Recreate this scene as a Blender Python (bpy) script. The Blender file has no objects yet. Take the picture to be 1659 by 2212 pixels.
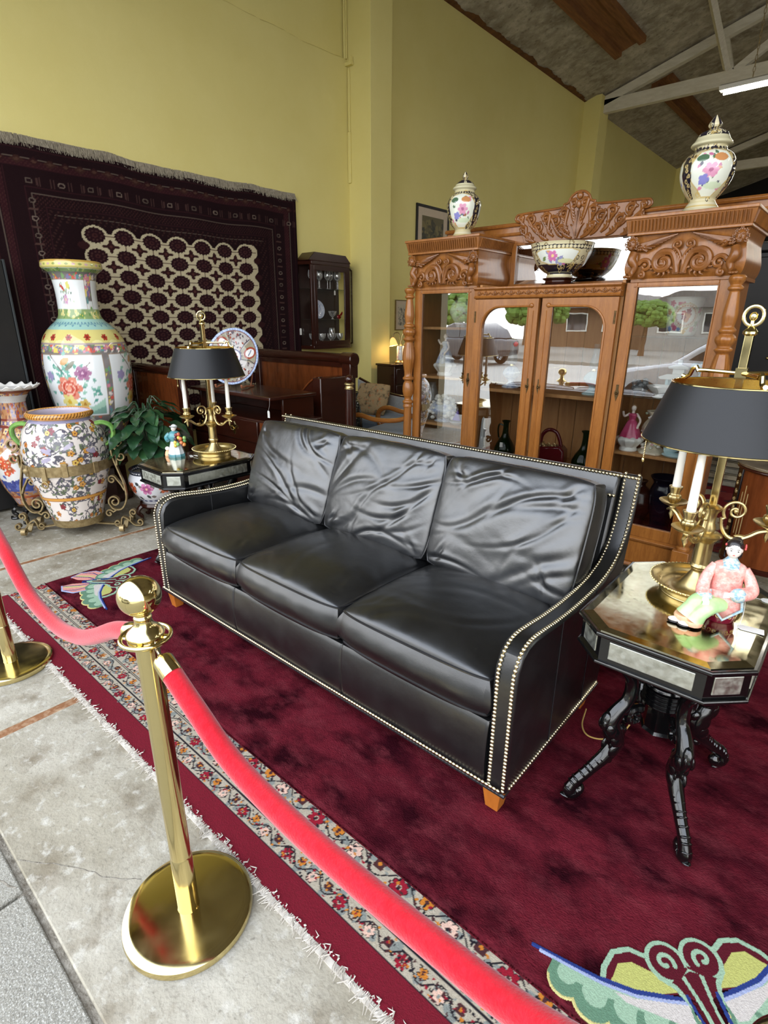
import bpy, math, random
import numpy as np
from math import pi, sin, cos, radians, sqrt, atan2
from mathutils import Vector, Matrix, noise as mnoise

C = bpy.context.scene.collection
SC = bpy.context.scene
rnd = random.Random(7)

# ---------------------------------------------------------------- camera, world, lights, exposure
cam_d = bpy.data.cameras.new('camera')
cam = bpy.data.objects.new('camera', cam_d)
C.objects.link(cam)
SC.camera = cam
FPX, YAW, PITCH, ROLL = 1180.0, radians(49.0), radians(19.4), radians(0.35)
_f = Vector((-cos(YAW) * cos(PITCH), sin(YAW) * cos(PITCH), -sin(PITCH)))
_r = _f.cross(Vector((0, 0, 1))).normalized()
_u = _r.cross(_f)
_R = cos(ROLL) * _r + sin(ROLL) * _u
_U = -sin(ROLL) * _r + cos(ROLL) * _u
cam.matrix_world = Matrix(((_R.x, _U.x, -_f.x, 0), (_R.y, _U.y, -_f.y, 0), (_R.z, _U.z, -_f.z, 1.5), (0, 0, 0, 1)))
cam_d.sensor_fit = 'VERTICAL'
cam_d.sensor_height = 36.0
cam_d.lens = 36.0 * FPX / 2212.0
cam_d.clip_start = 0.03
cam_d.clip_end = 300

world = bpy.data.worlds.new('sky')
SC.world = world
world.use_nodes = True
wn = world.node_tree
wn.nodes.clear()
w_out = wn.nodes.new('ShaderNodeOutputWorld')
w_bg = wn.nodes.new('ShaderNodeBackground')
w_tc = wn.nodes.new('ShaderNodeTexCoord')
w_sep = wn.nodes.new('ShaderNodeSeparateXYZ')
w_ramp = wn.nodes.new('ShaderNodeValToRGB')
wn.links.new(w_tc.outputs['Generated'], w_sep.inputs[0])
wn.links.new(w_sep.outputs['Z'], w_ramp.inputs['Fac'])
w_ramp.color_ramp.elements[0].color = (0.96, 0.96, 0.95, 1)
w_ramp.color_ramp.elements[1].color = (0.74, 0.84, 1.0, 1)
wn.links.new(w_ramp.outputs[0], w_bg.inputs['Color'])
w_bg.inputs['Strength'].default_value = 3.1
wn.links.new(w_bg.outputs[0], w_out.inputs['Surface'])

# daylight portal across the open shop front
pl = bpy.data.lights.new('shop_front_portal', 'AREA')
pl.shape = 'RECTANGLE'
pl.size, pl.size_y = 13.4, 4.3
pl.cycles.is_portal = True
po = bpy.data.objects.new('shop_front_portal', pl)
po.location = (2.05, 0.05, 2.15)
po.rotation_euler = (radians(90), 0, 0)
C.objects.link(po)

SC.view_settings.view_transform = 'Standard'
SC.view_settings.look = 'None'
SC.view_settings.gamma = 1.0
SC.view_settings.use_curve_mapping = False
SC.view_settings.exposure = 0.62
SC.cycles.use_denoising = True
SC.cycles.max_bounces = 10
SC.cycles.transparent_max_bounces = 16
SC.cycles.sample_clamp_indirect = 6.0
SC.cycles.caustics_reflective = False
SC.cycles.caustics_refractive = False

# ---------------------------------------------------------------- helpers
def S(r, g=None, b=None):
    if g is None:
        r, g, b = r
    def c(x):
        x /= 255.0
        return x / 12.92 if x <= 0.04045 else ((x + 0.055) / 1.055) ** 2.4
    return (c(r), c(g), c(b), 1.0)

def SN(r, g, b):
    return np.array(S(r, g, b)[:3])

_mats = {}
def mat(name, col, rough=0.5, metal=0.0, n=None, bump=None, coat=0.0, spec=0.5, trans=0.0, ior=1.45, emit=None, alpha=1.0,
        rough_n=None, sheen=0.0, attr=None, stretch=(1, 1, 1), coords='Object', bump2=None, wave=None):
    """principled material; n=(scale, colour2, contrast) mixes a second colour by noise; bump=(scale, strength)"""
    m = bpy.data.materials.new(name)
    m.use_nodes = True
    nt = m.node_tree
    p = nt.nodes['Principled BSDF']
    p.inputs['Base Color'].default_value = col
    p.inputs['Roughness'].default_value = rough
    p.inputs['Metallic'].default_value = metal
    p.inputs['Coat Weight'].default_value = coat
    p.inputs['Coat Roughness'].default_value = 0.08
    p.inputs['Specular IOR Level'].default_value = spec
    p.inputs['Transmission Weight'].default_value = trans
    p.inputs['IOR'].default_value = ior
    p.inputs['Sheen Weight'].default_value = sheen
    if emit:
        p.inputs['Emission Color'].default_value = emit[0]
        p.inputs['Emission Strength'].default_value = emit[1]
    tc = nt.nodes.new('ShaderNodeTexCoord')
    mp = nt.nodes.new('ShaderNodeMapping')
    mp.inputs['Scale'].default_value = stretch
    nt.links.new(tc.outputs[coords], mp.inputs[0])
    src = None
    if attr:
        a = nt.nodes.new('ShaderNodeAttribute')
        a.attribute_name = attr
        src = a.outputs['Color']
        nt.links.new(src, p.inputs['Base Color'])
    if n:
        items = n if isinstance(n, list) else [n]
        for it in items:
            sc, c2, con = it[:3]
            nz = nt.nodes.new('ShaderNodeTexNoise')
            nz.inputs['Scale'].default_value = sc
            nz.inputs['Detail'].default_value = 6
            nz.inputs['Roughness'].default_value = 0.6
            nt.links.new(mp.outputs[0], nz.inputs['Vector'])
            rp = nt.nodes.new('ShaderNodeValToRGB')
            mid = it[3] if len(it) > 3 else 0.5
            rp.color_ramp.elements[0].position = max(0, mid - con)
            rp.color_ramp.elements[1].position = min(1, mid + con)
            nt.links.new(nz.outputs['Fac'], rp.inputs[0])
            mx = nt.nodes.new('ShaderNodeMix')
            mx.data_type = 'RGBA'
            nt.links.new(rp.outputs[0], mx.inputs[0])
            if src is None:
                mx.inputs[6].default_value = col
            else:
                nt.links.new(src, mx.inputs[6])
            mx.inputs[7].default_value = c2
            if len(it) > 4:
                mu = nt.nodes.new('ShaderNodeMath')
                mu.operation = 'MULTIPLY'
                mu.inputs[1].default_value = it[4]
                nt.links.new(rp.outputs[0], mu.inputs[0])
                nt.links.new(mu.outputs[0], mx.inputs[0])
            src = mx.outputs[2]
        nt.links.new(src, p.inputs['Base Color'])
    if rough_n:
        nz = nt.nodes.new('ShaderNodeTexNoise')
        nz.inputs['Scale'].default_value = rough_n[0]
        nz.inputs['Detail'].default_value = 5
        nt.links.new(mp.outputs[0], nz.inputs['Vector'])
        mr = nt.nodes.new('ShaderNodeMapRange')
        mr.inputs[3].default_value = rough_n[1]
        mr.inputs[4].default_value = rough_n[2]
        mr.inputs[1].default_value = 0.3
        mr.inputs[2].default_value = 0.7
        nt.links.new(nz.outputs['Fac'], mr.inputs[0])
        nt.links.new(mr.outputs[0], p.inputs['Roughness'])
    last = None
    for b in (bump, bump2):
        if b:
            nz = nt.nodes.new('ShaderNodeTexNoise')
            nz.inputs['Scale'].default_value = b[0]
            nz.inputs['Detail'].default_value = 5
            nt.links.new(mp.outputs[0], nz.inputs['Vector'])
            bp = nt.nodes.new('ShaderNodeBump')
            bp.inputs['Strength'].default_value = b[1]
            bp.inputs['Distance'].default_value = b[2] if len(b) > 2 else 0.01
            nt.links.new(nz.outputs['Fac'], bp.inputs['Height'])
            if last:
                nt.links.new(last.outputs[0], bp.inputs['Normal'])
            last = bp
    if last:
        nt.links.new(last.outputs[0], p.inputs['Normal'])
    return m

def glass_pane(name, refl, tint=(1, 1, 1, 1), wav=0.0):
    """old flat glass: part mirror reflection, part clear"""
    m = bpy.data.materials.new(name)
    m.use_nodes = True
    nt = m.node_tree
    nt.nodes.clear()
    out = nt.nodes.new('ShaderNodeOutputMaterial')
    tr = nt.nodes.new('ShaderNodeBsdfTransparent')
    tr.inputs[0].default_value = tint
    gl = nt.nodes.new('ShaderNodeBsdfGlossy')
    gl.inputs['Roughness'].default_value = 0.0
    fr = nt.nodes.new('ShaderNodeFresnel')
    geo = nt.nodes.new('ShaderNodeNewGeometry')
    im = nt.nodes.new('ShaderNodeMapRange')      # same reflectance on both faces of the thin pane
    im.inputs[3].default_value = 1.5
    im.inputs[4].default_value = 1 / 1.5
    nt.links.new(geo.outputs['Backfacing'], im.inputs[0])
    nt.links.new(im.outputs[0], fr.inputs[0])
    mr = nt.nodes.new('ShaderNodeMapRange')
    mr.inputs[1].default_value = 0.04
    mr.inputs[2].default_value = 1.0
    mr.inputs[3].default_value = refl
    mr.inputs[4].default_value = 1.0
    mx = nt.nodes.new('ShaderNodeMixShader')
    nt.links.new(fr.outputs[0], mr.inputs[0])
    nt.links.new(mr.outputs[0], mx.inputs[0])
    nt.links.new(tr.outputs[0], mx.inputs[1])
    nt.links.new(gl.outputs[0], mx.inputs[2])
    nt.links.new(mx.outputs[0], out.inputs[0])
    if wav:
        tc = nt.nodes.new('ShaderNodeTexCoord')
        nz = nt.nodes.new('ShaderNodeTexNoise')
        nz.inputs['Scale'].default_value = 7.0
        nt.links.new(tc.outputs['Object'], nz.inputs['Vector'])
        bp = nt.nodes.new('ShaderNodeBump')
        bp.inputs['Strength'].default_value = wav
        bp.inputs['Distance'].default_value = 0.002
        nt.links.new(nz.outputs['Fac'], bp.inputs['Height'])
        nt.links.new(bp.outputs[0], gl.inputs['Normal'])
    return m

class MB:
    def __init__(s):
        s.v = []
        s.f = []
        s.n = 0
    def add(s, V, F):
        V = np.asarray(V, float).reshape(-1, 3)
        s.v.append(V)
        o = s.n
        s.f += [tuple(int(i) + o for i in q) for q in F]
        s.n += len(V)
        return s
    def box(s, x0, x1, y0, y1, z0, z1):
        V = [(x0, y0, z0), (x1, y0, z0), (x1, y1, z0), (x0, y1, z0), (x0, y0, z1), (x1, y0, z1), (x1, y1, z1), (x0, y1, z1)]
        return s.add(V, [(3, 2, 1, 0), (4, 5, 6, 7), (0, 1, 5, 4), (1, 2, 6, 5), (2, 3, 7, 6), (3, 0, 4, 7)])
    def grid(s, P, wrap=False, wrapv=False):
        """P: (nu, nv, 3) array"""
        P = np.asarray(P, float)
        nu, nv = P.shape[:2]
        I = np.arange(nu * nv).reshape(nu, nv)
        A = I if not wrap else np.vstack([I, I[:1]])
        if wrapv:
            A = np.hstack([A, A[:, :1]])
        a, b, c, d = A[:-1, :-1], A[1:, :-1], A[1:, 1:], A[:-1, 1:]
        F = np.stack([a, b, c, d], -1).reshape(-1, 4) + s.n
        s.v.append(P.reshape(-1, 3))
        s.f += F.tolist()
        s.n += nu * nv
        return s
    def lathe(s, prof, n=32, c=(0, 0, 0), cap=True, lobes=None):
        prof = np.array(prof, float)
        t = np.linspace(0, 2 * pi, n, endpoint=False)
        r, z = prof[:, 0], prof[:, 1]
        k = np.ones(n) if lobes is None else 1 + lobes[1] * np.cos(lobes[0] * t)
        P = np.stack([np.outer(np.cos(t) * k, r) + c[0], np.outer(np.sin(t) * k, r) + c[1], np.tile(z, (n, 1)) + c[2]], -1)
        o = s.n
        s.grid(P, wrap=True)
        m = len(prof)
        if cap:
            if r[0] > 1e-5:
                s.f.append([o + i * m for i in range(n)][::-1])
            if r[-1] > 1e-5:
                s.f.append([o + i * m + m - 1 for i in range(n)])
        return s
    def tube(s, path, r, n=8, cap=True, flat=1.0, closed=False, up=None):
        P = np.array(path, float)
        m = len(P)
        r = np.full(m, r) if np.isscalar(r) else np.array(r, float)
        if closed:
            T = np.roll(P, -1, 0) - np.roll(P, 1, 0)
        else:
            T = np.gradient(P, axis=0)
        T /= np.linalg.norm(T, axis=1)[:, None] + 1e-12
        ref = np.array(up if up is not None else (0, 0, 1.0), float)
        if up is None and abs(T[0] @ ref) > 0.9:
            ref = np.array((1.0, 0, 0))
        N = np.zeros_like(P)
        a = ref - T[0] * (ref @ T[0])
        a /= np.linalg.norm(a) + 1e-12
        for i in range(m):
            if up is not None:
                a = ref - T[i] * (ref @ T[i])
            else:
                a = a - T[i] * (a @ T[i])
            a = a / (np.linalg.norm(a) + 1e-12)
            N[i] = a
        B = np.cross(T, N)
        t = np.linspace(0, 2 * pi, n, endpoint=False)
        G = P[:, None, :] + (np.cos(t)[None, :, None] * N[:, None, :] * flat + np.sin(t)[None, :, None] * B[:, None, :]) * r[:, None, None]
        o = s.n
        s.grid(G, wrap=closed, wrapv=True)
        if cap and not closed:
            s.f.append([o + j for j in range(n)][::-1])
            s.f.append([o + (m - 1) * n + j for j in range(n)])
        return s
    def prism(s, poly, a, b, axis='y'):
        """extrude 2d polygon between a and b along axis"""
        n = len(poly)
        def q(p, d):
            return {'y': (p[0], d, p[1]), 'x': (d, p[0], p[1]), 'z': (p[0], p[1], d)}[axis]
        V = [q(p, a) for p in poly] + [q(p, b) for p in poly]
        F = [tuple(range(n)), tuple(range(2 * n - 1, n - 1, -1))]
        F += [(i, n + i, n + (i + 1) % n, (i + 1) % n) for i in range(n)]
        return s.add(V, F)
    def sphere(s, c, r, sc=(1, 1, 1), nu=12, nv=8):
        t = np.linspace(0, pi, nv + 1)
        o = s.n
        p = [(sin(a) * r, -cos(a) * r) for a in t]
        s.lathe(p, nu, (0, 0, 0), cap=False)
        s.v[-1] = s.v[-1] * np.array(sc) + np.array(c)
        return s
    def xform(s, M):
        M = np.array(M)
        s.v = [np.c_[V, np.ones(len(V))] @ M.T[:, :3] for V in s.v]
        return s
    def join(s, o, M=None):
        V = np.vstack(o.v)
        if M is not None:
            V = np.c_[V, np.ones(len(V))] @ np.array(M).T[:, :3]
        return s.add(V, o.f)
    def verts(s):
        return np.vstack(s.v) if s.v else np.zeros((0, 3))

def mesh_of(name, mb, m, smooth=True, angle=38, col=None):
    me = bpy.data.meshes.new(name)
    V = mb.verts()
    me.from_pydata(V.tolist(), [], mb.f)
    import bmesh
    bm = bmesh.new()
    bm.from_mesh(me)
    bmesh.ops.recalc_face_normals(bm, faces=bm.faces)
    bm.to_mesh(me)
    bm.free()
    if col is not None:
        a = me.color_attributes.new('Col', 'FLOAT_COLOR', 'POINT')
        cc = np.ones((len(V), 4), np.float32)
        cc[:, :3] = col
        a.data.foreach_set('color', cc.ravel())
    if smooth:
        me.polygons.foreach_set('use_smooth', [True] * len(me.polygons))
        if angle < 180:
            me.set_sharp_from_angle(angle=radians(angle))
    me.materials.append(m)
    me.update()
    return me

def obj(name, mb, m, parent=None, loc=(0, 0, 0), rot=0, smooth=True, angle=38, bevel=0, col=None, sub=0, label=None, kind=None):
    me = mb if isinstance(mb, bpy.types.Mesh) else mesh_of(name, mb, m, smooth, angle, col)
    o = bpy.data.objects.new(name, me)
    C.objects.link(o)
    o.location = loc
    o.rotation_euler = rot if isinstance(rot, tuple) else (0, 0, rot)
    if parent is not None:
        o.parent = parent
    if bevel:
        b = o.modifiers.new('bevel', 'BEVEL')
        b.width = bevel
        b.segments = 2
        b.limit_method = 'ANGLE'
        b.angle_limit = radians(50)
    if sub:
        b = o.modifiers.new('sub', 'SUBSURF')
        b.levels = b.render_levels = sub
    if label:
        o['label'] = label
    if kind:
        o['kind'] = kind
    return o

def thing(name, label, cat, loc=(0, 0, 0), rot=0, group=None):
    o = bpy.data.objects.new(name, None)
    o.empty_display_size = 0.05
    C.objects.link(o)
    o.location = loc
    o.rotation_euler = rot if isinstance(rot, tuple) else (0, 0, rot)
    return tag(o, label, cat, group)

def tag(o, label, cat, group=None, kind=None):
    o['label'] = label
    o['category'] = cat
    if group:
        o['group'] = group
    if kind:
        o['kind'] = kind
    return o

def struct(name, mb, m, parent=None, **k):
    o = obj(name, mb, m, parent, **k)
    if parent is None:
        o['kind'] = 'structure'
    return o

def kids(o):
    return [c for c in bpy.data.objects if c.parent == o]

def dup(root, loc, rot=0, label=None, group=None, scale=None):
    def cp(o, par):
        c = o.copy()
        C.objects.link(c)
        if par is not None:
            c.parent = par
        for ch in kids(o):
            cp(ch, c)
        return c
    ks = kids(root)
    r = root.copy()
    C.objects.link(r)
    for ch in ks:
        cp(ch, r)
    r.location = loc
    r.rotation_euler = rot if isinstance(rot, tuple) else (0, 0, rot)
    if scale:
        r.scale = (scale,) * 3
    if label:
        r['label'] = label
    if group:
        r['group'] = group
    return r

def bez(pts, n=40):
    """Catmull-Rom through points"""
    P = np.array(pts, float)
    P = np.vstack([2 * P[0] - P[1], P, 2 * P[-1] - P[-2]])
    m = len(P) - 3
    out = []
    for k in range(n + 1):
        u = k / n * m
        i = min(int(u), m - 1)
        t = u - i
        a, b, c, d = P[i:i + 4]
        out.append(0.5 * ((2 * b) + (c - a) * t + (2 * a - 5 * b + 4 * c - d) * t * t + (3 * b - a - 3 * c + d) * t ** 3))
    return np.array(out)

def spiral(c, r0, a0, turns, n=36, shrink=0.12):
    """2d spiral points starting at radius r0, angle a0, shrinking inward"""
    t = np.linspace(0, 1, n)
    a = a0 + turns * 2 * pi * t
    r = r0 * (1 - (1 - shrink) * t)
    return np.stack([c[0] + r * np.cos(a), c[1] + r * np.sin(a)], -1)

def plane3(p2, axis, d):
    p2 = np.asarray(p2)
    if axis == 'y':
        return np.c_[p2[:, 0], np.full(len(p2), d), p2[:, 1]]
    if axis == 'x':
        return np.c_[np.full(len(p2), d), p2[:, 0], p2[:, 1]]
    return np.c_[p2, np.full(len(p2), d)]

class Paint:
    """colours the vertices of a dense surface in its own metric coordinates (a, b)"""
    def __init__(s, A, B, base):
        s.A, s.B = np.asarray(A).ravel(), np.asarray(B).ravel()
        s.c = np.tile(np.asarray(base, float)[:3], (len(s.A), 1))
    def near(s, x, y, r):
        return np.where((np.abs(s.A - x) < r) & (np.abs(s.B - y) < r))[0]
    def rect(s, a0, a1, b0, b1, col):
        s.c[(s.A > a0) & (s.A < a1) & (s.B > b0) & (s.B < b1)] = col
    def band(s, b0, b1, col):
        s.c[(s.B > b0) & (s.B < b1)] = col
    def disc(s, x, y, r, col, ry=None, rot=0):
        ry = ry or r
        i = s.near(x, y, max(r, ry))
        dx, dy = s.A[i] - x, s.B[i] - y
        if rot:
            dx, dy = dx * cos(rot) + dy * sin(rot), -dx * sin(rot) + dy * cos(rot)
        s.c[i[(dx / r) ** 2 + (dy / ry) ** 2 < 1]] = col
    def flower(s, x, y, r, col, n=5, core=None, edge=None, rot=0.0):
        i = s.near(x, y, r)
        dx, dy = s.A[i] - x, s.B[i] - y
        d = np.hypot(dx, dy)
        th = np.arctan2(dy, dx) + rot
        lim = r * (0.58 + 0.42 * np.abs(np.cos(n * th / 2)) ** 0.6)
        if edge is not None:
            s.c[i[d < lim]] = edge
            s.c[i[d < lim * 0.8]] = col
        else:
            s.c[i[d < lim]] = col
        if core is not None:
            s.c[i[d < r * 0.28]] = core
    def leaf(s, x, y, L, ang, col):
        i = s.near(x + L / 2 * cos(ang), y + L / 2 * sin(ang), L * 0.7)
        dx, dy = s.A[i] - x, s.B[i] - y
        u = (dx * cos(ang) + dy * sin(ang)) / L
        w = (-dx * sin(ang) + dy * cos(ang)) / L
        s.c[i[(u > 0) & (u < 1) & (np.abs(w) < 0.28 * np.sin(pi * np.clip(u, 0, 1)))]] = col
    def line(s, pts, w, col):
        for (x0, y0), (x1, y1) in zip(pts[:-1], pts[1:]):
            L = math.hypot(x1 - x0, y1 - y0) + 1e-9
            i = s.near((x0 + x1) / 2, (y0 + y1) / 2, L / 2 + w)
            t = np.clip(((s.A[i] - x0) * (x1 - x0) + (s.B[i] - y0) * (y1 - y0)) / L ** 2, 0, 1)
            d = np.hypot(s.A[i] - x0 - t * (x1 - x0), s.B[i] - y0 - t * (y1 - y0))
            s.c[i[d < w]] = col
    def poly(s, pts, col):
        P = np.array(pts, float)
        i = np.where((s.A >= P[:, 0].min()) & (s.A <= P[:, 0].max()) & (s.B >= P[:, 1].min()) & (s.B <= P[:, 1].max()))[0]
        x, y = s.A[i], s.B[i]
        ins = np.zeros(len(i), bool)
        n = len(P)
        for k in range(n):
            (x0, y0), (x1, y1) = P[k], P[(k + 1) % n]
            c = ((y0 > y) != (y1 > y)) & (x < (x1 - x0) * (y - y0) / (y1 - y0 + 1e-12) + x0)
            ins ^= c
        s.c[i[ins]] = col
        return i[ins]

def smooth_prof(prof, n=90):
    p = bez([(a, b, 0) for a, b in prof], n)[:, :2]
    p[:, 0] = np.maximum(p[:, 0], 0.0005)
    return p

def lathe_painted(prof, nu, base, start=0.0):
    """lathe with seam turned away; returns builder and Paint in (arc length at mean radius... , height)"""
    prof = np.asarray(prof, float)
    t = np.linspace(0, 2 * pi, nu + 1) + start
    P = np.stack([np.outer(np.cos(t), prof[:, 0]), np.outer(np.sin(t), prof[:, 0]), np.tile(prof[:, 1], (nu + 1, 1))], -1)
    mb = MB()
    mb.grid(P)
    A = np.outer(t - start - pi, np.maximum(prof[:, 0], 0.01))
    B = np.tile(prof[:, 1], (nu + 1, 1))
    pt = Paint(A, B, base)
    pt.T = np.repeat(t - start - pi, len(prof))
    return mb, pt

# ---------------------------------------------------------------- shared materials
M_brass = mat('brass', S(222, 204, 146), 0.14, 1.0, rough_n=(14, 0.07, 0.2))
M_brass_dull = mat('antique_brass', S(196, 176, 126), 0.32, 1.0, rough_n=(40, 0.26, 0.42))
M_black_lacquer = mat('black_lacquer', S(9, 9, 10), 0.16, 0, coat=0.6, bump=(60, 0.05))
M_leather = mat('black_leather', (0.0045, 0.0047, 0.0052, 1), 0.36, 0, spec=1.0, ior=1.5, bump=(420, 0.10, 0.002), bump2=(6, 0.15, 0.02), rough_n=(9, 0.28, 0.40))
M_mahog = mat('mahogany', S(56, 23, 13), 0.22, 0, n=(5, S(38, 15, 9), 0.3), coat=0.35, stretch=(1, 1, 6))
M_mahog_l = mat('figured_mahogany', S(118, 62, 29), 0.22, 0, n=(4, S(78, 37, 17), 0.22), coat=0.4, stretch=(5, 5, 1))
M_oak = mat('golden_oak', S(164, 106, 48), 0.30, 0, n=[(9, S(132, 80, 33), 0.22), (60, S(106, 60, 25), 0.2, 0.62, 0.5)], coat=0.25, stretch=(5, 5, 0.7), bump=(50, 0.05))
M_oak_carve = mat('carved_oak', S(144, 90, 40), 0.32, 0, n=(12, S(106, 62, 27), 0.25), coat=0.25)
M_oak_in = mat('oak_inside', S(198, 146, 92), 0.5, 0, n=(7, S(164, 112, 64), 0.25), stretch=(6, 6, 0.6))
M_porc = mat('white_porcelain', S(226, 224, 218), 0.12, 0, coat=0.5)
M_vc = mat('painted_porcelain', (1, 1, 1, 1), 0.12, 0, attr='Col', coat=0.5)
M_pile = mat('rug_pile', (1, 1, 1, 1), 0.95, 0, attr='Col', n=(160, S(40, 26, 22), 0.25, 0.6, 0.35), bump=(300, 0.5, 0.004), spec=0.1)
M_candle = mat('candle_white', S(240, 236, 226), 0.4, 0, n=(9, S(228, 222, 208), 0.3))
M_paper = mat('paper_tag', S(236, 234, 228), 0.7, 0, n=(30, S(222, 220, 214), 0.3))
M_gold_in = mat('gold_lining', S(226, 186, 96), 0.3, 1.0, rough_n=(20, 0.22, 0.36))
M_iron = mat('gilded_iron', S(178, 158, 116), 0.42, 0.6, n=(30, S(130, 110, 74), 0.2), bump=(60, 0.1))
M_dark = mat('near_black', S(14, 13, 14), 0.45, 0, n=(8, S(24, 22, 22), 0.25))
# ---------------------------------------------------------------- setting
M_wall = mat('yellow_wall', S(234, 222, 150), 0.8, 0, n=[(1.2, S(226, 212, 134), 0.25), (14, S(228, 216, 142), 0.3, 0.5, 0.5)], bump=(7, 0.12, 0.02), bump2=(120, 0.12, 0.004), spec=0.25)
M_conc = mat('worn_concrete', S(160, 153, 136), 0.75, 0, n=[(1.7, S(132, 124, 106), 0.14), (0.9, S(184, 178, 164), 0.08, 0.58, 0.9), (7, S(112, 100, 80), 0.10, 0.62, 0.8), (22, S(200, 196, 186), 0.07, 0.62, 0.6), (70, S(104, 98, 86), 0.10, 0.66, 0.7)],
             bump=(26, 0.5, 0.008), bump2=(110, 0.45, 0.004), spec=0.3)
M_walk = mat('aggregate_sidewalk', S(140, 137, 127), 0.85, 0, n=[(120, S(120, 116, 106), 0.13, 0.56), (230, S(214, 212, 205), 0.1, 0.6, 0.8), (1.6, S(150, 144, 130), 0.2, 0.6, 0.4)],
             bump=(120, 0.8, 0.006), spec=0.2)
M_dirt = mat('joint_dirt', S(92, 84, 72), 0.95, 0, n=(40, S(150, 144, 132), 0.2), bump=(90, 0.9, 0.01))
M_filler = mat('brown_joint_filler', S(128, 84, 50), 0.8, 0, n=(18, S(176, 150, 120), 0.12, 0.58), bump=(60, 0.5, 0.004))
M_roof = mat('whitewashed_roof_board', S(184, 176, 158), 0.9, 0, n=[(2.2, S(132, 122, 104), 0.2), (7, S(212, 206, 192), 0.14, 0.58, 0.7), (16, S(84, 72, 58), 0.1, 0.66, 0.8)], bump=(20, 0.3))
M_roofwood = mat('bare_roof_wood', S(150, 100, 54), 0.7, 0, n=(5, S(104, 64, 32), 0.25), stretch=(8, 0.6, 1))
M_truss = mat('painted_truss', S(228, 222, 206), 0.7, 0, n=(6, S(204, 196, 176), 0.25), stretch=(1, 4, 4))
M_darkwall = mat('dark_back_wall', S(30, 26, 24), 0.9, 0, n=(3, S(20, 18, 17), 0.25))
M_plain = mat('side_wall_paint', S(150, 140, 112), 0.85, 0, n=(2, S(134, 124, 98), 0.25))

# interior slab in cast bays split by brown filler strips
fl = MB()
for x0, x1 in ((-5.8, -3.895), (-3.855, -2.225), (-2.18, 0.4), (0.43, 9.0)):
    fl.box(x0, x1, 0.178, 24, -0.2, 0)
floor = struct('floor', fl, M_conc, bevel=0.004)
jf = MB()
for x0, x1 in ((-3.895, -3.855), (-2.225, -2.18), (0.4, 0.43)):
    jf.box(x0, x1, 0.178, 24, -0.2, -0.003)
obj('joint_filler', jf, M_filler, floor)
sw = MB()
for x0, x1 in ((-9, -3.02), (-3.0, -1.46), (-1.45, 0.1), (0.11, 3), (3.01, 9)):
    sw.box(x0, x1, -3.0, 0.162, -0.2, -0.004)
walk = struct('floor_sidewalk', sw, M_walk, bevel=0.006)
gut = MB()
gx = np.linspace(-9, 9, 500)
gy = np.linspace(0.145, 0.2, 8)
Z = np.array([[-0.012 + 0.010 * mnoise.noise((x * 9, y * 40, 0)) for y in gy] for x in gx])
gut.grid(np.stack([np.repeat(gx[:, None], 8, 1), np.tile(gy, (500, 1)), Z], -1))
struct('trim_1', gut, M_dirt)['label'] = 'dirty joint between the floor and the pavement'

def crack(par, pts, z, w=0.0016):
    q = []
    for i, (a, b) in enumerate(zip(pts[:-1], pts[1:])):
        for t in np.linspace(0, 1, 14)[:-1]:
            x, y = a[0] + (b[0] - a[0]) * t, a[1] + (b[1] - a[1]) * t
            q.append((x + 0.006 * mnoise.noise((x * 31, y * 31, 1)), y + 0.006 * mnoise.noise((x * 31, y * 31, 7)), z))
    obj('crack', MB().tube(q, w, 4, flat=0.4), M_dirt, par)
crack(floor, [(-1.573, 0.184), (-1.50, 0.232), (-1.42, 0.286), (-1.30, 0.345), (-1.24, 0.40)], 0.0)
crack(walk, [(-1.60, 0.10), (-1.475, 0.158)], -0.004, 0.003)
wl = MB()
wl.box(-5.7, -5.36, 0.1, 5.45, 4.0, 7.0)
wl.box(-5.7, -5.3, 5.44, 24, 0, 7.0)
wall_left = struct('wall_left', wl, M_wall)
# thicker lower render coat with an uneven top ledge
ys = np.linspace(0.1, 5.43, 90)
ztop = [4.28 + 0.02 * mnoise.noise((y * 2.3, 1.5, 0)) + 0.008 * mnoise.noise((y * 17, 4.5, 0)) for y in ys]
lw = MB()
P = np.zeros((90, 5, 3))
for i, y in enumerate(ys):
    P[i] = [(-5.3, y, 0), (-5.3, y, 2), (-5.3, y, ztop[i] - 0.06), (-5.312, y, ztop[i]), (-5.37, y, ztop[i] + 0.035)]
lw.grid(P)
obj('lower_render_coat', lw, M_wall, wall_left)
struct('wall_pilaster', MB().box(-5.5, -4.95, 5.42, 5.79, 0, 5.55), M_wall, bevel=0.006)
struct('wall_pilaster', MB().box(-5.5, -4.97, 11.85, 12.25, 0, 5.5), M_wall, bevel=0.006)
struct('wall_pilaster', MB().box(-5.5, -4.97, 18.2, 18.6, 0, 5.5), M_wall, bevel=0.006)
rp = MB()
for (a, b, w) in ((2.95, 4.0, 0.0), ):
    rp.box(-4.965, -4.935, 5.405, 5.42, 9, 9.001)
struct('wall_front', MB().box(-5.7, 9, 0.06, 0.2, 4.3, 8).box(-5.7, -4.65, 0.06, 0.2, 0, 4.35), M_plain)
struct('wall_right', MB().box(8.8, 9.0, 0, 24, 0, 7), M_plain)
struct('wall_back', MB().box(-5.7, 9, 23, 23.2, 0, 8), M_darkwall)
cl = MB()
def roofz(x):
    return 5.43 + 0.29 * (x + 5.3) if x < 2 else 5.43 + 0.29 * (7.3) - 0.29 * (x - 2)
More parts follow.
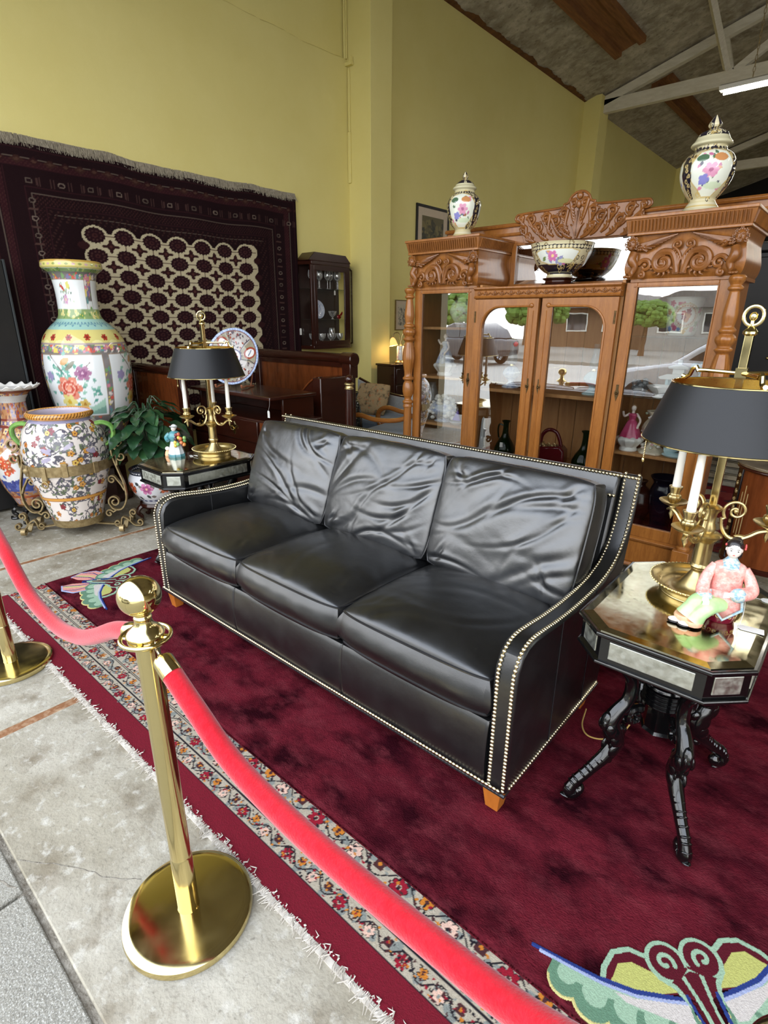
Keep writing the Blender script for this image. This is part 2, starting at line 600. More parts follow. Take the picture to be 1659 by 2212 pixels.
for x0, x1 in ((-5.9, 2.0), (2.0, 9.3)):
    cl.add([(x0, 0, roofz(x0)), (x1, 0, roofz(x1)), (x1, 24, roofz(x1)), (x0, 24, roofz(x0)),
            (x0, 0, roofz(x0) + .1), (x1, 0, roofz(x1) + .1), (x1, 24, roofz(x1) + .1), (x0, 24, roofz(x0) + .1)],
           [(0, 1, 2, 3), (4, 7, 6, 5), (0, 4, 5, 1), (1, 5, 6, 2), (2, 6, 7, 3), (3, 7, 4, 0)])
ceiling = struct('ceiling', cl, M_roof)
# bare wooden strips let into the roof boards
def sloped(x0, x1, y0, y1, drop0, drop1):
    m = MB()
    V = []
    for d in (drop0, drop1):
        V += [(x0, y0, roofz(x0) - d), (x1, y0, roofz(x1) - d), (x1, y1, roofz(x1) - d), (x0, y1, roofz(x0) - d)]
    return m.add(V, [(3, 2, 1, 0), (4, 5, 6, 7), (0, 1, 5, 4), (1, 2, 6, 5), (2, 3, 7, 6), (3, 0, 4, 7)])
for (x0, x1, y0, y1) in ((-4.42, -3.95, 6.5, 10.9), (-4.35, -4.0, 12.6, 17.6), (-1.2, -0.8, 6.5, 11.2), (-1.2, -0.8, 12.6, 17.6)):
    obj('roof_board', sloped(x0, x1, y0, y1, 0.0, 0.012), M_roofwood, ceiling)
    for q in (x0, x1 - 0.1):
        obj('roof_batten', sloped(q, q + 0.1, y0, y1, 0.012, 0.075), M_roofwood, ceiling)
# ragged brown edge along the wall head
yy = np.linspace(0.3, 12, 240)
ed = MB()
P = np.zeros((240, 2, 3))
for i, y in enumerate(yy):
    d = 0.05 + 0.035 * mnoise.noise((y * 3.1, 0, 0)) + 0.02 * mnoise.noise((y * 13, 5, 0))
    P[i] = [(-5.298, y, roofz(-5.298) - 0.003), (-5.298 + d * 1.6, y, roofz(-5.298 + d * 1.6) - 0.006)]
ed.grid(P)
obj('ragged_edge', ed, mat('rust_edge', S(128, 84, 40), 0.85, 0, n=(9, S(84, 52, 26), 0.2)), ceiling)

def beam(p, q, w, d):
    """rectangular timber between two points in an x-z plane"""
    p, q = np.array(p, float), np.array(q, float)
    t = (q - p) / np.linalg.norm(q - p)
    nn = np.array((-t[2], 0, t[0])) * d / 2
    s = np.array((0, w / 2, 0))
    V = [p - nn - s, p + nn - s, p + nn + s, p - nn + s, q - nn - s, q + nn - s, q + nn + s, q - nn + s]
    return MB().add(V, [(0, 1, 2, 3), (7, 6, 5, 4), (0, 4, 5, 1), (1, 5, 6, 2), (2, 6, 7, 3), (3, 7, 4, 0)])
for ti, y in enumerate((12.05, 18.4)):
    t = thing('roof_truss', ['white painted timber roof truss nearest the front of the shop', 'white painted timber roof truss above the dark end of the shop'][ti], 'truss', (0, y, 0))
    t['kind'] = 'structure'
    obj('bottom_chord', beam((-4.99, 0, 5.33), (8.7, 0, 5.3), 0.12, 0.21), M_truss, t)
    obj('top_chord', beam((-5.1, 0, 5.38), (1.95, 0, 7.42), 0.12, 0.14), M_truss, t)
    obj('top_chord', beam((8.7, 0, 5.45), (2.05, 0, 7.42), 0.12, 0.14), M_truss, t)
    for a, b in (((-2.9, 5.4), (-3.1, 6.0)), ((-2.85, 5.4), (-1.2, 6.45)), ((0.2, 5.4), (-1.2, 6.5)), ((0.3, 5.4), (2.0, 7.3)), ((3.7, 5.4), (2.0, 7.3))):
        obj('web', beam((a[0], 0.0, a[1]), (b[0], 0.0, b[1]), 0.1, 0.11), M_truss, t)
    obj('brace', MB().tube([(-2.95, -0.1, 5.45), (-3.05, -1.2, 6.05)], 0.06, 4), M_truss, t)

# conduit and clip where the ledge meets the pilaster
t = thing('conduit', 'yellow painted conduit pipe running up the corner of the pilaster', 'pipe', (-5.33, 5.40, 4.24))
obj('pipe', MB().tube([(0.0, 0, 0.05), (0.0, 0, 1.15)], 0.014, 8).tube([(0.03, 0.0, 0.05), (0.03, 0.0, 1.15)], 0.008, 8), M_wall, t)
obj('clip', MB().box(-0.02, 0.13, -0.03, 0.01, -0.03, 0.0).box(0.10, 0.12, -0.03, 0.01, 0, 0.05), M_wall, t)
t = thing('cable_cover', 'yellow painted cable cover strip low on the side of the pilaster', 'cable', (-5.285, 5.405, 2.8))
obj('cover', MB().box(-0.012, 0.03, -0.012, 0.016, 0.25, 0.78).box(-0.006, 0.022, -0.008, 0.016, 0.78, 1.4), M_wall, t, bevel=0.008)

# fluorescent battens on chains
M_tube = mat('lit_tube', S(255, 250, 235), 0.5, emit=((1.0, 0.95, 0.84, 1), 34.0))
M_enam = mat('white_enamel', S(224, 222, 212), 0.35, 0, n=(5, S(206, 204, 192), 0.3))
ORDN = ['first', 'second', 'third', 'fourth', 'fifth', 'sixth', 'seventh', 'eighth']
def batten(x, y, z, label):
    t = thing('strip_light', label, 'light', (x, y, z), 0, 'strip lights hung from the roof')
    obj('housing', MB().prism([(-0.05, 0), (0.05, 0), (0.075, 0.035), (0.03, 0.06), (-0.03, 0.06), (-0.075, 0.035)], 0, 2.4, 'x'), M_enam, t)
    obj('lamp_tube', MB().tube([(0.04, 0, -0.02), (2.36, 0, -0.02)], 0.02, 10), M_tube, t)
    for cx in (0.3, 2.1):
        m = MB()
        top = roofz(x + cx) - z
        k = int((top - 0.06) / 0.05)
        for i in range(min(k, 60)):
            a = 0.06 + i * (top - 0.06) / min(k, 60)
            h = (top - 0.06) / min(k, 60) * 0.62
            q = [(cx + (0.011 * cos(u) if i % 2 else 0), (0 if i % 2 else 0.011 * cos(u)), a + h + h * sin(u)) for u in np.linspace(0, 2 * pi, 8, endpoint=False)]
            m.tube(q, 0.003, 4, closed=True)
        obj('chain', m, M_iron, t)
batten(-2.0, 8.0, 3.93, 'lit strip light hung on chains under the front roof truss')
batten(-2.4, 15.0, 3.75, 'strip light far back beyond the right ginger jar')
for i, (x, y) in enumerate(((2.5, 4.5), (1.0, 8.0), (4.5, 8.0), (1.5, 12.6), (4.5, 12.6), (1.5, 17.0), (-2.0, 19.5))):  # unseen lights added to brighten the deep interior
    batten(x, y, 3.9, ORDN[i] + ' strip light from the front among unseen ones added to brighten the shop')

# ---------------------------------------------------------------- street outside (seen in the reflections)
M_asph = mat('asphalt', S(178, 175, 166), 0.9, 0, n=[(0.7, S(192, 189, 180), 0.2), (60, S(150, 148, 142), 0.2, 0.55, 0.6)], bump=(90, 0.4, 0.004))
M_line = mat('road_paint', S(232, 228, 210), 0.7, 0, n=(12, S(190, 186, 170), 0.2))
road = struct('floor_road', MB().box(-40, 30, -15, -3.15, -0.3, -0.14), M_asph)
struct('trim_kerb', MB().box(-40, 30, -3.15, -3.0, -0.3, -0.01), M_conc, bevel=0.02)
ln = MB()
for k in range(-8, 7):
    ln.box(k * 3.0, k * 3.0 + 0.1, -14.2, -10.2, -0.139, -0.133)
ln.box(-40, 30, -7.3, -7.18, -0.139, -0.133).box(-40, 30, -7.05, -6.93, -0.139, -0.133)
obj('painted_line', ln, M_line, road)
struct('floor_far_pavement', MB().box(-40, 30, -40, -15, -0.3, -0.02), M_walk)
M_brownb = mat('brown_siding', S(124, 92, 62), 0.8, 0, n=(3, S(96, 70, 46), 0.25), stretch=(6, 6, 0.5))
M_greyb = mat('grey_render', S(168, 164, 156), 0.8, 0, n=(2, S(150, 146, 138), 0.25))
M_shing = mat('grey_roof', S(120, 114, 106), 0.85, 0, n=(8, S(96, 90, 84), 0.25))
M_win = mat('dark_window', S(30, 36, 42), 0.08, 0, n=(2, S(44, 52, 60), 0.3), coat=0.6)
def house(x, y, w, d, h, m, label):
    t = thing('building', label, 'building', (x, y, 0))
    obj('wall', MB().box(0, w, -d, 0, -0.1, h), m, t)
    obj('roof', MB().prism([(-0.5, h), (w + 0.5, h), (w - 1.5, h + 0.8), (1.5, h + 0.8)], -d - 0.5, 0.5, 'y'), M_shing, t)
    for k in range(int(w // 2.2)):
        f = obj('window', MB().box(0.6 + 2.2 * k, 1.9 + 2.2 * k, -0.02, 0.05, 0.9, 1.95), M_enam, t)
        obj('pane', MB().box(0.68 + 2.2 * k, 1.82 + 2.2 * k, 0.02, 0.06, 0.98, 1.88), M_win, f)
house(-17.5, -27, 7.5, 6, 2.2, M_brownb, 'low brown house across the street')
house(-10.1, -27, 15, 6, 2.2, M_greyb, 'low grey building across the street')
M_hedge = mat('hedge_green', S(70, 96, 34), 0.8, 0, n=(5, S(112, 140, 52), 0.25))
def bush(x, y, r, h, label):
    m = MB()
    rr = random.Random(int(x * 10))
    for k in range(260):
        u, v = rr.uniform(0, 2 * pi), rr.uniform(-0.6, 1)
        q = sqrt(max(0, 1 - v * v))
        m.sphere((r * q * cos(u) * rr.uniform(.85, 1.05), r * q * sin(u) * rr.uniform(.85, 1.05), h + 0.6 * r * v), r * 0.16 * rr.uniform(.7, 1.3), (1, 1, 0.8), 6, 4)
    t = thing('street_tree', label, 'tree', (x, y, 0))
    obj('crown', m, M_hedge, t)
    obj('trunk', MB().tube([(0, 0, -0.05), (0.05, 0, h)], [0.14, 0.09], 8), M_brownb, t)
for i, (x, y, r, h) in enumerate(((-12.5, -18.5, 1.3, 1.9), (-8.2, -20.5, 1.0, 1.7), (-17.5, -19.5, 1.4, 1.9))):
    bush(x, y, r, h, ['green street tree beside the dark parked car', 'green street tree before the grey building', 'largest green street tree, at the far end'][i])
M_tyre = mat('tyre', S(24, 24, 25), 0.8, 0, n=(30, S(34, 34, 35), 0.3))
M_rim = mat('alloy', S(180, 182, 186), 0.3, 1.0, n=(5, S(160, 162, 166), 0.3))
M_lamp = mat('red_lens', S(190, 30, 24), 0.2, 0, n=(20, S(140, 20, 18), 0.3), coat=0.5)
def car(x, y, rot, m, label):
    t = thing('parked_car', label, 'car', (x, y, -0.14), rot)
    low = [(0.0, .38), (0.05, .62), (0.25, .78), (1.15, .95), (1.35, .98), (3.95, 1.0), (4.3, .95), (4.4, .6), (4.36, .36), (3.9, .3), (.5, .28)]
    top = [(1.2, .95), (1.95, 1.45), (2.3, 1.54), (3.3, 1.52), (3.85, 1.3), (4.15, .98)]
    b = MB()
    def sec(poly, hw, ins):
        n = len(poly)
        for s in (-1, 1):
            pass
        V = [(p[0], -hw, p[1]) for p in poly] + [(p[0], hw, p[1]) for p in poly]
        b.add(V, [tuple(range(n)), tuple(range(2 * n - 1, n - 1, -1))] + [(i, n + i, n + (i + 1) % n, (i + 1) % n) for i in range(n)])
    sec(low, 0.88, 0)
    obj('body', b, m, t, bevel=0.06)
    b = MB()
    sec(top, 0.74, 0)
    obj('cabin', b, m, t, bevel=0.05)
    g = MB()
    for s in (-1, 1):
        a, c = sorted((s * 0.735, s * 0.752))
        g.prism([(1.5, 1.02), (2.05, 1.42), (2.65, 1.46), (2.65, 1.02)], a, c, 'y')
        g.prism([(2.72, 1.02), (2.72, 1.46), (3.3, 1.44), (3.75, 1.2), (3.85, 1.02)], a, c, 'y')
    g.add([(1.27, -.66, 1.01), (1.27, .66, 1.01), (1.93, .6, 1.452), (1.93, -.6, 1.452)], [(0, 1, 2, 3)])
    obj('window', g, M_win, t)
    for wx in (0.85, 3.5):
        for s in (-1, 1):
            w = obj('wheel', MB().lathe([(0.2, -.1), (.31, -.1), (.33, -.07), (.33, .07), (.31, .1), (.2, .1), (.2, -.1)], 24, cap=False), M_tyre, t, (wx, s * 0.82, 0.33), (radians(90), 0, 0))
            r = MB().lathe([(.2, -.06), (.21, .08), (.19, .09), (.19, -.06)], 24, cap=False).lathe([(0.001, .075), (.05, .07), (.05, -.02)], 10)
            for k in range(5):
                a = k * 2 * pi / 5
                r.tube([(0.03 * cos(a), .03 * sin(a), .05 * -s), (.19 * cos(a), .19 * sin(a), .07 * -s)], 0.028, 6)
            obj('rim', r, M_rim, w)
    for s in (-1, 1):
        obj('lamp', MB().sphere((4.36, s * 0.68, .78), 0.12, (.4, 1, .8)), M_lamp, t)
        obj('headlamp', MB().sphere((0.16, s * 0.66, .68), 0.13, (.7, 1, .6)), M_enam, t)
M_carw = mat('white_car_paint', S(226, 228, 230), 0.2, 0, n=(0.5, S(216, 218, 221), 0.4), coat=0.8)
M_card = mat('dark_car_paint', S(44, 40, 42), 0.2, 0, n=(0.5, S(38, 35, 37), 0.4), coat=0.8)
car(-3.9, -4.6, 0, M_carw, 'white parked car close to the kerb outside the shop')
car(-15.0, -13.6, radians(14), M_card, 'dark car parked across the street by the brown house')
# ---------------------------------------------------------------- black leather sofa
SX0, SX1, SY0 = -2.645, -0.565, 1.215
sofa = thing('leather_sofa', 'black leather three seat sofa with pale nailhead trim, on the burgundy rug', 'sofa', ((SX0 + SX1) / 2, 1.65, 0))
ox, oy = -(SX0 + SX1) / 2, -1.65
def W2(p):
    return (p[0] + ox, p[1] + oy, p[2])
side = [(1.225, 0.115), (1.97, 0.115), (2.145, 0.95), (2.115, 0.955), (2.10, 0.86), (2.075, 0.77), (2.03, 0.69), (1.96, 0.64), (1.86, 0.612), (1.75, 0.602), (1.62, 0.602), (1.50, 0.610),
        (1.40, 0.622), (1.33, 0.628), (1.285, 0.622), (1.25, 0.60), (1.23, 0.56), (1.224, 0.50)]
AT = 0.075
for x0, x1 in ((SX0, SX0 + AT), (SX1 - AT, SX1)):
    m = MB().prism([(y + oy, z) for y, z in side], x0 + ox, x1 + ox, 'x')
    obj('arm', m, M_leather, sofa, smooth=True, angle=30, bevel=0.012)
# back: leaning panel with a top rail
bk = MB()
prof = [(1.86, 0.13), (1.97, 0.115), (2.145, 0.948), (2.10, 0.955), (2.075, 0.90), (1.97, 0.45), (1.90, 0.40)]
bk.prism([(y + oy, z) for y, z in prof], SX0 + AT - 0.004 + ox, SX1 - AT + 0.004 + ox, 'x')
obj('back', bk, M_leather, sofa, bevel=0.010, angle=30)
# front rail (two pieces meeting at a seam) and base
nx, nz = 120, 24
def rail(xa, xb):
    P = np.zeros((nx, nz, 3))
    for i, x in enumerate(np.linspace(xa, xb, nx)):
        e = min(x - xa, xb - x)
        for k, z in enumerate(np.linspace(0.125, 0.355, nz)):
            t = (z - 0.125) / 0.23
            y = SY0 + 0.012 - 0.014 * sin(pi * t) ** 0.5 + (0.004 if e < 0.004 else 0) + 0.003 * mnoise.noise((x * 5, z * 9, 0))
            P[i, k] = (x + ox, y + oy, z)
    g = MB().grid(P)
    g.box(xa + ox, xb + ox, SY0 + 0.014 + oy, 1.95 + oy, 0.118, 0.354)
    return g
xs = (SX0 + AT, -1.96, -1.27, SX1 - AT)
for a, b in zip(xs[:-1], xs[1:]):
    obj('front_rail', rail(a, b), M_leather, sofa)
M_pipe = mat('leather_piping', (0.010, 0.0102, 0.011, 1), 0.25, 0, spec=0.7, n=(20, (0.02, 0.02, 0.022, 1), 0.3))
obj('bottom_welt', MB().tube([W2((SX0, SY0 + .004, 0.119)), W2((SX1, SY0 + .004, 0.119)), W2((SX1, 1.97, 0.119))], 0.006, 6), M_pipe, sofa)
# legs
M_legw = mat('honey_leg', S(186, 112, 44), 0.35, 0, n=(6, S(156, 88, 32), 0.25), stretch=(6, 6, 1), coat=0.3)
for x, y in ((SX0 + 0.05, 1.265), (SX1 - 0.052, 1.265), (SX0 + 0.05, 1.92), (SX1 - 0.05, 1.92)):
    l = MB()
    a, b = 0.034, 0.022
    V = [(x + sx * q + ox, y + sy * q + oy, z) for z, q in ((0.017, b), (0.118, a)) for sx, sy in ((-1, -1), (1, -1), (1, 1), (-1, 1))]
    l.add(V, [(3, 2, 1, 0), (4, 5, 6, 7), (0, 1, 5, 4), (1, 2, 6, 5), (2, 3, 7, 6), (3, 0, 4, 7)])
    obj('leg', l, M_legw, sofa, smooth=False, bevel=0.002)

def creases(U, V, w, h, seed, amt):
    """soft leather: broad dents, bent creases drawn towards the corners"""
    r = random.Random(int(seed * 100))
    Z = np.zeros_like(U)
    for k in range(7):
        cx, cy, q = r.uniform(-.45, .45) * w, r.uniform(-.45, .45) * h, r.uniform(.06, .13)
        Z += amt * r.uniform(-.011, .009) * np.exp(-(((U - cx) / q) ** 2 + ((V - cy) / (q * .7)) ** 2))
    def crease(cx, cy, th, L, wd, A_, bend):
        s_ = (U - cx) * cos(th) + (V - cy) * sin(th)
        d = -(U - cx) * sin(th) + (V - cy) * cos(th) + bend * s_ * s_
        return A_ * np.exp(-(s_ / L) ** 2) * (-np.exp(-(d / wd) ** 2) + .7 * np.exp(-((d - 1.9 * wd) / (1.5 * wd)) ** 2) + .45 * np.exp(-((d + 2.2 * wd) / (1.6 * wd)) ** 2))
    base = r.choice((-0.55, 0.5, -0.35))
    for k in range(13):
        Z += amt * crease(r.uniform(-.42, .42) * w, (-.44 + .88 * (k + .5) / 13 + r.uniform(-.04, .04)) * h, base + r.gauss(0, .28), r.uniform(.08, .22), r.uniform(.009, .020), r.uniform(.003, .0085), r.uniform(-2.5, 2.5))
    for sx in (-1, 1):
        for sy in (-1, 1):
            for k in range(3):
                th = atan2(sy * h, sx * w) + (k - 1) * .4 + r.uniform(-.1, .1)
                q = r.uniform(.34, .42)
                Z += amt * crease(sx * w * q, sy * h * q, th, r.uniform(.05, .08), r.uniform(.008, .012), r.uniform(.002, .005), r.uniform(-2, 2))
    return Z
def cushion(w, h, t, crown, seed, wr, corner=0.05, n=64, sag=0.0, bulge=0.012):
    """soft boxed cushion lying in local x (w), y (h) with thickness z (t): returns top/box mesh and its piping"""
    mb = MB()
    def plan(a, b):
        kx = 1 - corner * abs(b) ** 6
        ky = 1 - corner * abs(a) ** 6
        bow = 0.012
        return (w / 2 * a * kx * (1 - bow * (1 - b * b) * -1), h / 2 * b * ky * (1 + bow * (1 - a * a)))
    A = np.sin(np.linspace(-1, 1, n) * pi / 2 * 0.92) / sin(pi / 2 * 0.92)
    def zc(a, b):
        return ((1 - a * a) * (1 - b * b)) ** 0.42
    FO = creases(np.repeat(A[:, None], n, 1) * w / 2, np.tile(A, (n, 1)) * h / 2, w, h, seed, wr)
    for s in (1, -1):
        P = np.zeros((n, n, 3))
        for i, a in enumerate(A):
            for k, b in enumerate(A):
                x, y = plan(a, b)
                q = zc(a, b)
                z = t / 2 + crown * q - sag * (1 - b * b) * max(0, 1 - (a * 1.1) ** 2)
                if s > 0:
                    z += FO[i, k] * min(1, q * 1.6 + 0.08)
                P[i, k] = (x, y, s * z)
        mb.grid(P)
    per = [(a, -1) for a in A] + [(1, b) for b in A[1:]] + [(a, 1) for a in A[::-1][1:]] + [(-1, b) for b in A[::-1][1:-1]]
    m = 7
    P = np.zeros((len(per), m, 3))
    for i, (a, b) in enumerate(per):
        x, y = plan(a, b)
        r = math.hypot(x / w, y / h) + 1e-6
        for k in range(m):
            u = -1 + 2 * k / (m - 1)
            bul = bulge * (1 - u * u) + 0.004 * mnoise.noise((x * 12, y * 12, u * 2 + seed)) * (1 - u * u)
            nx_, ny_ = (a if abs(a) >= 0.999 else 0), (b if abs(b) >= 0.999 else 0)
            P[i, k] = (x + nx_ * bul, y + ny_ * bul, u * t / 2)
    mb.grid(P, wrap=True)
    rims = []
    for s in (1, -1):
        path = [(plan(a, b)[0], plan(a, b)[1], s * t / 2) for a, b in per]
        path = path[::2]
        rims.append(MB().tube(path, 0.0046, 6, closed=True))
    return mb, rims
M_cush = M_leather
M_soft = mat('soft_black_leather', (0.006, 0.0064, 0.0072, 1), 0.36, 0, spec=1.0, ior=1.62, bump=(420, 0.10, 0.002), bump2=(9, 0.18, 0.02), rough_n=(9, 0.30, 0.44))
cw = (SX1 - SX0 - 2 * AT) / 3
for k in range(3):
    cx = SX0 + AT + cw * (k + 0.5)
    # seat cushion
    mb, rims = cushion(cw - 0.004, 0.70, 0.125, 0.074, 3.3 + k * 5, 0.3, 0.045, bulge=0.022)
    M = Matrix.Translation((cx + ox, 1.57 + oy, 0.418)) @ Matrix.Rotation(radians(-2.0), 4, 'X')
    c = obj('seat_cushion', mb.xform(M), M_cush, sofa, angle=60)
    for r in rims:
        obj('piping', r.xform(M), M_pipe, c)
    # back cushion leaning on the back
    mb, rims = cushion(cw - 0.006, 0.475, 0.125, 0.062, 11.7 + k * 9.1, 1.0, 0.05, n=120)
    tilt = radians(72 - 2.0)
    M = Matrix.Translation((cx + ox, 1.925 + oy - 0.045, 0.715)) @ Matrix.Rotation(tilt, 4, 'X')
    c = obj('back_cushion', mb.xform(M), M_soft, sofa, angle=60)
    for r in rims:
        obj('piping', r.xform(M), M_pipe, c)

# nailhead trim
M_nail = mat('nailhead', S(218, 208, 180), 0.24, 1.0, n=(50, S(190, 176, 140), 0.3))
dome = [(0.0070, 0.0), (0.0064, 0.0024), (0.0045, 0.0046), (0.0005, 0.0057)]
def resample(pts, d):
    P = np.array(pts, float)
    L = np.r_[0, np.cumsum(np.linalg.norm(np.diff(P, axis=0), axis=1))]
    n = int(L[-1] / d)
    t = np.linspace(0, L[-1], n + 1)
    return np.stack([np.interp(t, L, P[:, k]) for k in range(3)], -1)
arm_top = [(1.226, 0.13), (1.224, 0.50), (1.23, 0.56), (1.25, 0.60), (1.285, 0.622), (1.33, 0.628), (1.40, 0.622), (1.50, 0.610), (1.62, 0.602), (1.75, 0.602), (1.86, 0.612), (1.96, 0.64), (2.03, 0.69), (2.075, 0.77), (2.10, 0.86), (2.118, 0.955)]
arm_c = bez([(0, a, b) for a, b in arm_top], 120)
nails = []
def row(pts, nrm, d=0.0136):
    for p in resample(pts, d):
        nails.append((tuple(p), nrm))
def norm_at(i, sgn):
    t = arm_c[min(i + 1, len(arm_c) - 1)] - arm_c[max(i - 1, 0)]
    n_ = np.array((0, -t[2], t[1]))
    n_ /= np.linalg.norm(n_)
    return n_ if n_[2] > 0 or n_[1] < 0 else -n_
def arm_row(x, inset):
    pts = []
    for i in range(len(arm_c)):
        nn = norm_at(i, 1)
        pts.append(np.array((x, arm_c[i][1], arm_c[i][2])) + nn * 0.0005)
    R_ = resample(pts, 0.0136)
    L = np.array(pts)
    for p in R_:
        j = int(np.argmin(np.linalg.norm(L - p, axis=1)))
        nails.append((tuple(p), tuple(norm_at(j, 1))))
arm_row(SX1 - 0.010, 0)
arm_row(SX1 - AT + 0.016, 0)
n_right = len(nails)
row([(SX0 + 0.02, SY0 - 0.000, 0.134), (SX1 - 0.02, SY0 - 0.000, 0.134)], (0, -1, 0))
row([(SX0 + 0.01, 2.092, 0.9485), (SX1 - 0.012, 2.092, 0.9485)], (0, -0.98, 0.2))
arm_row(SX0 + 0.010, 0)
arm_row(SX0 + AT - 0.016, 0)
row([(SX1, 1.25, 0.130), (SX1, 1.955, 0.130)], (1, 0, 0))
row([(SX0 + AT, 2.060, 0.876), (SX0 + 0.32, 2.060, 0.876)], (0, -0.97, 0.24))
row([(SX1 - AT - 0.10, 2.060, 0.876), (SX1 - AT, 2.060, 0.876)], (0, -0.97, 0.24))
nail_me = mesh_of('nailhead', MB().lathe(dome, 8), M_nail)
cpos = Vector((0, 0, 1.5))
nails.sort(key=lambda q: (Vector(q[0]) - cpos).length)
rest = MB()
for i, (p, nn) in enumerate(nails):
    q = Vector(nn).to_track_quat('Z', 'Y')
    loc = Vector(W2(p))
    if i < 300:
        o = bpy.data.objects.new('nailhead', nail_me)
        C.objects.link(o)
        o.location = loc
        o.rotation_euler = q.to_euler()
        o.parent = sofa
    else:
        rest.join(MB().lathe(dome, 6), Matrix.Translation(loc) @ q.to_matrix().to_4x4())
obj('nailhead_trim', rest, M_nail, sofa, kind='stuff')
# seams across the arms
for y in (1.52, 1.80):
    for x in (SX1 + 0.0005, SX0 + AT + 0.0005):
        pts = [W2((x, y, z)) for z in np.linspace(0.13, 0.60, 10)]
        obj('arm_seam', MB().tube(pts, 0.0018, 4), M_pipe, sofa)
# ---------------------------------------------------------------- rugs on the floor
def rug_grid(x0, x1, y0, y1, st, z, wob=0.0):
    nx, ny = max(2, int((x1 - x0) / st)), max(2, int((y1 - y0) / st))
    X, Y = np.meshgrid(np.linspace(x0, x1, nx), np.linspace(y0, y1, ny), indexing='ij')
    Z = np.full_like(X, z)
    if wob:
        Z = Z + wob * (np.sin(X * 37 + 3 * np.sin(Y * 21)) * np.sin(Y * 53 + X * 11))
    return np.stack([X, Y, Z], -1), X, Y

persian = thing('persian_rug', 'patterned rug with grey floral border stripes and frayed white fringe, under the burgundy rug', 'rug', (0, 0, 0))
base = MB().box(-3.44, 1.6, 0.606, 3.0, 0.0, 0.006)
M_burg = mat('burgundy_pile', S(103, 32, 42), 0.95, 0, n=[(5.5, S(34, 9, 15), 0.10, 0.54), (2.0, S(50, 13, 22), 0.10, 0.57, 0.75), (16, S(124, 52, 60), 0.12, 0.6, 0.55), (120, S(54, 14, 24), 0.2, 0.55, 0.55)], bump=(200, 0.7, 0.008), bump2=(5, 0.3, 0.03), spec=0.0, stretch=(0.75, 1.25, 1))
obj('backing', base, M_burg, persian)
G, X, Y = rug_grid(-3.44, 1.2, 0.606, 0.885, 0.0032, 0.0085, 0.0004)
pt = Paint(X, Y, SN(112, 26, 40))
cream, blu, dk = SN(172, 162, 144), SN(130, 134, 128), SN(34, 32, 38)
oran, red, pinkc, brn = SN(190, 118, 44), SN(142, 26, 44), SN(214, 178, 160), SN(72, 42, 44)
pt.band(0.69, 0.90, cream)
rr = random.Random(3)
stripes = ((0.6935, 0.746, 0.055), (0.7565, 0.812, 0.075), (0.8225, 0.90, 0.085))
for k, (a, b, pitch) in enumerate(stripes):
    w = b - a
    mid = (a + b) / 2
    # soft grey-blue ground clouds
    for i in range(int(4.6 / 0.05)):
        pt.disc(-3.44 + i * 0.05 + rr.uniform(-.02, .02), mid + rr.uniform(-.3, .3) * w, 0.02, blu, 0.012, rr.uniform(0, 3))
    nfl = int(4.64 / pitch)
    for i in range(nfl):
        x = -3.44 + (i + 0.5) * pitch
        ph = i % 4
        sgn = 1 if i % 2 else -1
        y = mid + sgn * w * 0.12
        # vine
        xs = np.linspace(x - pitch / 2, x + pitch / 2, 9)
        pt.line(list(zip(xs, mid + w * 0.32 * np.sin((xs + 3.44) / pitch * pi))), 0.0022, dk)
        if ph == 0:
            pt.flower(x, y, w * 0.40, dk, 7)
            pt.flower(x, y, w * 0.36, red, 7, cream)
            pt.disc(x, y, w * 0.07, brn)
        elif ph == 1:
            pt.flower(x, y, w * 0.30, dk, 5)
            pt.flower(x, y, w * 0.26, oran, 5, brn)
        elif ph == 2:
            pt.flower(x, y, w * 0.36, dk, 6)
            pt.flower(x, y, w * 0.31, pinkc, 6, blu)
        else:
            pt.flower(x, y, w * 0.27, brn, 4, oran, rot=0.8)
        for q in range(16):
            a_ = rr.uniform(0, 2 * pi)
            pt.leaf(x + rr.uniform(-.5, .5) * pitch, mid + rr.uniform(-.42, .42) * w, w * 0.19, a_, [dk, brn, dk, oran, red, brn, dk, blu, brn][q % 9])
for y in (0.690, 0.7485, 0.7535, 0.8145, 0.8195):
    pt.band(y - 0.0016, y + 0.0016, dk)
pt.band(0.883, 0.9, SN(120, 30, 44))
strip = MB().grid(G)
obj('border_pattern', strip, M_pile, persian, col=pt.c)
# frayed fringe
M_fringe = mat('white_fringe', S(214, 208, 198), 0.95, 0, n=(60, S(176, 168, 156), 0.25))
fr = MB()
rr = random.Random(5)
for i in range(2600):
    x = -3.42 + 4.9 * rr.random()
    L = rr.choice((0.010, 0.014, 0.020, 0.030)) * (0.7 + 0.6 * rr.random())
    if mnoise.noise((x * 7, 0, 0)) < -0.25 and rr.random() < .8:
        L *= 0.3
    a = rr.gauss(0, 0.35) + mnoise.noise((x * 22, 3, 0)) * 1.2
    z = 0.003 + rr.random() * 0.006
    if rr.random() < 0.12:
        a += pi
        z = 0.012
    p1 = (x + 0.5 * L * sin(a), 0.606 - 0.5 * L * cos(a), z + 0.004 * rr.random())
    p2 = (x + L * sin(a * 1.3), 0.606 - L * cos(a * 1.3), 0.002 + rr.random() * 0.006)
    fr.tube([(x, 0.61, z), p1, p2], [0.0022, 0.0018, 0.001], 3)
fr.box(-3.43, 1.5, 0.590, 0.608, 0.0005, 0.006)
obj('fringe', fr, M_fringe, persian, kind='stuff')

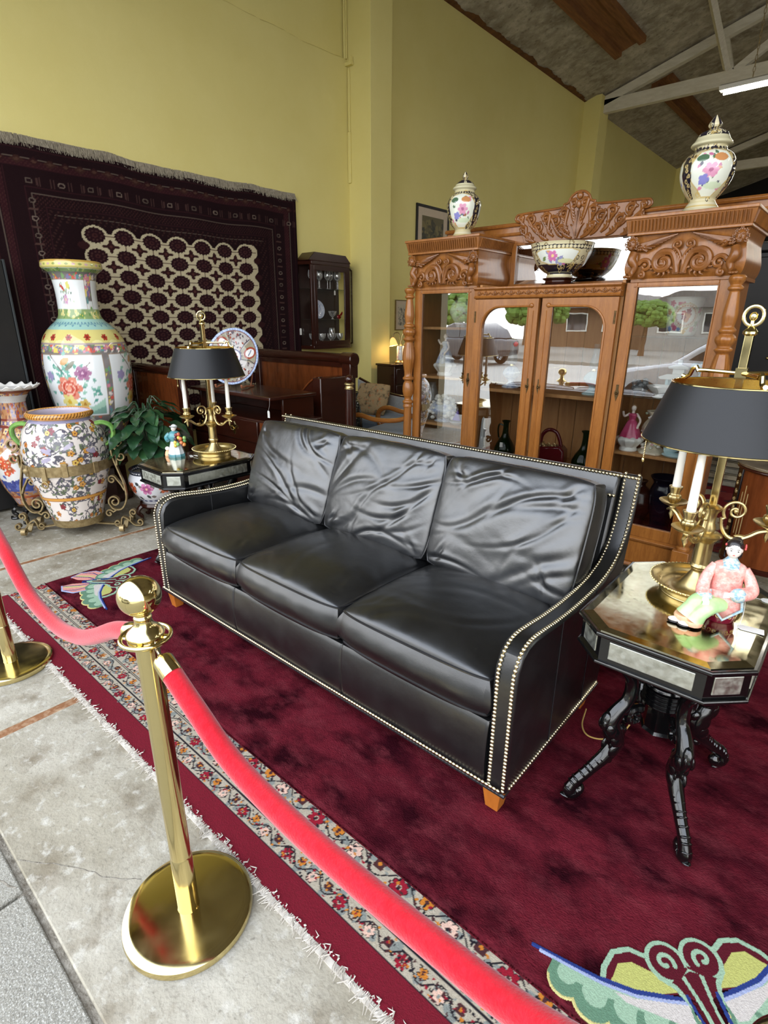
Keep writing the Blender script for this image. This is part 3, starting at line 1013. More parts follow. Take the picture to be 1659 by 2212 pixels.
chin = thing('burgundy_rug', 'thick plain burgundy rug with carved butterfly motifs, under the black sofa', 'rug', (0, 0, 0))
nx, ny = 260, 170
X, Y = np.meshgrid(np.linspace(-3.43, 1.5, nx), np.linspace(0.878, 3.22, ny), indexing='ij')
Zt = np.array([[0.0195 + 0.0022 * mnoise.noise((x * 4, y * 4, 0)) + 0.0016 * mnoise.noise((x * 13, y * 13, 3)) for y in Y[0]] for x in X[:, 0]])
edge = np.minimum.reduce([X + 3.43, 1.5 - X, Y - 0.878, 3.22 - Y])
Zt = np.where(edge < 0.012, 0.009, Zt)
obj('pile', MB().grid(np.stack([X, Y, Zt], -1)), M_burg, chin)
# tufted rim of the pile along the near edge
tf = MB()
rr = random.Random(9)
for i in range(1600):
    x = -3.42 + 4.5 * rr.random()
    tf.tube([(x, 0.882, 0.012), (x + rr.gauss(0, .003), 0.876 - .004 * rr.random(), 0.018 + .006 * rr.random())], [0.0022, 0.0008], 3)
obj('edge_tufts', tf, M_burg, chin, kind='stuff')

def butterfly(loc, rot, scale, name, label):
    n = 250
    A, B = np.meshgrid(np.linspace(-0.62, 0.62, int(n * 1.7)), np.linspace(-0.42, 0.34, n), indexing='ij')
    key = np.array((-1.0, -1, -1))
    p = Paint(A, B, key)
    green, dgreen, lime, blue, lblue = SN(150, 178, 152), SN(98, 132, 108), SN(180, 180, 104), SN(40, 58, 120), SN(156, 166, 200)
    white, pink, yel = SN(198, 190, 184), SN(212, 146, 136), SN(196, 186, 124)
    bur = SN(84, 22, 34)
    for s in (-1, 1):
        def q(pts):
            return [(s * a, b) for a, b in pts]
        # lower wing with scalloped yellow rim
        sc = [(0.06, 0.02), (0.2, 0.045), (0.36, 0.10), (0.52, 0.205), (0.56, 0.16), (0.52, 0.10), (0.45, 0.07), (0.40, 0.0), (0.33, -0.02), (0.28, -0.085), (0.2, -0.09), (0.14, -0.14), (0.07, -0.13)]
        for (cx_, cz_, cr_) in ((0.50, 0.125, 0.07), (0.42, 0.05, 0.085), (0.32, -0.01, 0.085), (0.22, -0.055, 0.09), (0.12, -0.09, 0.085)):
            p.disc(s * cx_, cz_, cr_, yel)
        p.poly(q(sc), dgreen)
        for (cx_, cz_, cr_) in ((0.50, 0.125, 0.06), (0.42, 0.05, 0.074), (0.32, -0.01, 0.074), (0.22, -0.055, 0.078), (0.12, -0.09, 0.074)):
            p.disc(s * cx_, cz_, cr_, dgreen)
            p.disc(s * cx_ * 0.97, cz_ + 0.018, cr_ * 0.62, green)
        p.poly(q([(0.07, 0.01), (0.2, 0.035), (0.36, 0.09), (0.5, 0.185), (0.47, 0.12), (0.38, 0.06), (0.3, 0.02), (0.22, -0.02), (0.1, -0.05)]), green)
        p.poly(q([(0.07, 0.005), (0.16, 0.02), (0.26, 0.04), (0.33, 0.07), (0.3, 0.03), (0.22, -0.01), (0.12, -0.06), (0.08, -0.06)]), white)
        # tail panels
        p.poly(q([(0.03, -0.12), (0.07, -0.13), (0.14, -0.14), (0.2, -0.10), (0.24, -0.2), (0.2, -0.33), (0.1, -0.38), (0.05, -0.3)]), pink)
        p.poly(q([(0.1, -0.15), (0.13, -0.15), (0.14, -0.34), (0.1, -0.36)]), yel)
        p.line(q([(0.05, -0.13), (0.09, -0.2), (0.11, -0.37)]), 0.006, blue)
        p.line(q([(0.15, -0.14), (0.19, -0.2), (0.2, -0.32)]), 0.006, blue)
        p.line(q([(0.2, -0.10), (0.245, -0.2), (0.2, -0.33), (0.1, -0.38)]), 0.007, lblue)
        # upper lobe
        p.poly(q([(0.07, 0.04), (0.1, 0.14), (0.17, 0.2), (0.26, 0.2), (0.33, 0.15), (0.36, 0.09), (0.2, 0.04)]), bur)
        p.poly(q([(0.08, 0.045), (0.15, 0.12), (0.21, 0.16), (0.27, 0.16), (0.33, 0.10), (0.2, 0.045)]), lime)
        p.line(q([(0.11, 0.12), (0.14, 0.175), (0.2, 0.21), (0.27, 0.205), (0.33, 0.155), (0.365, 0.095)]), 0.011, green)
        p.line(q([(0.07, 0.022), (0.14, 0.035), (0.25, 0.062), (0.36, 0.115), (0.46, 0.18), (0.58, 0.26)]), 0.0085, blue)
        p.line(q([(0.07, 0.008), (0.14, 0.021), (0.25, 0.046), (0.36, 0.098), (0.46, 0.164), (0.56, 0.235)]), 0.006, lblue)
        # curled feelers
        p.disc(s * 0.072, 0.150, 0.082, green)
        p.disc(s * 0.072, 0.150, 0.064, bur)
        p.poly(q([(0.0, 0.13), (0.10, 0.075), (0.07, 0.03), (0.0, 0.0)]), bur)
        p.line(q([(0.13, 0.10), (0.085, 0.06), (0.06, 0.0)]), 0.009, green)
        p.line(q(np.array(spiral((0.078, 0.150), 0.036, -2.6, -0.85, 22, 0.35)).tolist()), 0.0085, green)
        p.line(q([(0.02, 0.10), (0.0, 0.0), (0.012, -0.10)]), 0.004, bur)
    p.poly([(-0.045, 0.09), (-0.03, 0.0), (-0.022, -0.15), (0, -0.19), (0.022, -0.15), (0.03, 0.0), (0.045, 0.09), (0, 0.12)], green)
    p.poly([(-0.03, 0.10), (-0.016, 0.0), (-0.008, -0.13), (0.008, -0.13), (0.016, 0.0), (0.03, 0.10), (0, 0.11)], bur)
    p.line([(-0.06, 0.03), (-0.045, -0.1), (-0.012, -0.22), (0.012, -0.22), (0.045, -0.1), (0.06, 0.03)], 0.007, blue)
    keep = p.c[:, 0] >= 0
    K = keep.reshape(A.shape)
    nu, nv = A.shape
    cs, sn_ = cos(rot), sin(rot)
    V = np.stack([loc[0] + scale * (A * cs - B * sn_), loc[1] + scale * (A * sn_ + B * cs), np.full_like(A, 0.0245)], -1)
    I = np.arange(nu * nv).reshape(nu, nv)
    ok = K[:-1, :-1] & K[1:, :-1] & K[1:, 1:] & K[:-1, 1:]
    F = np.stack([I[:-1, :-1], I[1:, :-1], I[1:, 1:], I[:-1, 1:]], -1)[ok]
    used = np.unique(F)
    mp = -np.ones(nu * nv, int)
    mp[used] = np.arange(len(used))
    mb = MB().add(V.reshape(-1, 3)[used], mp[F].tolist())
    o = obj(name, mb, M_pile, chin, col=p.c[used], label=label)
    sol = o.modifiers.new('thick', 'SOLIDIFY')
    sol.thickness = 0.006
butterfly((0.035, 1.10), radians(46), 0.61, 'butterfly_motif', 'pastel butterfly motif at the near corner')
butterfly((-3.17, 1.12), radians(-46), 0.58, 'butterfly_motif', 'pastel butterfly motif at the far left corner')
# ---------------------------------------------------------------- brass stanchions and velvet ropes
M_velvet = mat('red_velvet', S(184, 11, 30), 0.85, 0, n=[(14, S(178, 10, 30), 0.25), (90, S(206, 40, 58), 0.2, 0.6, 0.5)], bump=(260, 0.4, 0.003), sheen=0.35, spec=0.15)
M_chrome = mat('chrome_hook', S(190, 180, 160), 0.2, 1.0, n=(40, S(160, 140, 110), 0.3))
def stanchion(loc, label):
    t = thing('stanchion', label, 'stanchion', loc, 0, 'brass rope stanchions')
    obj('base', MB().lathe([(0.0005, 0.028), (0.140, 0.026), (0.158, 0.0245), (0.1635, 0.021), (0.1655, 0.012), (0.164, 0.002), (0.158, 0.0), (0.0005, 0.0)], 96), M_brass, t, angle=35)
    obj('pole', MB().lathe([(0.0252, 0.20), (0.0252, 0.835)], 48), M_brass, t)
    obj('pole_sleeve', MB().lathe([(0.0285, 0.026), (0.0268, 0.034), (0.0266, 0.205), (0.0252, 0.21)], 48), M_brass, t)
    neck = [(0.0255, 0.828), (0.034, 0.836), (0.038, 0.846), (0.036, 0.852), (0.040, 0.858), (0.034, 0.868), (0.022, 0.88), (0.018, 0.892), (0.019, 0.899), (0.016, 0.905), (0.018, 0.910)]
    obj('neck', MB().lathe(smooth_prof(neck, 60), 48), M_brass, t)
    ring = MB().lathe(smooth_prof([(0.047, 0.848), (0.052, 0.845), (0.0555, 0.849), (0.0555, 0.853), (0.052, 0.856), (0.047, 0.853), (0.047, 0.848)], 24), 64, cap=False)
    for k in range(4):
        a = k * pi / 2 + pi / 4
        ring.tube([(0.03 * cos(a), 0.03 * sin(a), 0.850), (0.05 * cos(a), 0.05 * sin(a), 0.850)], 0.008, 8, flat=0.5)
    obj('hook_ring', ring, M_brass, t)
    obj('ball', MB().sphere((0, 0, 0.949), 0.0445, (1, 1, 0.97), 48, 32), M_brass, t)
    return t
stanchion((-1.06, 0.436, 0), 'polished brass ball top stanchion standing nearest, before the sofa')
stanchion((-2.672, 0.487, 0), 'polished brass stanchion at the left edge, only its pole and round foot showing')
stanchion((0.085, 0.40, 0), 'polished brass stanchion out of view at the right end of the near rope')
def rope(p0, p1, mids, label):
    t = thing('velvet_rope', label, 'rope', (0, 0, 0), 0, 'red velvet ropes')
    pts = bez([p0] + mids + [p1], 90)
    obj('velvet', MB().tube(pts, 0.0215, 20), M_velvet, t)
    for e, s in ((0, 1), (-1, -1)):
        a = pts[e]
        d = pts[1] - pts[0] if e == 0 else pts[-2] - pts[-1]
        d = d / np.linalg.norm(d)
        obj('end_cap', MB().tube([a + d * 0.012, a - d * 0.028, a - d * 0.034, a - d * 0.038], [0.0225, 0.0225, 0.019, 0.008], 20), M_brass, t)
        h0 = a - d * 0.038
        hk = MB().tube(bez([h0, h0 - d * 0.018 + np.array((0, 0, 0.004)), h0 - d * 0.034 + np.array((0, 0.004, 0.014)), h0 - d * 0.052 + np.array((0, 0.004, 0.012)), h0 - d * 0.056 + np.array((0, 0, -0.004)), h0 - d * 0.040 + np.array((0, 0, -0.008))], 30), 0.003, 8)
        hk.sphere(h0, 0.008, (1, 1, 1), 10, 6)
        obj('hook', hk, M_chrome, t)
rope((-0.968, 0.436, 0.806), (0.01, 0.41, 0.80), [(-0.881, 0.436, 0.758), (-0.762, 0.436, 0.700), (-0.598, 0.436, 0.676), (-0.421, 0.436, 0.676), (-0.273, 0.434, 0.689), (-0.14, 0.43, 0.712)], 'red velvet rope sweeping from the nearest stanchion to the bottom right')
rope((-2.585, 0.48, 0.82), (-1.150, 0.445, 0.822), [(-2.35, 0.46, 0.825), (-2.113, 0.445, 0.752), (-1.917, 0.44, 0.648), (-1.70, 0.44, 0.622), (-1.52, 0.44, 0.656), (-1.387, 0.44, 0.712), (-1.25, 0.443, 0.785)], 'red velvet rope hanging between the left stanchion and the nearest one')
# ---------------------------------------------------------------- octagonal mirrored side tables, lamps, figurines
M_antmir = mat('antiqued_mirror', S(206, 200, 174), 0.10, 1.0, n=[(9, S(180, 172, 140), 0.2), (45, S(120, 112, 90), 0.10, 0.66, 0.6)], rough_n=(30, 0.05, 0.16))
M_sidemir = mat('mottled_mirror', S(214, 218, 208), 0.16, 1.0, n=[(40, S(186, 190, 178), 0.12, 0.58)], rough_n=(60, 0.3, 0.5))
def octo(hw, hd, c):
    return [(-hw + c, -hd), (hw - c, -hd), (hw, -hd + c), (hw, hd - c), (hw - c, hd), (-hw + c, hd), (-hw, hd - c), (-hw, -hd + c)]
def side_table(loc, label, rot=0.0):
    t = thing('side_table', label, 'table', loc, rot, 'mirrored side tables')
    hw, hd, c, zt = 0.226, 0.315, 0.083, 0.70
    obj('apron', MB().prism(octo(hw - 0.012, hd - 0.012, c), zt - 0.098, zt - 0.012, 'z'), M_black_lacquer, t, smooth=False, bevel=0.002)
    obj('apron_moulding', MB().prism(octo(hw - 0.005, hd - 0.005, c), zt - 0.108, zt - 0.096, 'z').prism(octo(hw - 0.001, hd - 0.001, c), zt - 0.020, zt - 0.006, 'z'), M_black_lacquer, t, smooth=False, bevel=0.004)
    top = obj('mirror_top', MB().prism(octo(hw - 0.012, hd - 0.012, c - 0.004), zt - 0.007, zt - 0.0035, 'z'), M_antmir, t, smooth=False)
    bv = MB()
    o1, o2 = octo(hw - 0.012, hd - 0.012, c - 0.004), octo(hw - 0.034, hd - 0.034, c - 0.012)
    V = [(x, y, zt - 0.0035) for x, y in o1] + [(x, y, zt - 0.0005) for x, y in o2]
    bv.add(V, [(i, (i + 1) % 8, 8 + (i + 1) % 8, 8 + i) for i in range(8)] + [tuple(range(8, 16))])
    obj('bevelled_glass', bv, M_antmir, t, smooth=False)
    O = octo(hw - 0.012, hd - 0.012, c)
    for i in range(8):
        a, b = np.array(O[i]), np.array(O[(i + 1) % 8])
        L = np.linalg.norm(b - a)
        d = (b - a) / L
        nrm = np.array((d[1], -d[0]))
        mid = (a + b) / 2
        w = L - 0.05 if L > 0.2 else L - 0.042
        M = Matrix(((d[0], nrm[0], 0, mid[0]), (d[1], nrm[1], 0, mid[1]), (0, 0, 1, 0), (0, 0, 0, 1)))
        m = MB().box(-w / 2, w / 2, -0.004, 0.0022, zt - 0.083, zt - 0.030).xform(M)
        obj('mirror_panel', m, M_sidemir, t, smooth=False, bevel=0.0015)
    # turned centre post
    prof = smooth_prof([(0.012, 0.60), (0.018, 0.585), (0.022, 0.57), (0.014, 0.555), (0.02, 0.53), (0.03, 0.47), (0.036, 0.44), (0.064, 0.43), (0.07, 0.42)], 30).tolist()
    for z in np.arange(0.418, 0.36, -0.014):
        prof += [(0.062, z), (0.058, z - 0.004), (0.066, z - 0.008), (0.062, z - 0.013)]
    obj('centre_post', MB().lathe(prof[::-1], 32), M_black_lacquer, t)
    obj('lower_post', MB().lathe([(0.05, 0.245), (0.056, 0.25), (0.05, 0.26), (0.046, 0.35), (0.05, 0.37)], 8), M_black_lacquer, t, smooth=False)
    path = bez([(0.20, 0.60), (0.195, 0.55), (0.16, 0.49), (0.118, 0.45), (0.098, 0.405), (0.112, 0.36), (0.148, 0.325), (0.165, 0.285), (0.148, 0.245), (0.145, 0.205), (0.175, 0.165), (0.21, 0.125), (0.232, 0.085), (0.256, 0.05), (0.285, 0.03), (0.302, 0.05), (0.292, 0.07), (0.276, 0.062)], 90) if False else None
    key = [(0.20, 0.60), (0.195, 0.55), (0.16, 0.49), (0.134, 0.45), (0.128, 0.405), (0.138, 0.365), (0.168, 0.33), (0.186, 0.29), (0.165, 0.245), (0.155, 0.205), (0.182, 0.165), (0.214, 0.135), (0.248, 0.105), (0.285, 0.075), (0.300, 0.045), (0.286, 0.036), (0.268, 0.046), (0.270, 0.062)]
    pts = bez([(r, 0, z) for r, z in key], 100)
    rad = np.interp(np.linspace(0, 1, 101), [0, .1, .3, .45, .55, .68, .78, .86, .95, 1], [.026, .021, .019, .029, .024, .018, .017, .023, .019, .012])
    ang = atan2(0.235, 0.165)
    for a in (ang, pi - ang, pi + ang, -ang):
        m = MB().tube(pts, rad, 10, flat=1.15)
        # carved leaf lobes along the outside of the leg
        def lobe(u, side, off, L, W, H):
            k = int(u * 100)
            p, tng = pts[k], pts[min(k + 2, 100)] - pts[max(k - 2, 0)]
            tng = tng / np.linalg.norm(tng)
            nrm = np.array((-tng[2], 0, tng[0]))
            nrm = nrm if nrm[2] > 0 or nrm[0] > 0 else -nrm
            e = MB().sphere((0, 0, 0), 1.0, (L, W, H), 12, 8)
            c_ = p + nrm * off + np.array((0, side, 0))
            Mx = Matrix(((tng[0], 0, nrm[0], c_[0]), (tng[1], 1, nrm[1], c_[1]), (tng[2], 0, nrm[2], c_[2]), (0, 0, 0, 1)))
            m.join(e, Mx)
        for k in range(3):          # overlapping leaf pads on the knee
            u = 0.40 + 0.060 * k
            lobe(u, 0, 0.020 - .003 * k, 0.034, 0.017, 0.016)
            for sy in (-1, 1):
                lobe(u + .03, sy * 0.019, 0.009, 0.028, 0.009, 0.020)
                lobe(u + .015, sy * 0.010, 0.026 - .003 * k, 0.020, 0.006, 0.010)
        for k in range(8):          # ribs down the shin
            u = 0.62 + 0.026 * k
            lobe(u, 0, 0.008, 0.0065, 0.0195 - .0003 * k, 0.014)
        lobe(0.865, 0, 0.014, 0.036, 0.016, 0.009)
        lobe(0.865, 0, 0.018, 0.024, 0.009, 0.009)
        for u, s_ in ((0.33, 0.018), (0.47, 0.022), (0.60, 0.016)):
            lobe(u, 0, -0.022, s_, s_ * .7, s_)
        for k in range(3):
            lobe(0.12 + .07 * k, 0, 0.012, 0.030, 0.008, 0.009)
        sp = plane3(spiral((0.100, 0.30), 0.034, 2.2, -1.2, 24, 0.2), 'y', 0)
        m.tube(sp, np.linspace(0.014, 0.008, 24), 8)
        sp = plane3(spiral((0.288, 0.056), 0.018, -1.2, 1.3, 20, 0.2), 'y', 0)
        m.tube(sp, np.linspace(0.014, 0.008, 20), 8)
        m.xform(Matrix.Rotation(a, 4, 'Z'))
        m.xform(Matrix.Diagonal((0.92 * 0.62, 0.92 * 0.80 * 1.09, 1, 1)) if False else Matrix.Identity(4))
        obj('leg', m, M_black_lacquer, t, loc=(0, 0, 0.012))
    return t
TZ = 0.6995
rt = side_table((-0.274, 1.688, 0), 'mirrored black octagonal side table at the right arm of the sofa', 0)
lt = side_table((-2.975, 1.70, 0), 'mirrored black octagonal side table at the far left arm of the sofa', 0)

# ------------- three-light lamps with black metal shades
M_shade = mat('black_tole_shade', S(14, 16, 20), 0.5, 0, spec=0.5, n=(3, S(19, 21, 26), 0.3), bump=(200, 0.03))
def bouillotte(loc, label, angs, ring_rot=0.0):
    t = thing('table_lamp', label, 'lamp', loc, 0, 'brass candle lamps with black shades')
    dish = [(0.0005, 0.004), (0.09, 0.0), (0.098, 0.004), (0.10, 0.018), (0.108, 0.026), (0.128, 0.036), (0.131, 0.040), (0.128, 0.043), (0.112, 0.034), (0.098, 0.020), (0.075, 0.016), (0.055, 0.024), (0.04, 0.042), (0.027, 0.062), (0.021, 0.075), (0.024, 0.082), (0.021, 0.088), (0.0005, 0.09)]
    d = obj('dish_base', MB().lathe(smooth_prof(dish, 80), 48, cap=False), M_brass_dull, t)
    bd = MB()
    for k in range(64):
        a = k / 64 * 2 * pi
        bd.sphere((0.131 * cos(a), 0.131 * sin(a), 0.041), 0.0034, (1, 1, 1), 6, 4)
    obj('beaded_rim', bd, M_brass, d)
    col = [(0.024, 0.085), (0.029, 0.092), (0.026, 0.10)]
    obj('column', MB().lathe(col + [(0.024, 0.102), (0.0235, 0.169), (0.027, 0.176), (0.032, 0.184), (0.04, 0.19), (0.042, 0.196), (0.034, 0.202), (0.018, 0.207)], 40, lobes=(24, 0.02)), M_brass_dull, t)
    obj('socket', MB().lathe([(0.018, 0.204), (0.021, 0.219), (0.015, 0.234), (0.017, 0.264), (0.026, 0.276), (0.028, 0.282), (0.02, 0.288), (0.008, 0.292)], 24), M_brass_dull, t)
    rod = obj('rod', MB().box(-0.0100, 0.0100, -0.0100, 0.0100, 0.28, 0.768), M_brass, t, smooth=False, bevel=0.001)
    obj('collar', MB().lathe([(0.012, 0.765), (0.018, 0.77), (0.018, 0.776), (0.013, 0.782), (0.006, 0.79), (0.006, 0.795)], 16), M_brass, t)
    rg = MB().tube([(0.0225 * cos(a), 0, 0.815 + 0.0245 * sin(a)) for a in np.linspace(0, 2 * pi, 36, endpoint=False)], 0.0050, 8, closed=True)
    rg.sphere((0, 0, 0.814), 0.0105, (1, 1, 1.15), 12, 8).tube([(0, 0, 0.792), (0, 0, 0.812)], 0.005, 8)
    obj('ring_finial', rg.xform(Matrix.Rotation(ring_rot, 4, 'Z')), M_brass, t)
    R = 0.152
    for a in angs:
        arm = bez([(0.040, 0.300), (0.028, 0.27), (0.03, 0.235), (0.055, 0.212), (0.085, 0.222), (0.112, 0.244), (0.135, 0.262), (R + 0.002, 0.268)], 44)[:, :2] if False else None
        k2 = [(0.085, 0.276), (0.076, 0.255), (0.066, 0.268)]
        sc = [(0.100 - 0.0, 0.0)]
        path = bez([(r, 0, z) for r, z in ((0.028, 0.288), (0.034, 0.258), (0.052, 0.232), (0.078, 0.226), (0.105, 0.238), (0.130, 0.256), (R + 0.004, 0.262), (R + 0.020, 0.254))], 44)
        m = MB().tube(path, np.interp(np.linspace(0, 1, 45), [0, .3, .8, 1], [.0055, .0075, .0085, .004]), 8, flat=0.8)
        sp = plane3(spiral((0.062, 0.312), 0.034, pi + 0.75, -1.55, 44, 0.12), 'y', 0)
        m.tube(np.vstack([[(0.030, 0, 0.284)], sp]), np.linspace(0.0062, 0.004, 45), 8, flat=0.8)
        m.sphere((0.062, 0, 0.312), 0.008, (1, 1, 1), 8, 6).sphere((0.085, 0, 0.236), 0.010, (1.6, 0.7, 0.6), 8, 6)
        m.sphere((R, 0, 0.268), 0.010, (1, 1, 0.9), 8, 6).lathe([(0.0005, 0.226), (0.004, 0.234), (0.008, 0.244), (0.006, 0.252), (0.010, 0.262)], 10, (R, 0, 0))
        Mz = Matrix.Translation((0, 0, -0.036)) @ Matrix.Rotation(a, 4, 'Z')
        ar = obj('arm', m.xform(Mz), M_brass_dull, t)
        p = MB().lathe(smooth_prof([(0.0005, 0.272), (0.012, 0.272), (0.03, 0.279), (0.041, 0.287), (0.042, 0.290), (0.03, 0.284), (0.012, 0.278), (0.0005, 0.278)], 30), 32, (R, 0, 0), cap=False)
        obj('drip_pan', p.xform(Mz), M_brass_dull, ar)
        cup = MB().lathe(smooth_prof([(0.007, 0.277), (0.012, 0.284), (0.019, 0.296), (0.0195, 0.306), (0.014, 0.313), (0.016, 0.324), (0.0195, 0.334), (0.0195, 0.338), (0.014, 0.337)], 40), 24, (R, 0, 0), lobes=(12, 0.05))
        obj('candle_cup', cup.xform(Mz), M_brass_dull, ar)
        cd = MB().lathe([(0.0125, 0.333), (0.0115, 0.42), (0.0090, 0.545), (0.006, 0.562), (0.0005, 0.566)], 16, (R, 0, 0))
        obj('candle', cd.xform(Mz), M_candle, t)
    # shade: black outside, gilt inside
    zb, ztp, rb, rt_ = 0.478, 0.64, 0.222, 0.166
    sh = obj('lamp_shade', MB().lathe([(rb, zb), (rt_, ztp)], 64, cap=False), M_shade, t)
    obj('shade_lining', MB().lathe([(rb - 0.002, zb + 0.0006), (rt_ - 0.002, ztp - 0.0006)], 64, cap=False), M_gold_in, sh, label='gilt inside of the shade')
    ed = MB()
    for r, z in ((rb, zb), (rt_, ztp)):
        ed.tube([(r * cos(a), r * sin(a), z) for a in np.linspace(0, 2 * pi, 64, endpoint=False)], 0.0024, 6, closed=True)
    obj('shade_rim', ed, M_brass, sh)
    g = MB().box(-0.014, 0.014, -0.014, 0.014, 0.652, 0.682)
    for a in (radians(160), radians(-62), radians(45)):
        c_, s_ = cos(a), sin(a)
        g.tube([(c_ * q, s_ * q, z) for q, z in ((0.0, 0.667), (0.10, 0.668), (0.120, 0.667))], 0.0055, 8)
        g.tube([(c_ * q, s_ * q, z) for q, z in ((0.122, 0.664), (0.13, 0.676), (0.140, 0.67), (0.147, 0.652), (0.157, 0.645), (0.169, 0.648))], 0.0065, 8)
        g.sphere((c_ * 0.166, s_ * 0.166, 0.618), 0.004, (1, 1, 1), 8, 6)
    obj('shade_holder', g, M_brass, t)
    for a in (radians(-155), ):
        ch = MB()
        for k in range(12):
            ch.sphere((0.21 * cos(a), 0.21 * sin(a), 0.475 - k * 0.005), 0.0025, (1, 1, 1), 6, 4)
        ch.sphere((0.21 * cos(a), 0.21 * sin(a), 0.41), 0.005, (0.8, 0.8, 1.6), 8, 6)
        obj('pull_chain', ch, M_brass, t)
    return t
bouillotte((-0.272, 1.80, TZ), 'brass three candle lamp with black shade, on the right side table', (radians(-100), radians(145), radians(20)))
bouillotte((-3.0, 1.83, TZ), 'brass three candle lamp with black shade, on the far left side table', (radians(-95), radians(12), radians(140)), radians(52))

# lamp flex lying on the burgundy rug
cp = bez([(-0.30, 1.98, 0.55), (-0.37, 1.99, 0.3), (-0.40, 1.90, 0.06), (-0.44, 1.80, 0.03), (-0.50, 1.76, 0.028), (-0.545, 1.80, 0.028), (-0.57, 1.9, 0.03)], 60)
tag(obj('lamp_cord', MB().tube(cp, 0.003, 6), mat('gold_flex', S(190, 158, 92), 0.45, 0, n=(20, S(160, 128, 70), 0.3))), 'gold coloured lamp cord hanging under the right side table', 'cord')

# ------------- porcelain lady seated on a drum, right table
M_skin = mat('porcelain_face', S(236, 228, 218), 0.2, 0, n=(30, S(228, 208, 196), 0.25), coat=0.4)
M_hair = mat('black_hair_glaze', S(22, 18, 20), 0.3, 0, n=(60, S(40, 34, 34), 0.3), coat=0.3)
M_robe = mat('salmon_robe', S(232, 150, 140), 0.3, 0, n=[(90, S(244, 196, 184), 0.14, 0.56), (160, S(190, 78, 84), 0.08, 0.68)], coat=0.4, bump=(40, 0.2))
M_trs = mat('green_trousers', S(160, 204, 132), 0.3, 0, n=(30, S(196, 224, 168), 0.25), coat=0.4)
M_bluet = mat('blue_trim', S(122, 162, 184), 0.3, 0, n=(120, S(226, 220, 190), 0.15, 0.55), coat=0.4)
M_crim = mat('crimson_drum', S(132, 22, 50), 0.2, 0, n=(40, S(104, 14, 38), 0.3), coat=0.5)
M_goldp = mat('gold_paint', S(206, 176, 104), 0.35, 0.5, n=(60, S(226, 204, 150), 0.3))
t = thing('seated_lady_figurine', 'small porcelain lady in salmon robe and green trousers seated on a crimson drum', 'figurine', (-0.180, 1.672, TZ), radians(12))
obj('drum_seat', MB().lathe(smooth_prof([(0.036, 0), (0.038, 0.004), (0.043, 0.024), (0.041, 0.046), (0.037, 0.052)], 24), 28), M_crim, t)
g = MB()
for k in range(7):
    a = -2.8 + k * 0.36
    q = spiral((0, 0), 0.008, 0.5 if k % 2 else 2.6, 1.1 if k % 2 else -1.1, 18, 0.2)
    g.tube([((0.0425) * cos(a + x / 0.043), 0.0425 * sin(a + x / 0.043), 0.024 + z) for x, z in q], 0.0012, 5)
obj('gilt_scrolls', g, M_goldp, t)
body = MB().lathe(smooth_prof([(0.045, 0.045), (0.047, 0.058), (0.043, 0.08), (0.038, 0.105), (0.036, 0.128), (0.040, 0.150), (0.036, 0.166), (0.020, 0.176), (0.013, 0.182)], 40), 28, cap=True)
body.v[-1] = body.v[-1] * np.array((1.05, 0.78, 1))
for sx, pth in ((-1, [(-0.034, 0, 0.160), (-0.050, -0.012, 0.130), (-0.056, -0.034, 0.098), (-0.050, -0.052, 0.082)]), (1, [(0.034, 0, 0.160), (0.052, -0.008, 0.132), (0.058, -0.028, 0.108), (0.030, -0.054, 0.104)])):
    body.tube(bez(pth, 20), np.interp(np.linspace(0, 1, 21), [0, .4, 1], [.013, .015, .020]), 12)
obj('robe', body, M_robe, t)
pan = MB().add([(-0.038, -0.037, 0.10), (0.036, -0.038, 0.10), (0.044, -0.047, 0.058), (0.004, -0.052, 0.022), (-0.034, -0.046, 0.06)], [(0, 1, 2, 3, 4)])
po_ = obj('robe_panel', pan, M_robe, t)
po_.modifiers.new('s', 'SOLIDIFY').thickness = 0.004
obj('robe_trim', MB().tube([(-0.038, -0.040, 0.10), (-0.034, -0.049, 0.06), (0.004, -0.055, 0.021), (0.044, -0.050, 0.058), (0.038, -0.041, 0.10)], 0.0042, 6), M_bluet, t)
cf = MB()
for p in ((-0.050, -0.055, 0.080), (0.027, -0.059, 0.104)):
    cf.sphere(p, 0.021, (1, 0.7, 1), 12, 8)
obj('cuff', cf, M_bluet, t)
cl_ = MB().lathe(smooth_prof([(0.030, 0.160), (0.031, 0.166), (0.022, 0.175), (0.0135, 0.186), (0.012, 0.190)], 20), 24)
obj('collar', cl_, M_bluet, t)
hd = MB().lathe([(0.0105, 0.178), (0.0100, 0.196)], 14)
hd.sphere((0, -0.002, 0.212), 0.0215, (0.88, 0.92, 1.12), 20, 14).sphere((0, -0.0215, 0.209), 0.0028, (0.8, 1.2, 1.1), 8, 6)
for s in (-1, 1):
    hd.sphere((s * 0.019, 0.0, 0.211), 0.004, (0.5, 0.8, 1.3), 8, 6)
obj('head', hd, M_skin, t)
hr = MB().sphere((0, 0.004, 0.219), 0.0228, (0.95, 0.98, 1.02), 20, 12)
hr.v[-1] = np.array([(x, y, max(z, 0.2175 - 0.25 * (y + 0.0)) if y < 0.004 else z) for x, y, z in hr.v[-1]])
hr.sphere((0.004, 0.018, 0.232), 0.013, (1.1, 1, 0.8), 12, 8).sphere((0.016, 0.014, 0.198), 0.009, (0.8, 0.9, 1.8), 10, 8)
obj('hair', hr, M_hair, t)
ey = MB()
for s in (-1, 1):
    ey.sphere((s * 0.0075, -0.0196, 0.2135), 0.0022, (1.4, 0.5, 0.7), 8, 6).tube([(s * 0.0045, -0.0200, 0.2185), (s * 0.0085, -0.0196, 0.2192), (s * 0.0115, -0.0180, 0.2180)], 0.0006, 5)
obj('eyes', ey, M_hair, t)
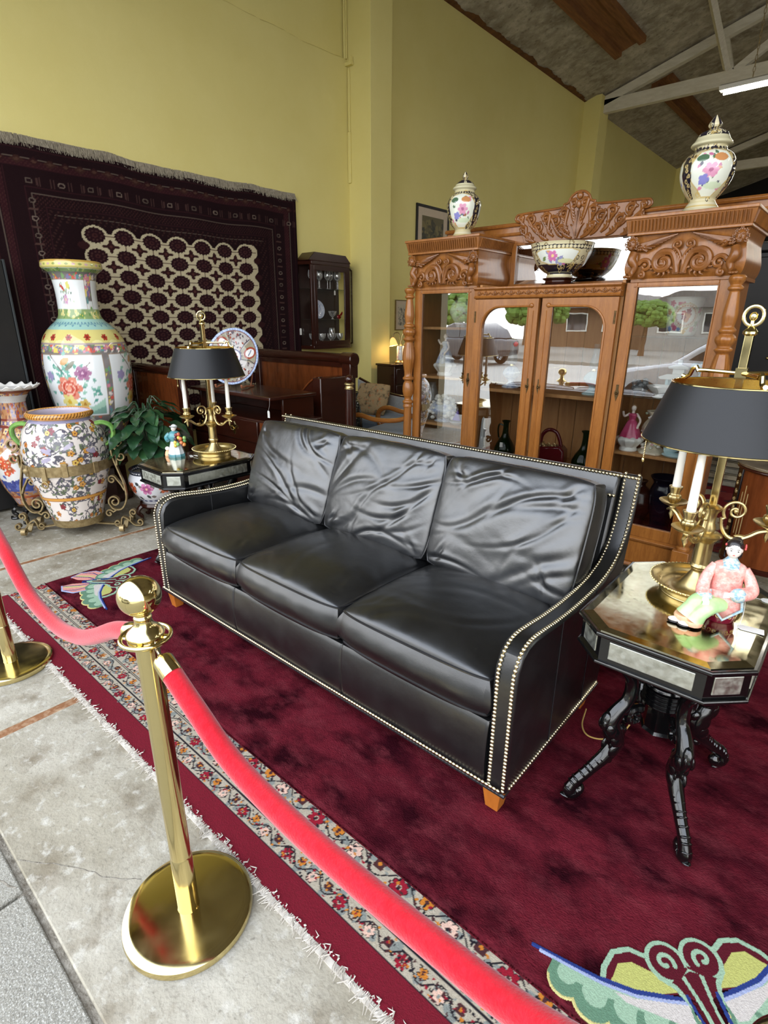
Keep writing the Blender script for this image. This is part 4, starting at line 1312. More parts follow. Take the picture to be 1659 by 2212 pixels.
M_redp = mat('red_paint', S(206, 60, 62), 0.3, 0, n=(60, S(230, 110, 104), 0.3), coat=0.3)
obj('mouth', MB().sphere((0, -0.0205, 0.2015), 0.0022, (1.4, 0.6, 0.6), 8, 6), M_redp, t)
fl_ = MB()
for k in range(5):
    a = k * 2 * pi / 5
    fl_.sphere((0.0225 + 0.002, -0.004 + 0.005 * cos(a), 0.224 + 0.005 * sin(a)), 0.004, (0.6, 1, 1), 8, 6)
obj('hair_flower', fl_, M_redp, t)
obj('hair_flower', MB().sphere((-0.021, -0.002, 0.224), 0.004, (0.7, 1, 1), 8, 6), M_redp, t)
hn = MB().sphere((-0.046, -0.070, 0.078), 0.011, (0.9, 1, 0.8), 10, 8).sphere((0.014, -0.064, 0.104), 0.010, (1.3, 0.8, 0.8), 10, 8)
for i in range(4):
    hn.tube([(-0.050 + 0.004 * i, -0.076, 0.078), (-0.050 + 0.004 * i, -0.084, 0.073), (-0.050 + 0.004 * i, -0.083, 0.068)], 0.0022, 6)
    hn.tube([(0.008, -0.066, 0.109 - 0.004 * i), (-0.001, -0.068, 0.108 - 0.004 * i), (-0.006, -0.066, 0.106 - 0.004 * i)], 0.002, 6)
hn.tube([(-0.040, -0.068, 0.078), (-0.037, -0.074, 0.072)], 0.0026, 6).tube([(0.016, -0.068, 0.111), (0.008, -0.071, 0.113)], 0.0024, 6)
obj('hands', hn, M_skin, t)
obj('purse', MB().sphere((-0.044, -0.082, 0.052), 0.010, (0.8, 0.5, 1.1), 10, 8).tube([(-0.044, -0.082, 0.060), (-0.044, -0.082, 0.070)], 0.0012, 5), M_hair, t)
tr = MB()
for pth in ([(-0.022, -0.020, 0.060), (-0.058, -0.055, 0.066), (-0.074, -0.070, 0.050), (-0.088, -0.078, 0.024)], [(0.004, -0.022, 0.056), (-0.030, -0.062, 0.058), (-0.052, -0.082, 0.040), (-0.064, -0.088, 0.016)]):
    tr.tube(bez(pth, 20), np.interp(np.linspace(0, 1, 21), [0, .4, .7, 1], [.022, .023, .021, .025]), 12)
obj('trousers', tr, M_trs, t)
cf = MB()
for p in ((-0.089, -0.079, 0.022), (-0.065, -0.089, 0.014)):
    cf.lathe([(0.024, -0.008), (0.026, 0), (0.024, 0.006)], 14, p)
obj('trouser_hem', cf, mat('peach_hem', S(238, 196, 150), 0.3, 0, n=(50, S(228, 150, 130), 0.2), coat=0.4), t)
ft = MB().sphere((-0.108, -0.090, 0.010), 0.010, (1.9, 1, 0.8), 12, 8).sphere((-0.084, -0.102, 0.008), 0.010, (1.7, 1, 0.75), 12, 8)
obj('feet', ft, M_skin, t)
obj('shoes', MB().sphere((-0.110, -0.091, 0.004), 0.0105, (1.8, 1.05, 0.4), 12, 6).sphere((-0.086, -0.103, 0.004), 0.0105, (1.6, 1.05, 0.4), 12, 6), M_hair, t)

def price_tag(loc, rot, label, w=0.062, d=0.03, string=None, vertical=False):
    t = thing('price_tag', label, 'tag', loc, rot)
    pts = [(-w / 2, -d * 0.25), (-w / 2 + 0.008, -d / 2), (w / 2, -d / 2), (w / 2, d / 2), (-w / 2 + 0.008, d / 2), (-w / 2, d * 0.25)]
    if vertical:
        obj('card', MB().prism([(b, -a) for a, b in pts], -0.0006, 0.0006, 'y'), M_paper, t, smooth=False)
    else:
        obj('card', MB().prism(pts, 0.001, 0.0022, 'z'), M_paper, t, smooth=False)
    if string:
        obj('string', MB().tube(bez(string, 16), 0.0007, 4), M_paper, t)
    return t
def rel(p, loc, rot):
    c_, s_ = cos(-rot), sin(-rot)
    x, y = p[0] - loc[0], p[1] - loc[1]
    return (x * c_ - y * s_, x * s_ + y * c_, p[2] - loc[2])
l1, r1 = (-0.098, 1.655, TZ), radians(8)
price_tag(l1, r1, 'white price tag tied to the seated lady figurine', string=[rel(q, l1, r1) for q in ((-0.128, 1.66, TZ + 0.09), (-0.122, 1.640, TZ + 0.05), (-0.126, 1.635, TZ + 0.004), (-0.128, 1.652, TZ + 0.002))])
price_tag((-0.075, 1.885, TZ), radians(20), 'white price tag near the back edge of the right side table', string=[(-0.03, 0, 0.002), (-0.05, 0.01, 0.002)])

# ------------- balloon seller and small things on the left table
t = thing('balloon_seller_figurine', 'small china old woman in bonnet holding coloured balloons, on the left side table', 'figurine', (-3.125, 1.645, TZ), radians(35))
M_white_g = mat('white_glaze', S(226, 228, 226), 0.2, 0, n=(25, S(200, 208, 208), 0.25), coat=0.4)
M_teal_g = mat('teal_glaze', S(58, 120, 130), 0.2, 0, n=(25, S(90, 150, 156), 0.25), coat=0.4)
sk = MB().lathe(smooth_prof([(0.045, 0.012), (0.046, 0.02), (0.036, 0.06), (0.028, 0.09), (0.024, 0.105)], 30), 28, lobes=(9, 0.05))
obj('apron_skirt', sk, M_white_g, t)
obj('hem', MB().lathe([(0.048, 0), (0.049, 0.012), (0.045, 0.02)], 28, lobes=(9, 0.06)), M_teal_g, t)
obj('shawl', MB().lathe(smooth_prof([(0.030, 0.095), (0.038, 0.118), (0.032, 0.142), (0.016, 0.156)], 24), 20).tube(bez([(-0.028, -0.01, 0.14), (-0.046, -0.016, 0.118), (-0.03, -0.034, 0.10)], 12), 0.012, 8), M_teal_g, t)
obj('head', MB().sphere((0, -0.004, 0.170), 0.016, (0.9, 0.95, 1.1), 14, 10).sphere((0, -0.020, 0.168), 0.003, (1, 1, 1), 6, 4), M_skin, t)
obj('bonnet', MB().sphere((0, 0.004, 0.179), 0.0175, (1.05, 0.95, 0.95), 14, 10).lathe([(0.019, 0.180), (0.024, 0.185), (0.019, 0.186)], 16, (0, -0.004, 0)), M_white_g, t)
bcol = [S(226, 190, 60), S(120, 170, 96), S(96, 20, 30), S(224, 140, 60), S(230, 200, 84), S(110, 30, 36), S(214, 120, 70), S(92, 150, 84), S(60, 20, 34), S(226, 196, 74), S(206, 110, 62), S(136, 176, 100), S(120, 24, 30), S(190, 90, 60)]
rr = random.Random(4)
for k, c_ in enumerate(bcol):
    mm = mat('balloon_glaze', c_, 0.15, 0, n=(20, tuple(0.8 * v for v in c_[:3]) + (1,), 0.3), coat=0.5)
    col_, rw = k % 4, k // 4
    p = (0.024 + 0.017 * col_ + rr.uniform(-.004, .004), -0.038 + rr.uniform(-.008, .012), 0.075 + 0.020 * rw + 0.008 * (col_ % 2) + rr.uniform(-.003, .003))
    obj('balloon', MB().sphere(p, 0.0112, (1, 1, 1.05), 12, 8), mm, t)
t = thing('orange_figurine', 'tiny peach coloured china figure at the left corner of the left table', 'figurine', (-3.165, 1.61, TZ), 0)
obj('body', MB().lathe(smooth_prof([(0.018, 0), (0.019, 0.01), (0.014, 0.028), (0.008, 0.036)], 16), 16), mat('peach_glaze', S(228, 150, 100), 0.25, 0, n=(30, S(240, 190, 150), 0.3), coat=0.4), t)
obj('head', MB().sphere((0, 0, 0.046), 0.014, (1, 1, 0.95), 12, 8), M_skin, t)
t = price_tag((-3.055, 1.70, TZ), radians(-20), 'small white tag with two leaves beside the balloon seller', 0.05, 0.018)
obj('tag_end', MB().prism([(0.01, 0.012), (0.03, 0.02), (0.05, 0.03), (0.03, 0.032)], 0.006, 0.008, 'z'), M_paper, t)
# ---------------------------------------------------------------- carved oak cabinet
CX, CY = -1.625, 3.35
cab = thing('oak_cabinet', 'large carved golden oak display cabinet with glass doors, behind the black sofa', 'cabinet', (CX, CY, 0))
D = 0.42
def part(name, mb, m=None, par=None, **k):
    return obj(name, mb, m or M_oak, par or cab, **k)
for s in (-1, 1):
    xo, xi = s * 1.0, s * 0.472
    a, b = sorted((xo, xo - s * 0.02))
    part('side_panel', MB().box(a, b, 0.0, D, 0.06, 1.93), bevel=0.002)
    a, b = sorted((xi, xi - s * 0.018))
    part('divider', MB().box(a, b, 0.02, D, 0.10, 1.72), M_oak_in, bevel=0.002)
    a, b = sorted((xi, xi - s * 0.0))
# bottom, plinth, feet
part('plinth', MB().box(-0.99, 0.99, 0.005, D, 0.09, 0.235), bevel=0.004)
part('plinth_moulding', MB().prism([(-0.01, 0.235), (-0.018, 0.25), (0.0, 0.262), (D, 0.262), (D, 0.235)], -1.0, 1.0, 'x').prism([(-0.012, 0.09), (-0.02, 0.075), (-0.004, 0.06), (D, 0.06), (D, 0.09)], -1.0, 1.0, 'x'), bevel=0.002)
foot = smooth_prof([(0.03, 0.0), (0.045, 0.006), (0.052, 0.03), (0.042, 0.05), (0.036, 0.065)], 24)
for x in (-0.95, 0.95, -0.3, 0.3):
    for y in (0.05, 0.37):
        part('bun_foot', MB().lathe(foot, 20, (x, y, 0)))
# planked back
for k in range(16):
    x0 = -0.985 + k * 1.97 / 16
    part('back_plank', MB().box(x0 + 0.001, x0 + 1.97 / 16 - 0.003, D - 0.016 + 0.003 * (k % 2), D, 0.2, 1.74), M_oak_in, bevel=0.003)
# shelves
def shelf(x0, x1, z, m=None, th=0.018, y0=0.05):
    return part('shelf', MB().box(x0, x1, y0, D - 0.017, z - th, z), m or M_oak_in, bevel=0.002)
for z in (0.756, 1.104, 1.452):
    shelf(-0.978, -0.492, z)
for z in (0.575, 1.055):
    shelf(-0.452, 0.452, z, th=0.022)
shelf(0.492, 0.978, 0.752)
M_gl = glass_pane('shelf_glass', 0.10, (0.93, 0.98, 0.95, 1))
for z in (1.085, 1.42):
    shelf(0.492, 0.978, z, M_gl, 0.007)
# tops
part('centre_top', MB().box(-0.475, 0.475, -0.05, D - 0.02, 1.69, 1.702), bevel=0.003)
part('centre_cornice', MB().prism([(-0.04, 1.632), (-0.048, 1.640), (-0.040, 1.650), (-0.042, 1.680), (-0.055, 1.690), (0.02, 1.690), (0.02, 1.632)], -0.472, 0.472, 'x'), bevel=0.001)
for s in (-1, 1):
    a, b = sorted((s * 1.03, s * 0.475))
    # bombe frieze with swelled sides
    fz = MB()
    prof = [(0.0, 1.715), (-0.012, 1.74), (-0.02, 1.78), (-0.012, 1.83), (-0.004, 1.88), (-0.016, 1.935)]
    sw = [0.0, 0.012, 0.018, 0.010, 0.002, 0.012]
    q = bez([(p[0], p[1], w) for p, w in zip(prof, sw)], 24)
    P = np.zeros((len(q), 5, 3))
    for i, (y, z, w) in enumerate(q):
        P[i] = [(a - w + 0.01, D, z), (a - w + 0.01, y, z), ((a + b) / 2, y, z), (b + w - 0.01, y, z), (b + w - 0.01, D, z)]
    fz.grid(P)
    part('frieze', fz, angle=50)
    part('tower_floor', MB().box(a + .03, b - .005, -0.005, D, 1.700, 1.716))
    # cornice with a fluted cove
    c0, c1 = a - 0.022, b + 0.022
    co = MB().box(c0 - 0.004, c1 + 0.004, -0.062, D, 2.004, 2.02).box(c0 + 0.012, c1 - 0.012, -0.044, D, 1.928, 1.942)
    co.add([(c0 + .014, -.040, 1.94), (c1 - .014, -.040, 1.94), (c1 - .014, D, 1.94), (c0 + .014, D, 1.94), (c0, -.055, 2.005), (c1, -.055, 2.005), (c1, D, 2.005), (c0, D, 2.005)],
           [(0, 1, 5, 4), (1, 2, 6, 5), (2, 3, 7, 6), (3, 0, 4, 7)])
    part('cornice', co, bevel=0.003)
    ft_ = MB()
    nfl = 32
    for k in range(nfl):
        x = c0 + 0.02 + (c1 - c0 - 0.04) * (k + .5) / nfl
        ft_.tube([(x, -0.046, 1.946), (x, -0.053, 1.97), (x, -0.060, 1.998)], 0.0062, 6, flat=0.9)
    for k in range(24):
        y = -0.03 + (D + .02) * (k + .5) / 24
        for xx, d in ((c1 - .014, 1), (c0 + .014, -1)):
            ft_.tube([(xx + d * .003, y, 1.946), (xx + d * .009, y, 1.97), (xx + d * .016, y, 1.998)], 0.0062, 6)
    part('cornice_fluting', ft_, M_oak_carve)
# ---- carving tools: rounded scroll tubes laid on a face
def scrollY(m, c, r, a0, turns, y, w0=0.012, w1=0.006, tail=None, n=30, shrink=0.18):
    sp = spiral(c, r, a0, turns, n, shrink)
    pts = plane3(sp, 'y', y)
    if tail is not None:
        tl = np.array([(q[0], y, q[1]) for q in tail])
        pts = np.vstack([bez(np.vstack([tl, pts[:1]]), 14)[:-1], pts])
    k = len(pts)
    m.tube(pts, np.r_[np.linspace(w0 * 0.7, w0, k // 3), np.linspace(w0, w1, k - k // 3)], 8)
    m.sphere((pts[-1][0], y - 0.004, pts[-1][2]), w1 * 1.7, (1, 0.8, 1), 10, 6)
def face(m, c, s, r):
    x, y, z = c
    m.sphere(c, r, (0.95, 0.9, 1.25), 16, 12)
    m.sphere((x + s * 0.1 * r, y - r * 0.9, z - r * 0.05), r * 0.26, (0.8, 1.1, 1.3), 10, 8)
    for q in (-1, 1):
        m.sphere((x + q * r * 0.38, y - r * 0.74, z + r * 0.3), r * 0.2, (1.2, 0.7, 0.7), 8, 6)
        m.tube([(x + q * r * .1, y - r * .86, z + r * .45), (x + q * r * .4, y - r * .82, z + r * .58), (x + q * r * .7, y - r * .55, z + r * .42)], r * .11, 6)
        m.sphere((x + q * r * 0.45, y - r * 0.62, z - r * 0.35), r * 0.28, (1, 0.7, 0.9), 8, 6)
        m.sphere((x + q * r * 0.9, y - r * 0.05, z + r * 0.1), r * 0.25, (0.5, 0.8, 1.3), 8, 6)
    m.tube([(x - r * .35, y - r * .72, z - r * .58), (x, y - r * .84, z - r * .62), (x + r * .35, y - r * .72, z - r * .58)], r * .13, 6)
    m.tube([(x - r * .3, y - r * .66, z - r * .82), (x, y - r * .78, z - r * .84), (x + r * .3, y - r * .66, z - r * .82)], r * .13, 6)
    for k in range(12):
        a = -0.5 + k * (pi + 1.0) / 11
        sp = spiral((x + r * 1.05 * cos(a), z + r * 1.25 * sin(a)), r * 0.34, a, 1.0 if k % 2 else -1.0, 12, 0.3)
        m.tube(plane3(sp, 'y', y - r * 0.15), r * 0.13, 6)
for s in (-1, 1):
    x0, x1 = sorted((s * 1.01, s * 0.49))
    xc = (x0 + x1) / 2
    yf = -0.027
    m = MB()
    for q in (-1, 1):
        # big C scroll
        scrollY(m, (xc + q * 0.085, 1.79), 0.052, pi / 2 if q > 0 else pi / 2, -1.35 * q, yf, 0.019, 0.010, tail=[(xc + q * 0.015, 1.74), (xc + q * 0.03, 1.80), (xc + q * 0.05, 1.835)])
        scrollY(m, (xc + q * 0.092, 1.79), 0.036, pi / 2 + 0.4 * q, -1.1 * q, yf - 0.005, 0.010, 0.006)
        scrollY(m, (xc + q * 0.175, 1.778), 0.034, pi * (0.1 if q > 0 else 0.9), 1.15 * q, yf, 0.013, 0.007, tail=[(xc + q * 0.225, 1.845), (xc + q * 0.222, 1.80)])
        scrollY(m, (xc + q * 0.028, 1.872), 0.022, -0.4 if q > 0 else pi + 0.4, 1.2 * q, yf, 0.008, 0.005, tail=[(xc, 1.80), (xc + q * 0.02, 1.84)])
        for k in range(5):
            u = k / 4
            m.tube(bez([(xc + q * (0.006 + .006 * k), yf, 1.735), (xc + q * (0.01 + 0.004 * k), yf - .006, 1.78), (xc + q * (0.004 + 0.01 * k), yf, 1.81 + 0.01 * k)], 10), 0.006, 6)
        # leaf tips under the scroll
        for k in range(7):
            a = -2.6 + k * 0.42
            cx_, cz_ = xc + q * (0.085 + 0.062 * cos(a)), 1.79 + 0.060 * sin(a)
            m.tube(bez([(xc + q * (0.085 + 0.048 * cos(a)), yf, 1.79 + 0.048 * sin(a)), (cx_, yf - .004, cz_), (cx_ + q * 0.016 * cos(a + .9), yf, cz_ + 0.016 * sin(a + .9))], 8), np.linspace(.008, .003, 9), 6)
        # wing: fan of long feathers from the outer shoulder towards the middle
        sx, sz = xc + q * 0.225, 1.862
        for k in range(9):
            L = 0.165 - 0.010 * k
            a = radians(8 + 5.5 * k) if True else 0
            tipx, tipz = xc + q * (0.035 + 0.017 * k), 1.922 - 0.0085 * k
            m.tube(bez([(sx - q * 0.006 * k, yf + .002, sz - 0.004 * k + .02), ((sx + tipx) / 2, yf - 0.008, (sz + tipz) / 2 + 0.006), (tipx, yf + .002, tipz)], 10), np.r_[np.linspace(.007, .0095, 6), np.linspace(.009, .004, 5)], 6)
        for k in range(12):
            m.sphere((sx - q * (0.004 + 0.013 * (k % 4)), yf - 0.002, sz + 0.022 - 0.012 * (k // 4)), 0.0088, (1, .8, 1), 8, 6)
        # lion paw and shoulder at the outer lower corner
        m.tube(bez([(xc + q * 0.236, yf - .004, 1.845), (xc + q * 0.243, yf - .014, 1.81), (xc + q * 0.225, yf - .008, 1.775), (xc + q * 0.237, yf - .012, 1.742), (xc + q * 0.248, yf - .02, 1.73)], 24), np.interp(np.linspace(0, 1, 25), [0, .3, .7, 1], [.02, .024, .014, .018]), 10)
        for k in range(3):
            m.sphere((xc + q * (0.238 + 0.012 * k), yf - .03, 1.726), 0.010, (1, 1.1, .8), 8, 6)
        scrollY(m, (xc + q * 0.19, 1.734), 0.02, pi / 2, 1.1 * q, yf, .009, .006)
    part('frieze_carving', m, M_oak_carve, label='carved winged lions and leaf scrolls')
    # grotesque heads on the corners
    for q in (-1, 1):
        h = MB()
        face(h, (xc + q * 0.252, -0.042, 1.885), q, 0.026)
        part('carved_head', h, M_oak_carve)
# small running scroll under the centre shelf
m = MB()
for k in range(16):
    x = -0.44 + k * 0.88 / 15.0
    q = 1 if k % 2 else -1
    scrollY(m, (x, 1.664), 0.012, pi / 2, 1.25 * q, -0.046, .0045, .003, n=16)
    m.tube([(x + 0.012, -.045, 1.655), (x + .028, -.047, 1.668), (x + .044, -.045, 1.657)], .0032, 5)
part('scroll_band', m, M_oak_carve)
# back with mirror and crest
part('back_board', MB().box(-1.02, 1.02, D - 0.02, D, 1.70, 2.11), bevel=0.002)
part('back_rail', MB().prism([(D - 0.035, 2.105), (D - 0.042, 2.118), (D - 0.03, 2.13), (D, 2.13), (D, 2.105)], -1.03, 1.03, 'x').prism([(D - 0.03, 2.05), (D - 0.036, 2.06), (D - 0.03, 2.07), (D - 0.01, 2.07), (D - 0.01, 2.05)], -1.02, 1.02, 'x'), bevel=0.002)
mf = MB().box(-0.46, -0.425, D - 0.034, D - 0.018, 1.70, 2.0).box(0.425, 0.46, D - 0.034, D - 0.018, 1.70, 2.0).box(-0.425, 0.425, D - 0.034, D - 0.018, 1.702, 1.74).box(-0.425, 0.425, D - 0.034, D - 0.018, 1.985, 2.0)
part('mirror_frame', mf, bevel=0.003)
M_mirror = mat('mirror', S(236, 238, 236), 0.015, 1.0, n=(4, S(228, 231, 228), 0.3))
mi = MB()
o1 = [(-0.425, 1.74), (0.425, 1.74), (0.425, 1.985), (-0.425, 1.985)]
o2 = [(-0.402, 1.763), (0.402, 1.763), (0.402, 1.962), (-0.402, 1.962)]
mi.add([(x, D - .026, z) for x, z in o1] + [(x, D - .029, z) for x, z in o2], [(0, 1, 5, 4), (1, 2, 6, 5), (2, 3, 7, 6), (3, 0, 4, 7), (4, 5, 6, 7)])
part('mirror_glass', mi, M_mirror, smooth=False)
half = [(0.0, 2.262), (0.03, 2.256), (0.058, 2.235), (0.075, 2.205), (0.10, 2.198), (0.115, 2.182), (0.30, 2.176), (0.405, 2.172), (0.43, 2.165), (0.438, 2.145), (0.42, 2.13), (0.395, 2.128), (0.40, 2.11), (0.405, 2.08), (0.385, 2.05), (0.37, 2.01), (0.36, 1.992)]
crest = [(x, z) for x, z in half] + [(-x, z) for x, z in half[::-1][:-1]]
part('crest_board', MB().prism(crest, D - 0.05, D - 0.03, 'y'), M_oak_carve, smooth=False, bevel=0.003)
m = MB()
yc = D - 0.052
edge = bez([(x, yc, z) for x, z in half[:12]], 60)
m.tube(edge, 0.0075, 8).tube(edge * np.array((-1, 1, 1)), 0.0075, 8)
for q in (-1, 1):
    for k, (tx, tz, r, tw, bx, bz) in enumerate(((0.036, 2.195, 0.026, 1.3, 0.012, 2.08), (0.095, 2.145, 0.030, -1.3, 0.05, 2.03), (0.150, 2.105, 0.034, 1.3, 0.09, 2.01), (0.215, 2.130, 0.030, -1.3, 0.155, 2.02),
                                                 (0.265, 2.075, 0.032, 1.25, 0.19, 2.00), (0.322, 2.128, 0.032, 1.25, 0.245, 2.04), (0.375, 2.075, 0.024, -1.2, 0.30, 2.01), (0.395, 2.145, 0.016, -1.1, 0.365, 2.10),
                                                 (0.10, 2.06, 0.022, 1.2, 0.03, 2.0), (0.335, 2.03, 0.022, 1.2, 0.28, 1.995))):
        sgn = tw * q
        a0 = pi - 0.6 if sgn < 0 else 0.6
        scrollY(m, (q * tx, tz), r, a0, sgn, yc, 0.0115, 0.006, tail=[(q * bx, bz), (q * (bx * 0.55 + tx * 0.45 + .012), bz * 0.55 + (tz - r) * 0.45)], n=28)
        for j in range(5):
            u = 0.15 + 0.2 * j
            px_, pz_ = bx + (tx - bx) * u, bz + (tz - r - bz) * u
            m.tube(bez([(q * px_, yc, pz_), (q * (px_ + 0.014), yc - .007, pz_ + .012), (q * (px_ + 0.006), yc, pz_ + .032)], 6), np.linspace(.008, .003, 7), 6)
        for j in range(3):
            a = j * 0.7 + 0.4
            m.sphere((q * (tx + r * 1.15 * cos(a)), yc, tz + r * 1.15 * sin(a)), r * 0.30, (1, .7, 1), 8, 6)
    for j in range(5):
        m.tube(bez([(0, yc, 2.0), (q * 0.006 * j, yc - .005, 2.06), (q * 0.011 * j, yc, 2.18 - 0.025 * j)], 12), np.linspace(.010, .004, 13), 6)
m.sphere((0, yc - .004, 2.238), 0.02, (1, .6, 1.1), 12, 8).sphere((0, yc - .01, 2.19), 0.015, (1, .6, 1.6), 10, 8)
part('crest_carving', m, M_oak_carve, label='carved leaf scroll crest')
# doors
M_cabglass = glass_pane('door_glass', 0.26, (0.97, 0.98, 0.97, 1), 0.05)
M_oldbrass = mat('dark_brass_plate', S(104, 84, 52), 0.4, 0.8, n=(60, S(66, 52, 32), 0.25))
def lock(par, x, y, z):
    m = MB().prism([(x - .007, z + .05), (x + .007, z + .05), (x + .007, z + .02), (x + .013, z + .005), (x + .009, z - .015), (x, z - .045), (x - .009, z - .015), (x - .013, z + .005), (x - .007, z + .02)], y - 0.003, y, 'y')
    m.lathe([(0.006, -.004), (.008, .004), (.004, .012), (.0005, .014)], 12)
    m.v[-1] = np.c_[m.v[-1][:, 0] + x, -m.v[-1][:, 2] + y - .004, m.v[-1][:, 1] + z]
    return obj('lock_plate', m, M_oldbrass, par)
def door(x0, x1, z0, z1, st_l, st_r, y, top, name='door'):
    d = part(name, MB().box(x0, x0 + st_l, y, y + 0.024, z0, z1).box(x1 - st_r, x1, y, y + 0.024, z0, z1)
             .box(x0 + st_l, x1 - st_r, y, y + 0.024, z1 - top, z1).box(x0 + st_l, x1 - st_r, y, y + 0.024, z0, z0 + 0.07), bevel=0.003)
    return d
for s in (-1, 1):
    x0, x1 = sorted((s * 0.985, s * 0.485))
    d = door(x0, x1, 0.262, 1.70, 0.046 if s < 0 else 0.058, 0.058 if s < 0 else 0.046, 0.0, 0.022)
    g0, g1 = x0 + 0.042, x1 - 0.042
    obj('glass', MB().box(g0, g1, 0.010, 0.0125, 0.32, 1.682), M_cabglass, d, smooth=False)
    bd = MB()
    for xx in (x0 + (0.046 if s < 0 else 0.058), x1 - (0.058 if s < 0 else 0.046)):
        bd.tube([(xx, -0.001, 0.33), (xx, -0.001, 1.678)], 0.0045, 6)
    bd.tube([(g0, -0.001, 1.678), (g1, -0.001, 1.678)], 0.0045, 6)
    obj('bead', bd, M_oak, d)
    lock(d, s * 0.515, 0.0, 1.10)
for s in (-1, 1):
    xa, xb = s * 0.012, s * 0.468
    x0, x1 = sorted((xa, xb))
    z0, z1, y = 0.262, 1.628, -0.04
    gi, go, gt, gb = s * 0.078, s * 0.402, 1.578, 0.33
    arch = [(go, gt - 0.13)] + [(go - s * 0.13 * (1 - cos(a)), gt - 0.13 + 0.13 * sin(a)) for a in np.linspace(0.15, pi / 2, 9)]
    # frame as stiles, bottom rail and an arched top rail
    mb = MB().box(*sorted((xa, gi)), y, y + .026, z0, z1).box(*sorted((go, xb)), y, y + .026, z0, z1).box(*sorted((gi, go)), y, y + .026, z0, gb)
    top = [(gi, z1), (go, z1)] + arch + [(gi, gt)]
    mb.prism(top, y, y + .026, 'y')
    d = part('door', mb, bevel=0.003, angle=25)
    obj('glass', MB().box(*sorted((gi - s * .005, go + s * .005)), y + .011, y + .0135, gb - .005, gt + .003), M_cabglass, d, smooth=False)
    bd = MB()
    path = [(go + s * .006, y - .002, gb)] + [(q[0] + s * .006, y - .002, q[1] + .004) for q in arch] + [(gi - s * 0.012, y - .002, gt + .006)]
    bd.tube(path, 0.0065, 8)
    bd.sphere((gi - s * 0.022, y - .003, gt + .010), 0.014, (1, .7, 1), 12, 8)
    bd.tube([(gi, y - .001, gb), (gi, y - .001, gt)], .004, 6)
    bd.tube([(s * 0.044, y - .001, z0 + .02), (s * 0.044, y - .001, gt - .02)], .004, 6)
    obj('bead', bd, M_oak, d)
    lock(d, s * 0.040, y, 1.10)
    hg = MB()
    for z in (1.52, 0.55):
        hg.tube([(xb - s * .010, y - .002, z - .035), (xb - s * .010, y - .002, z + .035)], 0.005, 8)
    obj('hinge', hg, M_oldbrass, d)
# turned corner columns
def fz(y):
    return 1.661 - (y - 640) * 0.00339
R0 = 0.026
colp = [(0.030, 0.30), (0.030, 0.86), (0.036, 0.868), (0.036, 0.878), (0.028, 0.886), (0.038, 0.90), (0.038, 0.915), (0.027, 0.925), (0.027, 0.94), (0.035, 0.955), (0.041, 0.985), (0.041, 1.02), (0.034, 1.05), (0.028, 1.062),
        (0.040, 1.075), (0.042, 1.085), (0.034, 1.095), (0.030, 1.11), (0.032, 1.14), (0.042, 1.20), (0.045, 1.235), (0.040, 1.29), (0.032, 1.33), (0.030, 1.345), (0.042, 1.36), (0.043, 1.37), (0.032, 1.38),
        (0.042, 1.40), (0.046, 1.415), (0.042, 1.43), (0.032, 1.44), (0.040, 1.452), (0.040, 1.462), (0.030, 1.475), (0.033, 1.50), (0.036, 1.53), (0.032, 1.57), (0.026, 1.62), (0.024, 1.64), (0.034, 1.65), (0.034, 1.66), (0.026, 1.67), (0.036, 1.69), (0.038, 1.705), (0.03, 1.715)]
low = [(0.036, 0.262), (0.036, 0.275), (0.03, 0.285), (0.040, 0.31), (0.043, 0.345), (0.034, 0.39), (0.028, 0.40), (0.04, 0.415), (0.04, 0.425), (0.028, 0.435), (0.030, 0.455)]
def turned(prof):
    P = []
    prof = low + [q for q in prof if q[1] > 0.5]
    return bez([(a, b, 0) for a, b in prof], 420)[:, :2]
tp = turned(colp)
for s in (-1, 1):
    x = s * 1.022
    n = 40
    t_ = np.linspace(0, 2 * pi, n, endpoint=False)
    P = np.zeros((n, len(tp), 3))
    for j, (r, z) in enumerate(tp):
        fl_amt = 0.0
        if 1.11 < z < 1.34 or 1.395 < z < 1.44 or 0.60 < z < 0.84:
            fl_amt = 0.06
        k = 1 + fl_amt * np.cos(t_ * 14)
        P[:, j] = np.stack([x + r * k * np.cos(t_), -0.035 + r * k * np.sin(t_), np.full(n, z)], -1)
    part('turned_column', MB().grid(P, wrap=True), angle=70)
    part('column_plinth', MB().box(x - .045, x + .045, -.085, .02, 0.085, 0.262), bevel=0.004)
    part('bun_foot', MB().lathe(foot, 20, (x, -.03, 0)).lathe([(0.036, 0.063), (0.036, 0.088)], 20, (x, -.03, 0)))
    part('corner_stile', MB().box(*sorted((s * 0.985, s * 1.0)), -0.001, 0.03, 0.262, 1.715))
# ---------------------------------------------------------------- floor vases, jar on scroll stand, plant, on the left
rr = random.Random(21)
# tall painted floor vase
t = thing('floor_vase', 'tallest floor vase, white picture panels with peonies and yellow green bands, before the hanging rug', 'vase', (-4.84, 1.88, 0))
obj('stand', MB().lathe([(0.19, 0), (0.2, 0.03), (0.17, 0.06), (0.17, 0.30), (0.2, 0.33), (0.2, 0.345), (0.0005, 0.345)], 8), M_mahog, t, smooth=False, bevel=0.004)
prof = [(0.135, 0.345), (0.145, 0.36), (0.15, 0.42), (0.19, 0.55), (0.245, 0.68), (0.284, 0.795), (0.310, 0.946), (0.322, 1.10), (0.318, 1.205), (0.300, 1.312), (0.272, 1.376), (0.222, 1.436), (0.168, 1.487), (0.147, 1.54), (0.144, 1.66), (0.152, 1.76), (0.166, 1.815), (0.20, 1.845), (0.214, 1.862), (0.212, 1.89), (0.206, 1.905), (0.192, 1.903), (0.17, 1.86), (0.15, 1.80)]
pr = smooth_prof(prof, 300)
